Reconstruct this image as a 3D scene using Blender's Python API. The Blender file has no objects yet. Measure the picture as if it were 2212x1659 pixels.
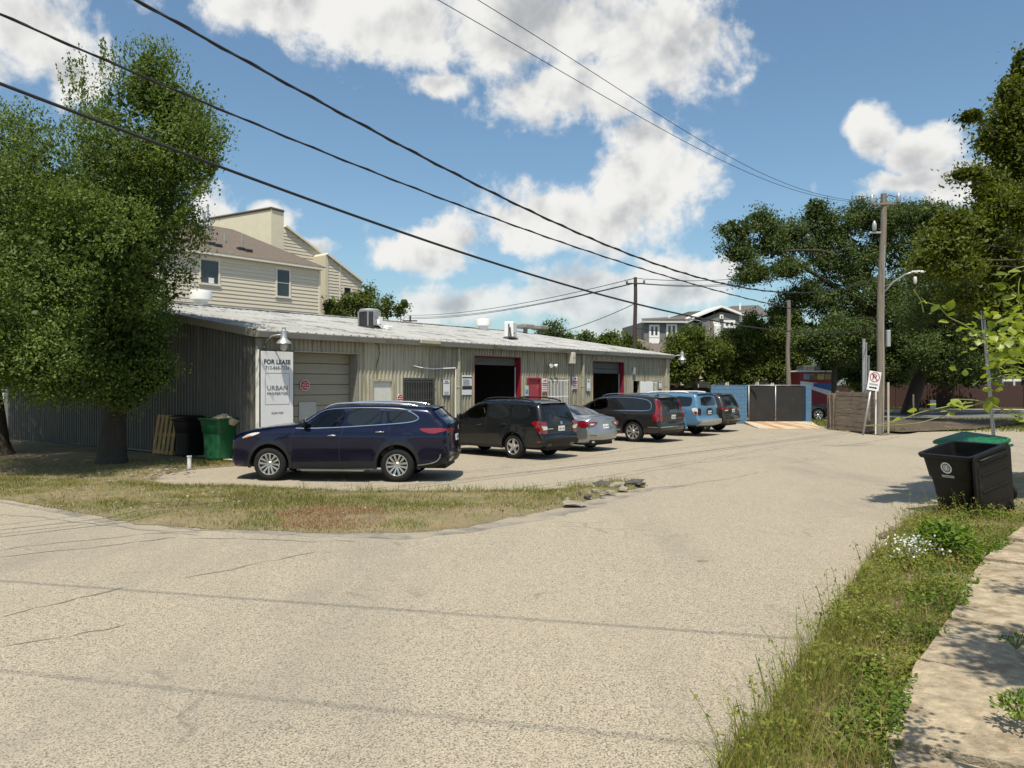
import bpy, bmesh, math, random
import numpy as np
from mathutils import Vector, Matrix
from mathutils.geometry import delaunay_2d_cdt
R = math.radians
sc = bpy.context.scene
# ------------------------------------------------------------------ camera
F, H, CX, CY = 1650.0, 2.13, 1106.0, 828.5      # focal length and centre in units of a 2212 wide frame, eye height in metres
cam = bpy.data.cameras.new('camera'); cam.sensor_width = 36; cam.lens = 36*F/2212
cam.clip_start = 0.1; cam.clip_end = 3000
camo = bpy.data.objects.new('camera', cam); sc.collection.objects.link(camo)
camo.location = (0, 0, H); camo.rotation_euler = (R(90), 0, 0); sc.camera = camo
# ------------------------------------------------------------------ sun and sky
SUN_AZ, SUN_EL = R(186), R(65)                  # clockwise from +Y
sd = Vector((math.sin(SUN_AZ)*math.cos(SUN_EL), math.cos(SUN_AZ)*math.cos(SUN_EL), math.sin(SUN_EL)))
sun = bpy.data.lights.new('sun', 'SUN'); sun.energy = 5.0; sun.angle = R(0.53); sun.color = (1.0, 0.925, 0.78)
suno = bpy.data.objects.new('sun', sun); sc.collection.objects.link(suno)
suno.rotation_euler = sd.to_track_quat('Z', 'Y').to_euler(); suno.location = (0, 0, 40)
sc.view_settings.view_transform = 'Standard'; sc.view_settings.look = 'None'
sc.view_settings.gamma = 1.0; sc.view_settings.exposure = 0.17; sc.view_settings.use_curve_mapping = False
sc.cycles.use_denoising = True
sc.cycles.max_bounces = 6; sc.cycles.diffuse_bounces = 3; sc.cycles.glossy_bounces = 3
sc.cycles.transmission_bounces = 4; sc.cycles.transparent_max_bounces = 6
sc.cycles.caustics_reflective = False; sc.cycles.caustics_refractive = False
wd = bpy.data.worlds.new('World'); sc.world = wd; wd.use_nodes = True
SKY, CLOUD_LIT, CLOUD_GREY = 0.12, (6.6, 6.55, 6.35), (3.3, 3.45, 3.6)
def build_sky():
    nt = wd.node_tree; N = nt.nodes; L = nt.links
    bg = N['Background']; bg.inputs['Strength'].default_value = SKY
    sky = N.new('ShaderNodeTexSky'); sky.sky_type = 'NISHITA'; sky.sun_disc = False
    sky.sun_elevation = SUN_EL; sky.sun_rotation = SUN_AZ
    sky.air_density = 1.0; sky.dust_density = 1.3; sky.ozone_density = 1.3; sky.altitude = 0
    tc = N.new('ShaderNodeTexCoord'); dirv = tc.outputs['Generated']
    # cumulus: oval patches (x, y, half width, half height in frame units) whose edges are broken up by noise
    cl = [(600,25,250,85),(820,55,270,115),(1140,60,330,150),(1430,105,180,128),(1240,220,180,75),(965,205,65,35),
          (60,60,180,115),(165,150,95,65),(-170,60,200,160),
          (1405,395,140,100),(1190,470,205,82),(950,515,120,58),(1320,490,165,76),(1390,310,55,45),
          (990,645,160,42),(1250,640,150,48),(1455,610,135,52),(1330,700,150,45),(1565,570,45,35),(760,690,120,50),
          (430,440,88,58),(580,480,75,42),(690,530,60,22),
          (1885,292,50,62),(1975,330,100,55),(2060,380,85,50),(1955,395,110,38),(2245,260,70,60)]
    def node(t, **kw):
        n = N.new(t)
        for k, v in kw.items(): setattr(n, k, v)
        return n
    def mth(op, a, b=None, c=None):
        n = node('ShaderNodeMath', operation=op)
        for i, q in enumerate((a, b, c)):
            if q is None: continue
            if isinstance(q, (int, float)): n.inputs[i].default_value = q
            else: L.new(q, n.inputs[i])
        return n.outputs[0]
    def vm(op, a, b=None, c=None):
        n = node('ShaderNodeVectorMath', operation=op)
        for i, q in enumerate((a, b, c)):
            if q is None: continue
            if isinstance(q, (tuple, Vector)): n.inputs[i].default_value = q
            else: L.new(q, n.inputs[i])
        return n
    def nz(vec, scale, detail, rough, dist=0.0, col_=False):
        n = node('ShaderNodeTexNoise'); n.inputs['Scale'].default_value = scale; n.inputs['Detail'].default_value = detail
        n.inputs['Roughness'].default_value = rough; n.inputs['Distortion'].default_value = dist; L.new(vec, n.inputs['Vector']); return n.outputs['Color' if col_ else 0]
    def mr(val, a, b, c=0.0, d=1.0, smooth=True):
        n = node('ShaderNodeMapRange', interpolation_type='SMOOTHSTEP' if smooth else 'LINEAR')
        for k, v in (('From Min', a), ('From Max', b), ('To Min', c), ('To Max', d)): n.inputs[k].default_value = v
        L.new(val, n.inputs['Value']); return n.outputs[0]
    wv = vm('SUBTRACT', nz(dirv, 6.5, 3, .55, 0, True), (.5,.5,.5)).outputs[0]
    p = vm('MULTIPLY_ADD', wv, (.12,.12,.09), dirv).outputs[0]
    sx = node('ShaderNodeSeparateXYZ'); L.new(p, sx.inputs[0])
    az = mth('ARCTAN2', sx.outputs['X'], sx.outputs['Y']); el = mth('ARCSINE', mth('MINIMUM', sx.outputs['Z'], 1.0))
    cb = node('ShaderNodeCombineXYZ'); L.new(az, cb.inputs[0]); L.new(el, cb.inputs[1]); q = cb.outputs[0]
    prev = None; vert = None
    for (px, py, rx, ry) in cl:
        x = (px-CX)/F; a = math.atan(x); e = math.atan((CY-py)/F/math.hypot(1, x)); sa = (1+x*x)*F/rx; se = math.hypot(1, x)*F/ry*(1+(((CY-py)/F)**2)/(1+x*x))
        ln = vm('LENGTH', vm('MULTIPLY_ADD', q, (sa, se, 0), (-a*sa, -e*se, 0)).outputs[0]).outputs['Value']
        prev = ln if prev is None else mth('SMOOTH_MIN', prev, ln, .25)
    inside = mth('SUBTRACT', 1.0, prev)                                   # 1 in the middle of a patch, 0 at its rim
    # the same sort of clouds everywhere the ovals do not reach
    gen = mr(nz(dirv, 2.6, 2, .5), .46, .72, -.9, .75, False)
    side = mth('MAXIMUM', mr(mth('ABSOLUTE', az), .66, .85), mr(el, .56, .72))
    mixd = node('ShaderNodeMix', data_type='FLOAT'); L.new(side, mixd.inputs['Factor']); L.new(inside, mixd.inputs['A']); L.new(gen, mixd.inputs['B']); base = mixd.outputs['Result']
    fine = nz(dirv, 13, 7, .6, .25)
    tiny = nz(dirv, 44, 4, .6)
    dens = mth('ADD', mth('MAXIMUM', base, -1.2), mth('ADD', mth('MULTIPLY', mth('SUBTRACT', fine, .45), 2.3), mth('MULTIPLY', mth('SUBTRACT', tiny, .5), .8)))
    alpha = mr(dens, -.08, .55)
    # relief: how much denser it is towards the light
    fl = nz(vm('ADD', dirv, (-.02, -.008, .028)).outputs[0], 13, 4, .55, .25); f0 = nz(dirv, 13, 4, .55, .25)
    relief = mth('MULTIPLY', mth('SUBTRACT', f0, fl), 2.6)
    big = nz(vm('ADD', dirv, (0, 0, .03)).outputs[0], 5, 2, .5)
    shade = mr(mth('ADD', mth('ADD', mth('MULTIPLY', dens, .42), mth('MULTIPLY', big, .55)), mth('MULTIPLY', relief, -.95)), .30, 1.3)
    cr = node('ShaderNodeMix', data_type='RGBA'); L.new(shade, cr.inputs['Factor']); cr.inputs['A'].default_value = (*CLOUD_LIT, 1); cr.inputs['B'].default_value = (*CLOUD_GREY, 1)
    low = mr(el, 0.0, .20, .62, 1.0); al = mth('MULTIPLY', alpha, low)
    mx = node('ShaderNodeMix', data_type='RGBA'); L.new(al, mx.inputs['Factor']); tn = node('ShaderNodeMix', data_type='RGBA', blend_type='MULTIPLY'); tn.inputs['Factor'].default_value = 1; L.new(sky.outputs[0], tn.inputs['A']); tn.inputs['B'].default_value = (.88, 1.03, 1.03, 1); L.new(tn.outputs['Result'], mx.inputs['A']); L.new(cr.outputs['Result'], mx.inputs['B'])
    L.new(mx.outputs['Result'], bg.inputs['Color'])
    wd.cycles.sampling_method = 'MANUAL'; wd.cycles.sample_map_resolution = 512
build_sky()
# ------------------------------------------------------------------ helpers
col = sc.collection
rnd = random.Random(11)
nrg = np.random.default_rng(7)
def at(px, py, Y): return Vector(((px-CX)/F*Y, Y, H+(CY-py)/F*Y))
def gnd(px, py, z=0.0):
    Y = (H-z)*F/(py-CY); return Vector(((px-CX)/F*Y, Y, z))
def tag(o, label=None, cat=None, group=None, kind=None):
    if label: o['label'] = label
    if cat: o['category'] = cat
    if group: o['group'] = group
    if kind: o['kind'] = kind
    return o
def empty(name, loc=(0,0,0), rz=0, label=None, cat=None, group=None):
    o = bpy.data.objects.new(name, None); col.objects.link(o); o.location = loc; o.rotation_euler = (0,0,rz); o.empty_display_size = .1
    return tag(o, label, cat, group)
class MB:
    """collects shapes, builds ONE mesh object"""
    def __init__(s): s.v = []; s.f = []; s.m = []; s.mi = 0
    def add(s, vs, fs):
        b = len(s.v); s.v.extend([tuple(p) for p in vs])
        for f in fs: s.f.append(tuple(b+i for i in f)); s.m.append(s.mi)
        return s
    def box(s, x0, x1, y0, y1, z0, z1, M=None, taper=0):
        vs = [Vector((x, y, z)) for z in (z0, z1) for (x, y) in ((x0,y0),(x1,y0),(x1,y1),(x0,y1))]
        if M is not None: vs = [M @ v for v in vs]
        return s.add(vs, [(3,2,1,0),(4,5,6,7),(0,1,5,4),(1,2,6,5),(2,3,7,6),(3,0,4,7)])
    def bev(s, x0, x1, y0, y1, z0, z1, b=.01, M=None):
        """box with chamfered edges"""
        bm = bmesh.new(); bmesh.ops.create_cube(bm, size=1)
        for v in bm.verts: v.co = Vector(((x0+x1)/2+v.co.x*(x1-x0), (y0+y1)/2+v.co.y*(y1-y0), (z0+z1)/2+v.co.z*(z1-z0)))
        bmesh.ops.bevel(bm, geom=bm.edges[:], offset=b, segments=1, affect='EDGES', profile=.7)
        bm.verts.index_update(); vs = [(M @ v.co) if M is not None else v.co.copy() for v in bm.verts]
        s.add(vs, [[v.index for v in f.verts] for f in bm.faces]); bm.free(); return s
    def tube(s, path, rad, n=8, caps=True):
        path = [Vector(p) for p in path]; k = len(path)
        rs = rad if isinstance(rad, (list, tuple)) else [rad]*k
        vs = []; up = None
        for i, p in enumerate(path):
            t = (path[min(i+1,k-1)]-path[max(i-1,0)]).normalized()
            if up is None: up = Vector((0,0,1)) if abs(t.z) < .9 else Vector((1,0,0))
            a = t.cross(up).normalized(); b = a.cross(t).normalized(); up = b
            for j in range(n):
                an = 2*math.pi*j/n; vs.append(p+(a*math.cos(an)+b*math.sin(an))*rs[i])
        fs = [(i*n+j, i*n+(j+1)%n, (i+1)*n+(j+1)%n, (i+1)*n+j) for i in range(k-1) for j in range(n)]
        if caps: fs += [tuple(range(n-1,-1,-1)), tuple((k-1)*n+j for j in range(n))]
        return s.add(vs, fs)
    def lathe(s, prof, n=24, M=None, closed=False):
        """prof: (radius, height) about local z"""
        vs = []; k = len(prof)
        for (r, z) in prof:
            for j in range(n):
                a = 2*math.pi*j/n; v = Vector((r*math.cos(a), r*math.sin(a), z)); vs.append(M @ v if M is not None else v)
        q = k if closed else k-1
        fs = [(i*n+j, i*n+(j+1)%n, ((i+1)%k)*n+(j+1)%n, ((i+1)%k)*n+j) for i in range(q) for j in range(n)]
        if not closed:
            fs += [tuple(range(n-1,-1,-1)), tuple((k-1)*n+j for j in range(n))]
        return s.add(vs, fs)
    def prism(s, poly, y0, y1, M=None):
        """polygon in (x,z) pushed along y"""
        n = len(poly); vs = [Vector((x, y, z)) for y in (y0, y1) for (x, z) in poly]
        if M is not None: vs = [M @ v for v in vs]
        return s.add(vs, [tuple(range(n)), tuple(range(2*n-1, n-1, -1))]+[(i, n+i, n+(i+1)%n, (i+1)%n) for i in range(n)])
    def quad(s, a, b, c, d): return s.add([a,b,c,d], [(0,1,2,3)])
    def build(s, name, mats, parent=None, smooth=False, angle=None):
        me = bpy.data.meshes.new(name); me.from_pydata(s.v, [], s.f); me.validate()
        if not isinstance(mats, (list, tuple)): mats = [mats]
        for m in mats: me.materials.append(m)
        if len(mats) > 1: me.polygons.foreach_set('material_index', s.m[:len(me.polygons)])
        bm = bmesh.new(); bm.from_mesh(me); bmesh.ops.recalc_face_normals(bm, faces=bm.faces); bm.to_mesh(me); bm.free()
        if smooth:
            me.polygons.foreach_set('use_smooth', [True]*len(me.polygons))
            if angle is not None: me.set_sharp_from_angle(angle=R(angle))
        me.update(); return link(name, me, parent)
def link(name, me, parent=None):
    o = bpy.data.objects.new(name, me); col.objects.link(o)
    if parent is not None: o.parent = parent
    return o
def npmesh(name, V, Fq, mats, parent=None, tint=None, smooth=False):
    """fast mesh from arrays; Fq is (n,3) or (n,4); tint per face"""
    V = np.asarray(V, dtype=np.float32); Fq = np.asarray(Fq, dtype=np.int32); n, k = Fq.shape
    me = bpy.data.meshes.new(name); me.vertices.add(len(V)); me.vertices.foreach_set('co', V.ravel())
    me.loops.add(n*k); me.loops.foreach_set('vertex_index', Fq.ravel())
    me.polygons.add(n); me.polygons.foreach_set('loop_start', np.arange(0, n*k, k, dtype=np.int32)); me.polygons.foreach_set('loop_total', np.full(n, k, dtype=np.int32))
    if smooth: me.polygons.foreach_set('use_smooth', np.ones(n, dtype=bool))
    if not isinstance(mats, (list, tuple)): mats = [mats]
    for m in mats: me.materials.append(m)
    if tint is not None:
        a = me.attributes.new('tint', 'FLOAT', 'FACE'); a.data.foreach_set('value', np.asarray(tint, dtype=np.float32))
    me.update(calc_edges=True); me.validate(); return link(name, me, parent)
def copy_tree(o, parent=None):
    c = o.copy(); col.objects.link(c); c.parent = parent
    for ch in list(o.children): copy_tree(ch, c)
    return c
def cdt(poly, step, jitter=0.0, holes=()):
    """fill a polygon with a dense triangulation -> 2d points, triangles, number of rim points"""
    P = [Vector(p) for p in poly]; n = len(P); pts = list(P); xs = [p.x for p in P]; ys = [p.y for p in P]
    if step:
        x = min(xs)+step*.5; row = 0
        A = np.array([(p.x, p.y) for p in P]); B = np.roll(A, -1, axis=0)
        gx = np.arange(min(xs)+step*.5, max(xs), step); gy = np.arange(min(ys)+step*.5, max(ys), step)
        if len(gx) and len(gy):
            G = np.array([(a+(step*.5 if j % 2 else 0)+rnd.uniform(-jitter,jitter), b+rnd.uniform(-jitter,jitter)) for j, b in enumerate(gy) for a in gx])
            ins = np.zeros(len(G), bool); dmin = np.full(len(G), 1e9)
            for a, b in zip(A, B):
                c = ((a[1] > G[:,1]) != (b[1] > G[:,1])); den = (b[1]-a[1]) or 1e-12
                ins ^= c & (G[:,0] < (b[0]-a[0])*(G[:,1]-a[1])/den+a[0])
                ab = b-a; t = np.clip(((G-a)@ab)/max(ab@ab,1e-12), 0, 1); dmin = np.minimum(dmin, np.hypot(*(G-a-t[:,None]*ab).T))
            pts += [Vector(g) for g in G[ins & (dmin > step*.45)]]
    e = [(i, (i+1) % n) for i in range(n)]
    r = delaunay_2d_cdt(pts, e, [list(range(n))], 1, 1e-6)
    return [(v.x, v.y) for v in r[0]], [tuple(f) for f in r[2]], n
def chaikin(pts, it=2, closed=False):
    for _ in range(it):
        q = []; n = len(pts)
        if not closed: q.append(pts[0])
        for i in range(n if closed else n-1):
            a, b = pts[i], pts[(i+1) % n]
            q.append(tuple(.75*p+.25*r for p, r in zip(a, b))); q.append(tuple(.25*p+.75*r for p, r in zip(a, b)))
        if not closed: q.append(pts[-1])
        pts = q
    return pts
def resample(pts, step, closed=False):
    P = list(pts)+([pts[0]] if closed else []); out = []
    for a, b in zip(P[:-1], P[1:]):
        d = math.dist(a, b); k = max(1, int(round(d/step)))
        for i in range(k): out.append(tuple(p+(q-p)*i/k for p, q in zip(a, b)))
    if not closed: out.append(tuple(P[-1]))
    return out
# ------------------------------------------------------------------ materials
def newmat(name):
    m = bpy.data.materials.new(name); m.use_nodes = True; return m, m.node_tree.nodes, m.node_tree.links, m.node_tree.nodes['Principled BSDF']
def mat(name, c, rough=.6, metal=0.0, var=.12, scale=6.0, bump=0.0, bscale=60.0, coat=0.0, spec=.5, stretch=None, c2=None, c2amt=.5, tint=False, emit=0, c2scale=None):
    """principled surface, its colour broken up by noise; c2 = dirt or wear colour in patches"""
    m, N, L, p = newmat(name); p.inputs['Roughness'].default_value = rough; p.inputs['Metallic'].default_value = metal
    p.inputs['Coat Weight'].default_value = coat; p.inputs['Coat Roughness'].default_value = .04; p.inputs['Specular IOR Level'].default_value = spec
    tc = N.new('ShaderNodeTexCoord'); vec = tc.outputs['Object']
    if stretch:
        mp = N.new('ShaderNodeMapping'); mp.inputs['Scale'].default_value = stretch; L.new(vec, mp.inputs['Vector']); vec = mp.outputs[0]
    n = N.new('ShaderNodeTexNoise'); n.inputs['Scale'].default_value = scale; n.inputs['Detail'].default_value = 6; n.inputs['Roughness'].default_value = .6; L.new(vec, n.inputs['Vector'])
    mr = N.new('ShaderNodeMapRange'); mr.inputs['From Min'].default_value = .25; mr.inputs['From Max'].default_value = .75
    mr.inputs['To Min'].default_value = 1-var; mr.inputs['To Max'].default_value = 1+var; L.new(n.outputs[0], mr.inputs['Value'])
    hs = N.new('ShaderNodeHueSaturation'); hs.inputs['Color'].default_value = (*c, 1); L.new(mr.outputs[0], hs.inputs['Value']); out = hs.outputs[0]
    if c2:
        n2 = N.new('ShaderNodeTexNoise'); n2.inputs['Scale'].default_value = c2scale or scale*.45; n2.inputs['Detail'].default_value = 8; n2.inputs['Roughness'].default_value = .65; L.new(vec, n2.inputs['Vector'])
        r2 = N.new('ShaderNodeMapRange'); r2.interpolation_type = 'SMOOTHSTEP'; r2.inputs['From Min'].default_value = .62-.25*c2amt; r2.inputs['From Max'].default_value = .78-.25*c2amt; L.new(n2.outputs[0], r2.inputs['Value'])
        mx = N.new('ShaderNodeMix'); mx.data_type = 'RGBA'; L.new(r2.outputs[0], mx.inputs['Factor']); L.new(out, mx.inputs['A']); mx.inputs['B'].default_value = (*c2, 1); out = mx.outputs['Result']
    L.new(out, p.inputs['Base Color'])
    if rough > .15 and metal == 0:
        rr = N.new('ShaderNodeMapRange'); rr.inputs['To Min'].default_value = max(0, rough-.1); rr.inputs['To Max'].default_value = min(1, rough+.1); L.new(n.outputs[0], rr.inputs['Value']); L.new(rr.outputs[0], p.inputs['Roughness'])
    if bump:
        nb = N.new('ShaderNodeTexNoise'); nb.inputs['Scale'].default_value = bscale; nb.inputs['Detail'].default_value = 4; L.new(vec, nb.inputs['Vector'])
        b = N.new('ShaderNodeBump'); b.inputs['Strength'].default_value = bump; b.inputs['Distance'].default_value = .02; L.new(nb.outputs[0], b.inputs['Height']); L.new(b.outputs[0], p.inputs['Normal'])
    if emit: p.inputs['Emission Color'].default_value = (*c, 1); p.inputs['Emission Strength'].default_value = emit
    return m
def leafmat(name, ca, cb, trans=.35, rough=.45, spec=.5):
    """foliage: colour runs from ca to cb by each leaf's own tint; light passes through"""
    m, N, L, p = newmat(name); p.inputs['Roughness'].default_value = rough; p.inputs['Specular IOR Level'].default_value = spec
    at_ = N.new('ShaderNodeAttribute'); at_.attribute_name = 'tint'
    mx = N.new('ShaderNodeMix'); mx.data_type = 'RGBA'; L.new(at_.outputs['Fac'], mx.inputs['Factor']); mx.inputs['A'].default_value = (*ca, 1); mx.inputs['B'].default_value = (*cb, 1)
    L.new(mx.outputs['Result'], p.inputs['Base Color'])
    t = N.new('ShaderNodeBsdfTranslucent'); hs = N.new('ShaderNodeHueSaturation'); hs.inputs['Saturation'].default_value = 1.15; hs.inputs['Value'].default_value = 1.5; L.new(mx.outputs['Result'], hs.inputs['Color']); L.new(hs.outputs[0], t.inputs['Color'])
    ms = N.new('ShaderNodeMixShader'); ms.inputs['Fac'].default_value = trans; L.new(p.outputs[0], ms.inputs[1]); L.new(t.outputs[0], ms.inputs[2]); L.new(ms.outputs[0], N['Material Output'].inputs['Surface'])
    return m
M = {}
def paint(name, c, metal=.45, rough=.32):
    m, N, L, p = newmat(name); p.inputs['Base Color'].default_value = (*c, 1); p.inputs['Metallic'].default_value = metal; p.inputs['Roughness'].default_value = rough
    p.inputs['Coat Weight'].default_value = .75; p.inputs['Coat Roughness'].default_value = .03; p.inputs['Specular IOR Level'].default_value = .3
    tc = N.new('ShaderNodeTexCoord'); n = N.new('ShaderNodeTexNoise'); n.inputs['Scale'].default_value = 5; n.inputs['Detail'].default_value = 5; L.new(tc.outputs['Object'], n.inputs['Vector'])
    mr = N.new('ShaderNodeMapRange'); mr.inputs['To Min'].default_value = .02; mr.inputs['To Max'].default_value = .10; L.new(n.outputs[0], mr.inputs['Value']); L.new(mr.outputs[0], p.inputs['Coat Roughness'])
    return m
M['glass'] = mat('tinted_glass', (.012,.014,.016), rough=.03, var=.05, spec=.6)
def seeglass():
    m, N, L, p = newmat('see_through_glass'); t = N.new('ShaderNodeBsdfTransparent'); t.inputs[0].default_value = (.30,.33,.32,1); gl = N.new('ShaderNodeBsdfGlossy'); gl.inputs['Roughness'].default_value = .02
    fr = N.new('ShaderNodeFresnel'); fr.inputs['IOR'].default_value = 1.5; n = N.new('ShaderNodeTexNoise'); n.inputs['Scale'].default_value = 3; mr = N.new('ShaderNodeMapRange'); mr.inputs['To Min'].default_value = .01; mr.inputs['To Max'].default_value = .04; L.new(n.outputs[0], mr.inputs['Value']); L.new(mr.outputs[0], gl.inputs['Roughness'])
    mx = N.new('ShaderNodeMixShader'); L.new(fr.outputs[0], mx.inputs[0]); L.new(t.outputs[0], mx.inputs[1]); L.new(gl.outputs[0], mx.inputs[2]); L.new(mx.outputs[0], N['Material Output'].inputs['Surface']); return m
M['seeglass'] = seeglass()
M['seat'] = mat('car_seat', (.22,.19,.15), rough=.8, var=.15)
M['clearglass'] = mat('window_glass', (.03,.037,.04), rough=.06, var=.3, scale=1.2, spec=.7)
M['rubber'] = mat('tyre_rubber', (.014,.014,.014), rough=.8, spec=.25, var=.25, scale=14, bump=.15)
M['alloy'] = mat('alloy', (.62,.62,.63), rough=.28, metal=.9, var=.08)
M['darkalloy'] = mat('dark_alloy', (.03,.03,.032), rough=.35, metal=.3)
M['chrome'] = mat('chrome', (.75,.75,.76), rough=.12, metal=1, var=.04)
M['blackplastic'] = mat('black_plastic', (.016,.016,.017), rough=.55, spec=.3, var=.2)
M['underbody'] = mat('underbody', (.012,.012,.012), rough=.85)
M['redlens'] = mat('red_lens', (.17,.005,.008), rough=.1, var=.5, scale=18, coat=1)
M['clearlens'] = mat('clear_lens', (.6,.58,.56), rough=.1, coat=1, var=.25, scale=40)
M['amberlens'] = mat('amber_lens', (.6,.18,.03), rough=.1, coat=1)
M['plate'] = mat('plate_white', (.7,.71,.7), rough=.4, var=.05)
M['ink'] = mat('ink_black', (.02,.02,.022), rough=.6, var=.1)
M['inkgrey'] = mat('ink_grey', (.16,.16,.17), rough=.6, var=.1)
M['inkred'] = mat('ink_red', (.38,.02,.03), rough=.5, var=.12)
M['inkblue'] = mat('ink_blue', (.03,.1,.32), rough=.5)
M['inkgreen'] = mat('ink_green', (.02,.2,.11), rough=.5)
M['white'] = mat('white_paint', (.78,.78,.76), rough=.5, var=.06)
M['signwhite'] = mat('sign_white', (.72,.72,.72), rough=.55, var=.05, scale=1.5)
# ------------------------------------------------------------------ ground
def roadmat():
    m, N, L, p = newmat('pale_asphalt'); p.inputs['Roughness'].default_value = .85; p.inputs['Specular IOR Level'].default_value = .25
    tc = N.new('ShaderNodeTexCoord'); ob = tc.outputs['Object']
    def nz(s, d=4, r=.6, st=None):
        n = N.new('ShaderNodeTexNoise'); n.inputs['Scale'].default_value = s; n.inputs['Detail'].default_value = d; n.inputs['Roughness'].default_value = r
        if st:
            mp = N.new('ShaderNodeMapping'); mp.inputs['Rotation'].default_value = (0,0,R(st[0])); mp.inputs['Scale'].default_value = st[1]; L.new(ob, mp.inputs['Vector']); L.new(mp.outputs[0], n.inputs['Vector'])
        else: L.new(ob, n.inputs['Vector'])
        return n.outputs[0]
    def ramp(v, a, b, c=0, d=1):
        n = N.new('ShaderNodeMapRange'); n.interpolation_type = 'SMOOTHSTEP'; n.inputs['From Min'].default_value = a; n.inputs['From Max'].default_value = b; n.inputs['To Min'].default_value = c; n.inputs['To Max'].default_value = d; L.new(v, n.inputs['Value']); return n.outputs[0]
    def mix(f, a, b):
        n = N.new('ShaderNodeMix'); n.data_type = 'RGBA'; L.new(f, n.inputs['Factor'])
        for k, q in (('A', a), ('B', b)):
            if isinstance(q, tuple): n.inputs[k].default_value = (*q, 1)
            else: L.new(q, n.inputs[k])
        return n.outputs['Result']
    vo = N.new('ShaderNodeTexVoronoi'); vo.inputs['Scale'].default_value = 95; L.new(ob, vo.inputs['Vector'])
    sc_ = N.new('ShaderNodeSeparateColor'); L.new(vo.outputs['Color'], sc_.inputs[0])
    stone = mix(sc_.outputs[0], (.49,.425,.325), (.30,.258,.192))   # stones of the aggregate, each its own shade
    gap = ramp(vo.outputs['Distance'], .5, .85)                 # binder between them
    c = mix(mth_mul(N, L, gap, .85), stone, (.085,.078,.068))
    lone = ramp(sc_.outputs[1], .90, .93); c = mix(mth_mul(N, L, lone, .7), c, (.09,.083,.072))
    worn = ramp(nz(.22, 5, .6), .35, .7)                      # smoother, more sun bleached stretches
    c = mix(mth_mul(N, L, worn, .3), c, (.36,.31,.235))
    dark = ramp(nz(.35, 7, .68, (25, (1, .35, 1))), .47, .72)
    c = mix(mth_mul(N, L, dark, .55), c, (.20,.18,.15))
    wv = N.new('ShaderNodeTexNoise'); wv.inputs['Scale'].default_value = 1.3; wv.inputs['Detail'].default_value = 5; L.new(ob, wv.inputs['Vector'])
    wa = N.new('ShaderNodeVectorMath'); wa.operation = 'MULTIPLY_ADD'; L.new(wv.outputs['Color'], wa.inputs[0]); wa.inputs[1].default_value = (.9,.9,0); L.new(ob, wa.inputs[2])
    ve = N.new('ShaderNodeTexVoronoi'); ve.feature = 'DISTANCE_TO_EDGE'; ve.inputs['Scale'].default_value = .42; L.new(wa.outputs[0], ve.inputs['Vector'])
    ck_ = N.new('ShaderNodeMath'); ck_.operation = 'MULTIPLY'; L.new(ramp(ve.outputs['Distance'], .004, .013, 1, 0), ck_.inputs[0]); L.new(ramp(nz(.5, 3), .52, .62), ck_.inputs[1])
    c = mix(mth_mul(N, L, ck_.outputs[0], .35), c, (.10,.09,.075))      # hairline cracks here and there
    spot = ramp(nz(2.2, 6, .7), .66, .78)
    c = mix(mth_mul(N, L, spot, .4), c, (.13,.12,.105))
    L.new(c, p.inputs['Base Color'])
    b = N.new('ShaderNodeBump'); b.inputs['Strength'].default_value = .6; b.inputs['Distance'].default_value = .006; inv = N.new('ShaderNodeMath'); inv.operation = 'SUBTRACT'; inv.inputs[0].default_value = 1; L.new(vo.outputs['Distance'], inv.inputs[1]); L.new(inv.outputs[0], b.inputs['Height']); 
    b2 = N.new('ShaderNodeBump'); b2.inputs['Strength'].default_value = .35; b2.inputs['Distance'].default_value = .05; L.new(nz(1.6, 5), b2.inputs['Height']); L.new(b.outputs[0], b2.inputs['Normal']); L.new(b2.outputs[0], p.inputs['Normal'])
    return m
def mth_mul(N, L, a, k):
    n = N.new('ShaderNodeMath'); n.operation = 'MULTIPLY'; L.new(a, n.inputs[0]); n.inputs[1].default_value = k; return n.outputs[0]
M['road'] = roadmat()
M['soil'] = mat('soil', (.17,.13,.085), rough=.95, var=.35, scale=1.5, bump=.6, bscale=12, c2=(.10,.11,.04), c2amt=.6)
M['lawnsoil'] = mat('lawn_soil', (.19,.15,.085), rough=.95, var=.3, scale=3, bump=.5, bscale=25, c2=(.15,.14,.06), c2amt=.6)
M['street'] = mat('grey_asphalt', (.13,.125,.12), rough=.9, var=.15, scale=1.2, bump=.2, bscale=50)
M['concrete'] = mat('concrete', (.42,.38,.31), rough=.9, var=.18, scale=2.5, bump=.3, bscale=40, c2=(.24,.21,.165), c2amt=.6)
M['oldconcrete'] = mat('old_walk', (.37,.30,.205), rough=.92, var=.45, scale=9, bump=.9, bscale=55, c2=(.24,.185,.12), c2amt=.6)
M['crack'] = mat('crack_fill', (.2,.178,.14), rough=.95, var=.35, scale=9)
M['rock'] = mat('broken_concrete', (.24,.21,.165), rough=.95, var=.3, scale=7, bump=.5, bscale=30)
M['darkrock'] = mat('broken_asphalt', (.07,.066,.06), rough=.95, var=.35, scale=9, bump=.6, bscale=30)

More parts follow.
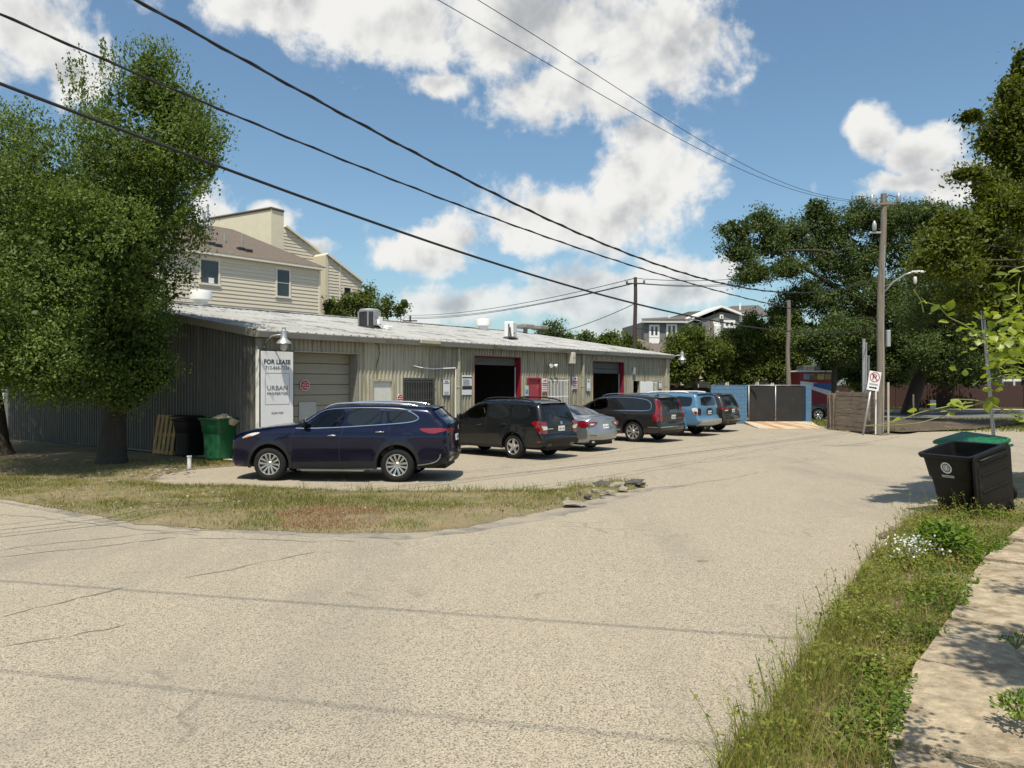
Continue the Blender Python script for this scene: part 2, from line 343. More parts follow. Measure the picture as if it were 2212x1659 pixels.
def sheet(name, pts, z, m, parent=None, kind='structure', step=0, hfun=None):
    v, f, n = cdt([(p[0], p[1]) for p in pts], step, jitter=step*.2)
    V = [(x, y, (hfun(x, y, z) if hfun else z)) for x, y in v]
    b = MB(); b.add(V, f); o = b.build(name, m, parent, smooth=bool(step))
    if parent is None: tag(o, kind=kind)
    return o
ga = [(650*math.cos(2*math.pi*k/48), 650*math.sin(2*math.pi*k/48)) for k in range(48)]
ground = sheet('ground', ga, -.06, M['soil'])
rb = [gnd(1752,915), gnd(1800,925), gnd(1850,935), gnd(1905,940), gnd(1960,937), gnd(2010,928), gnd(2090,917), gnd(2212,907)]
rp = [(-60,-9), (45,-9), (60,20), (60,46.5)] + [(p.x, p.y) for p in reversed(rb)] + [(12,41.3), (6,42), (-9,22), (-18,30), (-60,30)]
road = sheet('road', rp, 0, M['road'])
# cross street beyond the pole, its far kerb and verge
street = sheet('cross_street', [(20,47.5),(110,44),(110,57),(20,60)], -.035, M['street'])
kb = MB(); kb.box(18,112,-.09,.09,-.1,.13, Matrix.Translation((0,60.4,0)) @ Matrix.Rotation(R(-1.9),4,'Z')); o = kb.build('kerb', M['concrete']); tag(o, kind='structure')
walk2 = sheet('far_pavement', [(18,60.6),(112,57.3),(112,59.6),(18,62.9)], .1, M['concrete'])
# ---- lawn island between the lot and the road
def vn(x, y, s):                                    # cheap smooth noise
    return math.sin(x*s+1.3*math.sin(y*s*.7))*math.cos(y*s*1.1+.8*math.sin(x*s*.6))
low = [(-160,1062),(0,1077),(130,1098),(300,1132),(420,1141),(500,1143),(610,1147),(700,1150),(800,1151),(862,1150),(940,1144),(1010,1136),(1100,1118),(1160,1107),(1225,1094),(1290,1076),(1350,1060),(1392,1050)]
upp = [(1385,1044),(1330,1046),(1290,1050),(1210,1056),(1150,1063),(1050,1062),(900,1062),(760,1062),(640,1058),(560,1052),(500,1050),(440,1048),(380,1049),(330,1040),(345,1024),(430,1012),(500,1006)]
lowp = [gnd(x, y) for x, y in low]; uppp = [gnd(x, y) for x, y in upp]
lp = [(p.x+rnd.uniform(-.04,.04), p.y+rnd.uniform(-.05,.05)) for p in lowp+uppp]
lp = resample(lp, .35) ; lp = [(x+rnd.uniform(-.05,.05), y+rnd.uniform(-.05,.05)) for x, y in lp]
lp += [(-6.9,20.5), (-21.5,31.5), (-26,31), (-26,17)]
LPA = np.array(lp)
def pdist(G):
    A = LPA; B = np.roll(A, -1, axis=0); d = np.full(len(G), 1e9); ins = np.zeros(len(G), bool)
    for a, b in zip(A, B):
        ab = b-a; t = np.clip(((G-a)@ab)/max(ab@ab, 1e-12), 0, 1); d = np.minimum(d, np.hypot(*(G-a-t[:,None]*ab).T))
        den = (b[1]-a[1]) or 1e-12; ins ^= ((a[1] > G[:,1]) != (b[1] > G[:,1])) & (G[:,0] < (b[0]-a[0])*(G[:,1]-a[1])/den+a[0])
    return d, ins
def lawnz(x, y, e): return .006+.07*min(1, e/.5)+.025*vn(x, y, 1.7)*min(1, e/.6)+.012*vn(x+5, y, 4.1)*min(1, e/.4)
v, f, n = cdt(lp, .28, .05)
e, _ = pdist(np.array(v)); b = MB(); b.add([(x, y, lawnz(x, y, q)) for (x, y), q in zip(v, e)], f)
lawn = tag(b.build('lawn', M['lawnsoil'], smooth=True), kind='structure')
# concrete apron along the gable wall
sheet('apron', [(-7.15,20.05), (-6.75,20.45), (-20.5,31.3), (-21.0,30.6)], .105, M['concrete'])
# ---- near footpath (separate slabs) and weedy verge
SWK = empty('footpath'); tag(SWK, kind='structure')
wl = [(1.80,3.0),(2.04,4.23),(2.8,5.4),(3.97,6.87),(4.75,7.96),(5.9,9.46),(7.3,10.9),(9.2,13.0),(12.2,16.2),(17,21)]
def along(pl, s):
    acc = 0
    for a, b in zip(pl[:-1], pl[1:]):
        d = math.dist(a, b)
        if acc+d >= s: t = (s-acc)/d; return (a[0]+(b[0]-a[0])*t, a[1]+(b[1]-a[1])*t), ((b[0]-a[0])/d, (b[1]-a[1])/d)
        acc += d
    return pl[-1], ((b[0]-a[0])/d, (b[1]-a[1])/d)
s0 = 0.0
for k, ln in enumerate([1.45,1.55,1.3,1.5,1.4,1.5,1.5,1.4,1.5,1.5,1.5,1.5]):
    (ax, ay), (tx, ty) = along(wl, s0+.035); (bx, by), (sx, sy) = along(wl, s0+ln-.03)
    w = 2.3; q = [(ax, ay), (ax+ty*w, ay-tx*w), (bx+sy*w, by-sx*w), (bx, by)]
    q = resample(q, .16, True); q = [(x+rnd.uniform(-.012,.012), y+rnd.uniform(-.012,.012)) for x, y in q]
    vv, ff, nn = cdt(q, .25, .03); tz = rnd.uniform(-.02,.02); tl = rnd.uniform(-.02,.02)
    hf = lambda x, y: .075+tz+tl*(x-ax)+.006*vn(x, y, 5)
    b = MB(); b.add([(x, y, hf(x, y)) for x, y in vv], ff); nb = len(q)
    b.add([(x, y, hf(x, y)) for x, y in q]+[(x, y, -.05) for x, y in q], [(i, (i+1) % nb, nb+(i+1) % nb, nb+i) for i in range(nb)])
    b.build('slab', M['oldconcrete'], SWK); s0 += ln
vl = [(.62,3.0),(1.16,4.23),(1.75,5.1),(2.44,6.15),(3.76,8.34),(5.0,10.2),(6.2,11.9),(8.2,14.0),(11,17),(16,22)]
vp = vl+[(p[0]-.02, p[1]) for p in reversed(wl)]
v, f, n = cdt(resample(vp, .3, True), .22, .04)
VLA = np.array(vl); WLA = np.array(wl)
def vergez(x, y): return .03+.03*vn(x, y, 2.3)+.015*vn(x, y+3, 6)
b = MB(); b.add([(x, y, max(.004, vergez(x, y))) for x, y in v], f); verge = tag(b.build('verge', M['lawnsoil'], smooth=True), kind='structure')
# ---- cracks, seams and patches in the old paving
def crack(pts, w, wob=.05, ground_pts=False, m='crack'):
    P = [(p[0], p[1]) for p in ([gnd(*q) for q in pts] if not ground_pts else pts)]
    P = resample(P, .16); rr = random.Random(len(P)*7+int(P[0][0]*100)); L_ = []; R_ = []; off = 0
    for i, p in enumerate(P):
        q = P[min(i+1, len(P)-1)]; o_ = P[max(i-1, 0)]; tx, ty = q[0]-o_[0], q[1]-o_[1]; d = math.hypot(tx, ty) or 1
        nx, ny = -ty/d, tx/d; off = .75*off+rr.uniform(-wob, wob); ww = w*rr.uniform(.1, 1.1)*(.25 if i in (0, len(P)-1) else 1)
        L_.append((p[0]+nx*(off+ww), p[1]+ny*(off+ww), .004)); R_.append((p[0]+nx*(off-ww), p[1]+ny*(off-ww), .004))
    n = len(P); b = MB(); b.add(L_+R_, [(i, i+1, n+i+1, n+i) for i in range(n-1)]); return b.build('crack', M[m], road)
for pts, w in [([(1070,1062),(1270,1033),(1400,1013),(1560,984),(1690,962),(1800,944),(1860,938)], .022), ([(1110,1063),(1290,1037),(1420,1015),(1570,987),(1700,965),(1815,944)], .016),
               ([(1800,963),(1850,958),(1900,950),(1945,941)], .07), ([(1150,995),(1260,988),(1330,975),(1420,962)], .02), ([(330,1133),(420,1146),(520,1146),(640,1143),(740,1141)], .03),
               ([(380,1165),(520,1162),(610,1166),(700,1168),(790,1170)], .018), ([(0,1187),(190,1165),(330,1152),(430,1147)], .018), ([(0,1204),(200,1180),(380,1160)], .022),
               ([(400,1250),(500,1230),(600,1210),(690,1193)], .02), ([(0,1330),(60,1310),(200,1282),(300,1262)], .03), ([(0,1395),(100,1378),(230,1355),(330,1335)], .012),
               ([(1500,1000),(1580,992),(1640,985)], .02), ([(1400,1055),(1480,1046),(1560,1037),(1640,1018)], .018), ([(0,1110),(90,1118),(180,1130),(300,1145),(420,1157)], .02),
               ([(1690,1000),(1760,992),(1800,990)], .012)]:
    crack(pts, w)
def blotch(px, py, rx, ry, m, z=.0035):
    c = gnd(px, py); q = [(c.x+rx*math.cos(a)*(1+.28*rnd.uniform(-1,1)), c.y+ry*math.sin(a)*(1+.28*rnd.uniform(-1,1))) for a in [2*math.pi*k/18 for k in range(18)]]
    b = MB(); b.add([(x, y, z) for x, y in chaikin(q, 2, True)], [tuple(range(len(chaikin(q, 2, True))))]); return b.build('oil_stain', M[m], road)
M['roadedge'] = mat('worn_road_edge', (.19,.172,.145), rough=.95, var=.4, scale=3, c2=(.29,.25,.19), c2amt=.8, c2scale=1.3, bump=.4, bscale=50)
for pts, w in (([(480,1146),(610,1151),(720,1155),(862,1156),(960,1148),(1100,1124),(1230,1100),(1300,1080),(1400,1056),(1500,1047)], .30), ([(0,1084),(140,1106),(300,1140),(430,1150)], .10)):
    P = resample([(p.x, p.y) for p in [gnd(*q) for q in pts]], .2); L_ = []; R_ = []
    for i, p in enumerate(P):
        q = P[min(i+1, len(P)-1)]; o_ = P[max(i-1, 0)]; tx, ty = q[0]-o_[0], q[1]-o_[1]; d = math.hypot(tx, ty); ww = w*(.15+.85*math.sin(math.pi*min(1, (i+.3)/(len(P)-.4))))
        L_.append((p[0]-ty/d*ww*rnd.uniform(.8,1.1), p[1]+tx/d*ww*rnd.uniform(.8,1.1), .0025)); R_.append((p[0]+ty/d*ww*rnd.uniform(.5,1.3), p[1]-tx/d*ww*rnd.uniform(.5,1.3), .0025))
    n = len(P); b = MB(); b.add(L_+R_, [(i, i+1, n+i+1, n+i) for i in range(n-1)]); b.build('worn_edge', M['roadedge'], road)
blotch(1518,1211,.075,.06,'crack'); blotch(1825,962,.75,.16,'crack')
# kerbside rubble where the lot paving has broken away
def stone(name, c, s, m, seed, flat=.5):
    rr = random.Random(seed); bm = bmesh.new(); bmesh.ops.create_icosphere(bm, subdivisions=1, radius=1)
    for vv in bm.verts: vv.co = Vector((vv.co.x*s*rr.uniform(.7,1.25), vv.co.y*s*rr.uniform(.6,1.1), max(-.3, vv.co.z)*s*flat*rr.uniform(.7,1.2)))
    me = bpy.data.meshes.new(name); bm.to_mesh(me); bm.free(); me.materials.append(M[m]); o = link(name, me); o.location = c; o.rotation_euler = (rr.uniform(-.2,.2), rr.uniform(-.2,.2), rr.uniform(0,6)); return o
slabs = [(1240,1094,.24,'rock',.16),(1330,1053,.26,'rock',.25),(1368,1048,.26,'darkrock',.3),(1300,1052,.24,'darkrock',.35),(1345,1062,.13,'rock',.5),(1318,1069,.11,'rock',.5),(1285,1066,.1,'rock',.6),(1270,1079,.09,'darkrock',.6),(1300,1076,.07,'rock',.6),(1225,1085,.06,'rock',.7),(1250,1073,.07,'darkrock',.7),(1382,1052,.14,'darkrock',.4)]
for i, (px, py, s, m, fl) in enumerate(slabs):
    g = gnd(px, py); o = stone('paving_chunk', (g.x, g.y, .06), s, m, 50+i, fl)
    tag(o, 'broken chunk of %s at the crumbled tip of the grass island' % ('pale concrete' if m == 'rock' else 'black asphalt'), 'rubble', 'broken paving at the island tip')
for i in range(26):
    px = rnd.gauss(560 if i % 3 == 0 else 330, 40 if i % 3 else 25); py = 1030+rnd.uniform(-8,14)-(px-330)*.06 if i % 3 else 1016+rnd.uniform(-4,6)
    px = min(px, 440) if i % 3 else min(470, 300+rnd.uniform(0,160))
    g = gnd(px, py); s = rnd.uniform(.03,.08); o = stone('rubble_stone', (g.x, g.y, .10), s, 'rock', 100+i, .55)
    tag(o, 'grey rubble stone lying in the shade by the tree root', 'rubble', 'rubble stones between tree and blue car')
for i, (px, py, s) in enumerate([(1915,1162,.13),(1935,1148,.1),(1668,1560,.035)]):
    g = gnd(px, py); tag(stone('stone', (g.x, g.y, .03), s, 'soil', 300+i, .55), ['flat brown stone on the road beside the leafy weed clump', 'brown stone half hidden at the edge of the weeds', 'small reddish stone under the tall verge grass'][i], 'stone')

# ------------------------------------------------------------------ warehouse
A = (-6.8, 20.4); UA = R(40); U = (math.sin(UA), math.cos(UA)); WRZ = R(50)
WM = Matrix.Translation((A[0], A[1], 0)) @ Matrix.Rotation(WRZ, 4, 'Z')
def fz(px, py):
    k = (px-CX)/F; t = (k*A[1]-A[0])/(U[0]-k*U[1]); Y = A[1]+U[1]*t; return t, H+(CY-py)/F*Y
EAVE, SLOPE, RIDGE_Y = 3.55, .159, 9.43
def roof_hit(px, py):
    """point of the front roof slope seen at a picture position, in warehouse coordinates"""
    inv = WM.inverted(); o = inv @ Vector((0,0,H)); d = inv.to_3x3() @ Vector(((px-CX)/F, 1, (CY-py)/F))
    # z = EAVE + SLOPE*y
    t = (EAVE+.06+SLOPE*o.y-o.z)/(d.z-SLOPE*d.y); return o+d*t
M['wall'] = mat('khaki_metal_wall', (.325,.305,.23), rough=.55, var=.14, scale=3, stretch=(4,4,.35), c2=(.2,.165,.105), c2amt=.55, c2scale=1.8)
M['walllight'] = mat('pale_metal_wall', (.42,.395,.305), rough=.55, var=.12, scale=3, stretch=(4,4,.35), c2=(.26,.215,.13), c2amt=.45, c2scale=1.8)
M['wallshade'] = mat('shade_toned_wall', (.082,.087,.08), rough=.6, var=.2, scale=3, stretch=(4,4,.3), c2=(.16,.13,.09), c2amt=.45, c2scale=1.5)  # gable paint with the deep tree shade put into its colour
M['roofwhite'] = mat('white_metal_roof', (.38,.38,.37), rough=.6, var=.16, scale=1.2, c2=(.17,.165,.155), c2amt=.5, c2scale=.9)
M['fascia'] = mat('grey_fascia', (.24,.235,.205), rough=.6, var=.15, scale=2, stretch=(1,1,3), c2=(.14,.125,.1), c2amt=.4)
M['trimkhaki'] = mat('khaki_trim', (.4,.375,.28), rough=.55, var=.12, scale=5, c2=(.22,.17,.1), c2amt=.25)
M['doorslat'] = mat('door_slat', (.28,.265,.205), rough=.5, var=.1, scale=3, stretch=(.4,1,4), c2=(.24,.21,.15), c2amt=.3)
M['darkslat'] = mat('dark_slat', (.085,.088,.085), rough=.6, var=.3, scale=4, stretch=(.5,1,4))
M['redpaint'] = mat('red_paint', (.24,.018,.03), rough=.5, var=.15, scale=4)
M['reddoor'] = mat('red_door', (.33,.05,.06), rough=.55, var=.18, scale=4, c2=(.4,.12,.12), c2amt=.3)
M['rustwhite'] = mat('rusty_white_metal', (.62,.61,.57), rough=.55, var=.1, scale=5, c2=(.36,.2,.09), c2amt=.3)
M['galv'] = mat('galvanised', (.42,.43,.43), rough=.45, metal=.6, var=.15, scale=12)
M['darkgrey'] = mat('dark_grey_metal', (.06,.062,.062), rough=.5, var=.2)
M['beigebox'] = mat('beige_box', (.55,.52,.42), rough=.5, var=.1)
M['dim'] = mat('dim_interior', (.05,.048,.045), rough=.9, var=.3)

WH = empty('warehouse', (A[0], A[1], 0), WRZ, 'long low metal warehouse with white corrugated roof and three roll-up bays', 'warehouse')
LEN = fz(1443, 765)[0]
def ribx(x0, x1, per, prof):
    xs = {round(x0, 4), round(x1, 4)}; k0 = math.floor(x0/per)-1
    for k in range(k0, math.ceil(x1/per)+1):
        for q, _ in prof:
            x = k*per+q*per
            if x0 < x < x1: xs.add(round(x, 4))
    return sorted(xs)
def ribh(x, per, prof):
    q = (x/per) % 1.0; P = list(prof)+[(prof[0][0]+1, prof[0][1])]
    for (a, ha), (b, hb) in zip(P[:-1], P[1:]):
        if a <= q <= b: return ha+(hb-ha)*(q-a)/(b-a)
    a, ha = P[-2]; b, hb = P[-1]; q += 1; return ha+(hb-ha)*(q-a)/(b-a)
RIBW = [(0, 0), (.42, 0), (.55, .034), (.87, .034)]
op = {}
def rect(name, px0, px1, pyt, zb=0.0):
    t0, _ = fz(px0, pyt); t1, z = fz(px1, pyt); t, z = fz((px0+px1)/2, pyt); op[name] = (t0, t1, zb, z); return op[name]
rect('g1', 622, 771, 761); rect('g2', 1024, 1123, 770); rect('g3', 1280, 1346, 781)
rect('d1', 803, 846, 821); rect('w1', 871, 934, 818, .95); rect('d2', 1140, 1165, 817); rect('w2', 1183, 1223, 815.5, .9)
rect('d3', 1366, 1380, 822); rect('w3', 1398, 1415, 822, .95)
def wall_sheets(openings, x0, x1, top, mfun, parent, place, pitch=.9):
    cuts = [x0+pitch*k for k in range(int((x1-x0)/pitch)+1)]+[x1]
    cuts = [c for i, c in enumerate(cuts) if i == 0 or c-cuts[i-1] > .01]
    for a, b_ in zip(cuts[:-1], cuts[1:]):
        bs = [MB(), MB()]; br = sorted({a, b_} | {q for o_ in openings for q in o_[:2] if a < q < b_})
        for p, q in zip(br[:-1], br[1:]):
            mid = (p+q)/2; segs = [(0.02, None)]
            for (t0, t1, z0, z1) in openings:
                if t0 < mid < t1:
                    ns = []
                    if z0 > .1: ns.append((.02, z0))
                    ns.append((z1, None)); segs = ns
            xs = ribx(p, q, .152, RIBW)
            for (z0, z1) in segs:
                b = bs[0 if z1 is None else 1]; vs = []
                for x in xs: h = ribh(x, .152, RIBW); vs += [place(x, h, z0), place(x, h, top(x) if z1 is None else z1)]
                b.add(vs, [(2*i, 2*i+2, 2*i+3, 2*i+1) for i in range(len(xs)-1)])
        for b in bs:
            if b.f: b.build('wall_panel', mfun(a), parent)
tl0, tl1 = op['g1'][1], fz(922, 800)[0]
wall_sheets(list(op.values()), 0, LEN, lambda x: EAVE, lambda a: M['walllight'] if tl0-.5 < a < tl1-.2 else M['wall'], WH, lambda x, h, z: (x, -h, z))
# gable wall on the left, turned a little from square
SK = R(5); ck, sk = math.cos(SK), math.sin(SK); GD = 15.1
gtop = lambda s: EAVE+.02+SLOPE*min(s*ck, 2*RIDGE_Y-s*ck)
wall_sheets([], 0, GD, gtop, lambda a: M['wallshade'], WH, lambda s, h, z: (-s*sk-h*ck, s*ck-h*sk, z))
b = MB()                                             # plain rear and far end walls, floor-to-roof
b.add([(-GD*sk, GD*ck, 0), (LEN, GD*ck, 0), (LEN, GD*ck, gtop(GD)), (-GD*sk, GD*ck, gtop(GD))], [(0,1,2,3)]); b.build('rear_wall', M['wall'], WH)
b = MB(); b.add([(LEN, .0, 0), (LEN, GD*ck, 0), (LEN, GD*ck, gtop(GD)), (LEN, RIDGE_Y, EAVE+SLOPE*RIDGE_Y), (LEN, 0, EAVE)], [(0,1,2,3,4)]); b.build('end_wall', M['wall'], WH)
b = MB(); b.box(.4, LEN-.3, 5.2, 5.3, 0, 3.9); b.build('dark_backing', M['dim'], WH)  # backing added behind the bays to keep their inside dark
# roof sheets
RIBR = [(0, 0), (.36, 0), (.43, .032), (.57, .032), (.64, 0)]
def rz(y): return EAVE+.03+SLOPE*(y if y <= RIDGE_Y else 2*RIDGE_Y-y)
x = -.12; k = 0
while x < LEN+.15:
    x1 = min(x+.915, LEN+.2)
    for (ya, yb) in ((-.27, RIDGE_Y), (RIDGE_Y, GD*ck+.2)):
        xs = ribx(x, x1, .305, RIBR); b = MB(); vs = []; j = rnd.uniform(-.012, .012)
        for q in xs: h = ribh(q, .305, RIBR); vs += [(q, ya+(j if ya < 0 else 0), rz(ya)+h), (q, yb, rz(yb)+h)]
        b.add(vs, [(2*i, 2*i+2, 2*i+3, 2*i+1) for i in range(len(xs)-1)]); b.build('roof_panel', M['roofwhite'], WH)
    x = x1; k += 1
b = MB(); b.add([(-.12, .4, rz(.4)), (-.12, RIDGE_Y, rz(RIDGE_Y)), (-.12-RIDGE_Y*sk*1.1, RIDGE_Y, rz(RIDGE_Y))], [(0,1,2)])
b.add([(-.12, RIDGE_Y, rz(RIDGE_Y)), (-.12, GD*ck+.2, rz(GD*ck)), (-.3-GD*sk, GD*ck+.2, rz(GD*ck)), (-.12-RIDGE_Y*sk*1.1, RIDGE_Y, rz(RIDGE_Y))], [(0,1,2,3)]); b.build('roof_flashing', M['roofwhite'], WH)
b = MB(); b.bev(-.2, LEN+.24, RIDGE_Y-.18, RIDGE_Y+.18, rz(RIDGE_Y)+.02, rz(RIDGE_Y)+.06, .01); b.build('ridge_cap', M['roofwhite'], WH)
# eaves gutter in lengths, rake trim
gx = [-.14, 4.3, 10.2, 16.4, LEN+.14]
for a, c in zip(gx[:-1], gx[1:]):
    b = MB(); b.prism([(-.03,EAVE-.17),(-.25,EAVE-.17),(-.28,EAVE-.02),(-.27,EAVE+.0),(-.03,EAVE+.005)], a+.003, c-.003, Matrix(((0,1,0,0),(1,0,0,0),(0,0,1,0),(0,0,0,1)))); b.build('gutter', M['fascia'], WH)
b = MB(); n_ = 12
for i in range(n_):
    s0_, s1_ = GD*i/n_, GD*(i+1)/n_
    pt = lambda s, o_, dz: (-s*sk-o_*ck, s*ck-o_*sk-.02, gtop(s)+dz)
    vs = [pt(s, o_, dz) for s in (s0_, s1_) for (o_, dz) in ((.04,-.2),(.14,-.18),(.16,.03),(.04,.05))]
    b.add(vs, [(0,4,5,1),(1,5,6,2),(2,6,7,3),(3,7,4,0)])
b.build('rake_trim', M['fascia'], WH)
b = MB(); b.bev(-.05, .09, -.06, .03, 0, EAVE-.18, .006); b.build('corner_trim', M['fascia'], WH)
b = MB(); b.bev(LEN-.09, LEN+.05, -.06, .03, 0, EAVE-.18, .006); b.build('corner_trim', M['trimkhaki'], WH)
for px, wdt in ((987, .1), (1256, .1), (1436, .1)):
    t, _ = fz(px, 800); b = MB(); b.bev(t-wdt/2, t+wdt/2, -.13, -.03, .12, EAVE-.18, .008)
    for z in (.7, 2.0, 3.0): b.bev(t-wdt/2-.015, t+wdt/2+.015, -.136, -.028, z, z+.05, .004)
    b.build('downspout', M['trimkhaki'], WH, angle=None)
# roll-up bays
def bay(key, dm, closed, door_z, reveal):
    t0, t1, _, z = op[key]; D = .42 if closed else .27
    fr = MB(); fr.box(t0-.02, t0, -.037, D, 0, z+.02); fr.box(t0-.02, t1+.02, -.037, D, z, z+.02)
    gd = fr.build('garage_door', M['redpaint'] if reveal else M['trimkhaki'], WH)
    jb = MB(); jb.box(t1, t1+.02, -.037, D, 0, z-.002); jb.build('jamb', M['redpaint'] if reveal else M['fascia'], gd)
    zz = z; h = .305
    while zz > door_z+.05:
        zb = max(door_z, zz-h); b = MB(); b.bev(t0+.005, t1-.005, D-.06, D-.015, zb+.008, zz-.004, .012); b.build('door_panel', dm, gd); zz = zb
    if not closed:
        b = MB(); b.tube([(t1-.06, D-.08, 0), (t1-.06, D-.08, door_z)], .025, 6); b.build('door_track', M['galv'], gd)
    return gd
g1 = bay('g1', M['doorslat'], True, .02, False)
t, z = fz(680, 847); b = MB(); b.bev(t-.3, t+.3, .335, .358, 1.02, 1.62, .01); b.build('patch_plate', M['galv'], g1)
bay('g2', M['darkslat'], False, fz(1075, 791)[1], True)
bay('g3', M['darkslat'], False, fz(1313, 806)[1], True)
# doors and barred windows
def door(key, m, handle=True):
    t0, t1, _, z = op[key]; f_ = MB()
    for a in ((t0-.05, t0+.02), (t1-.02, t1+.05)): f_.box(a[0], a[1], -.05, .06, 0, z+.03)
    f_.box(t0+.02, t1-.02, -.05, .06, z-.03, z+.04); d = f_.build('door', M['trimkhaki'] if m != 'reddoor' else M['redpaint'], WH)
    p = MB(); p.bev(t0+.022, t1-.022, .0, .04, .03, z-.035, .008); p.build('door_leaf', M[m], d)
    if handle: p = MB(); p.tube([(t1-.12, -.05, 1.0), (t1-.12, .005, 1.0)], .03, 8); p.build('handle', M['galv'], d)
    return d
door('d1', 'rustwhite'); door('d2', 'reddoor')
def barred(key, nb, m, back, hbars=(.06, .5, .94)):
    t0, t1, z0, z1 = op[key]; f_ = MB()
    for q in ((t0-.04, t0+.03), (t1-.03, t1+.04)): f_.box(q[0], q[1], -.05, .05, z0-.04, z1+.04)
    f_.box(t0+.03, t1-.03, -.05, .05, z1-.03, z1+.04); f_.box(t0+.03, t1-.03, -.05, .05, z0-.04, z0+.03)
    w = f_.build('window', M['darkgrey'] if m == 'darkgrey' else M['trimkhaki'], WH)
    p = MB(); p.box(t0+.02, t1-.02, .03, .05, z0+.02, z1-.02); p.build('pane', M[back], w)
    for k in range(nb):
        x_ = t0+(t1-t0)*(k+.5)/nb; p = MB(); p.tube([(x_, -.09, z0-.03), (x_, -.09, z1-.06)], .013, 6); p.build('bar', M[m], w)
    for h in hbars:
        zz = z0+(z1-z0)*h-.02; p = MB(); p.box(t0-.05, t1+.05, -.082, -.07, zz, zz+.035); p.build('cross_bar', M[m], w)
barred('w1', 12, 'darkgrey', 'clearglass'); barred('w2', 13, 'white', 'glass'); barred('w3', 7, 'white', 'glass', (.5, .95))
t0, t1, _, z = op['d3']; b = MB(); b.box(t0-.05, t0, -.05, .08, 0, z+.04); b.box(t1, t1+.05, -.05, .08, 0, z+.04); b.box(t0, t1, -.05, .08, z, z+.04); d3 = b.build('door', M['trimkhaki'], WH)
b = MB(); b.bev(0, .9, -.02, .02, .04, z-.03, .008, Matrix.Translation((t1+.05, -.06, 0)) @ Matrix.Rotation(R(-8), 4, 'Z')); b.build('door_leaf', M['white'], d3)
# small fittings on the wall
t, z = fz(1227, 773); b = MB(); b.bev(t-.13, t+.13, -.3, -.04, z-.23, z+.23, .02); b.bev(t-.09, t+.09, -.31, -.295, z+.02, z+.17, .003); b.build('wall_heater', M['beigebox'], WH)
t, z = fz(1187, 788); b = MB()
for s in (-1, 1): b.lathe([(.02,0),(.05,.03),(.08,.12),(.08,.14)], 10, Matrix.Translation((t+s*.13, -.12, z)) @ Matrix.Rotation(R(105), 4, 'X') @ Matrix.Rotation(R(s*25), 4, 'Y'))
b.bev(t-.08, t+.08, -.1, -.03, z-.06, z+.05, .01); b.build('floodlight', M['white'], WH)
t, z = fz(1366, 801); b = MB(); b.bev(t-.08, t+.08, -.14, -.03, z-.16, z+.16, .015); b.build('meter_box', M['galv'], WH)
pth = [fz(890, 789), fz(905, 793), fz(930, 796), fz(955, 795), fz(981, 794)]; b = MB(); b.tube([(q[0], -.06, q[1]) for q in pth]+[(pth[-1][0]+.02, -.06, pth[-1][1]-.05), (pth[-1][0]+.02, -.06, .2)], .022, 6); b.build('conduit', M['white'], WH)
t, z = fz(917, 735); b = MB(); b.bev(t-.45, t+.45, -.32, -.2, EAVE-.12, EAVE+.02, .02); b.build('gutter_patch', M['trimkhaki'], WH)
for pts in ([(797,735),(815,745),(817,762),(809,795)], [(995,737),(990,752),(985,760),(988,768),(995,762)]):
    b = MB(); b.tube([(fz(*q)[0], -.07, fz(*q)[1]) for q in pts], .011, 5); b.build('loose_cable', M['ink'], WH)
# the two barn lamps
def barn_lamp(px, py, label, out=.55):
    t, z = fz(px, py); w = WM @ Vector((t, 0, 0)); r = empty('barn_lamp', (w.x, w.y, z), WRZ, label, 'wall lamp', 'wall lamps on the warehouse')
    b = MB(); b.tube([(-.25,-.03,-.2),(-.25,-.12,-.02),(-.2,-out*.6,.1),(-.1,-out*.9,.12),(0,-out,.1)], .022, 7); b.lathe([(.05,0),(.05,.02)], 10, Matrix.Translation((-.25,-.03,-.2)) @ Matrix.Rotation(R(90),4,'X')); b.build('arm', M['galv'], r, True)
    b = MB(); b.lathe([(.05,.34),(.05,.28),(.085,.25),(.085,.05),(.10,.03),(.17,-.03),(.2,-.09),(.19,-.09),(.09,0)], 18, Matrix.Translation((0,-out,-.02))); b.build('lamp_shade', M['galv'], r, True, 40)
    b = MB(); b.lathe([(.09,0),(.1,-.1),(.085,-.2),(.03,-.25)], 14, Matrix.Translation((0,-out,-.05))); b.build('lamp_glass', M['clearlens'], r, True)
barn_lamp(588, 734, 'silver barn lamp on a bent arm above the lease board')
barn_lamp(1452, 772, 'pale barn lamp on a curved arm at the far end of the warehouse eaves')
# rooftop vents belong to the roof
def drum_vent(px, py, r):
    p = roof_hit(px, py); b = MB(); b.lathe([(r*.62,-.3),(r*.62,.28)], 20, Matrix.Translation(p)); b.lathe([(r*.9,.2),(r,.22),(r,.52),(r*.97,.56),(r*.3,.6),(0.01,.6)], 28, Matrix.Translation(p)); b.build('roof_vent', M['rustwhite'] if 0 else M['white'], WH, True, 35)
drum_vent(434, 659, .40); drum_vent(1044, 712, .38)
p = roof_hit(1135, 719)
b = MB()
for dx in (0, 1.3): b.tube([p+Vector((dx,0,-.2)), p+Vector((dx,0,.28))], .12, 10); b.bev(p.x+dx-.42, p.x+dx+.42, p.y-.35, p.y+.35, p.z+.26, p.z+.5, .05)
b.build('roof_vent', M['fascia'], WH)
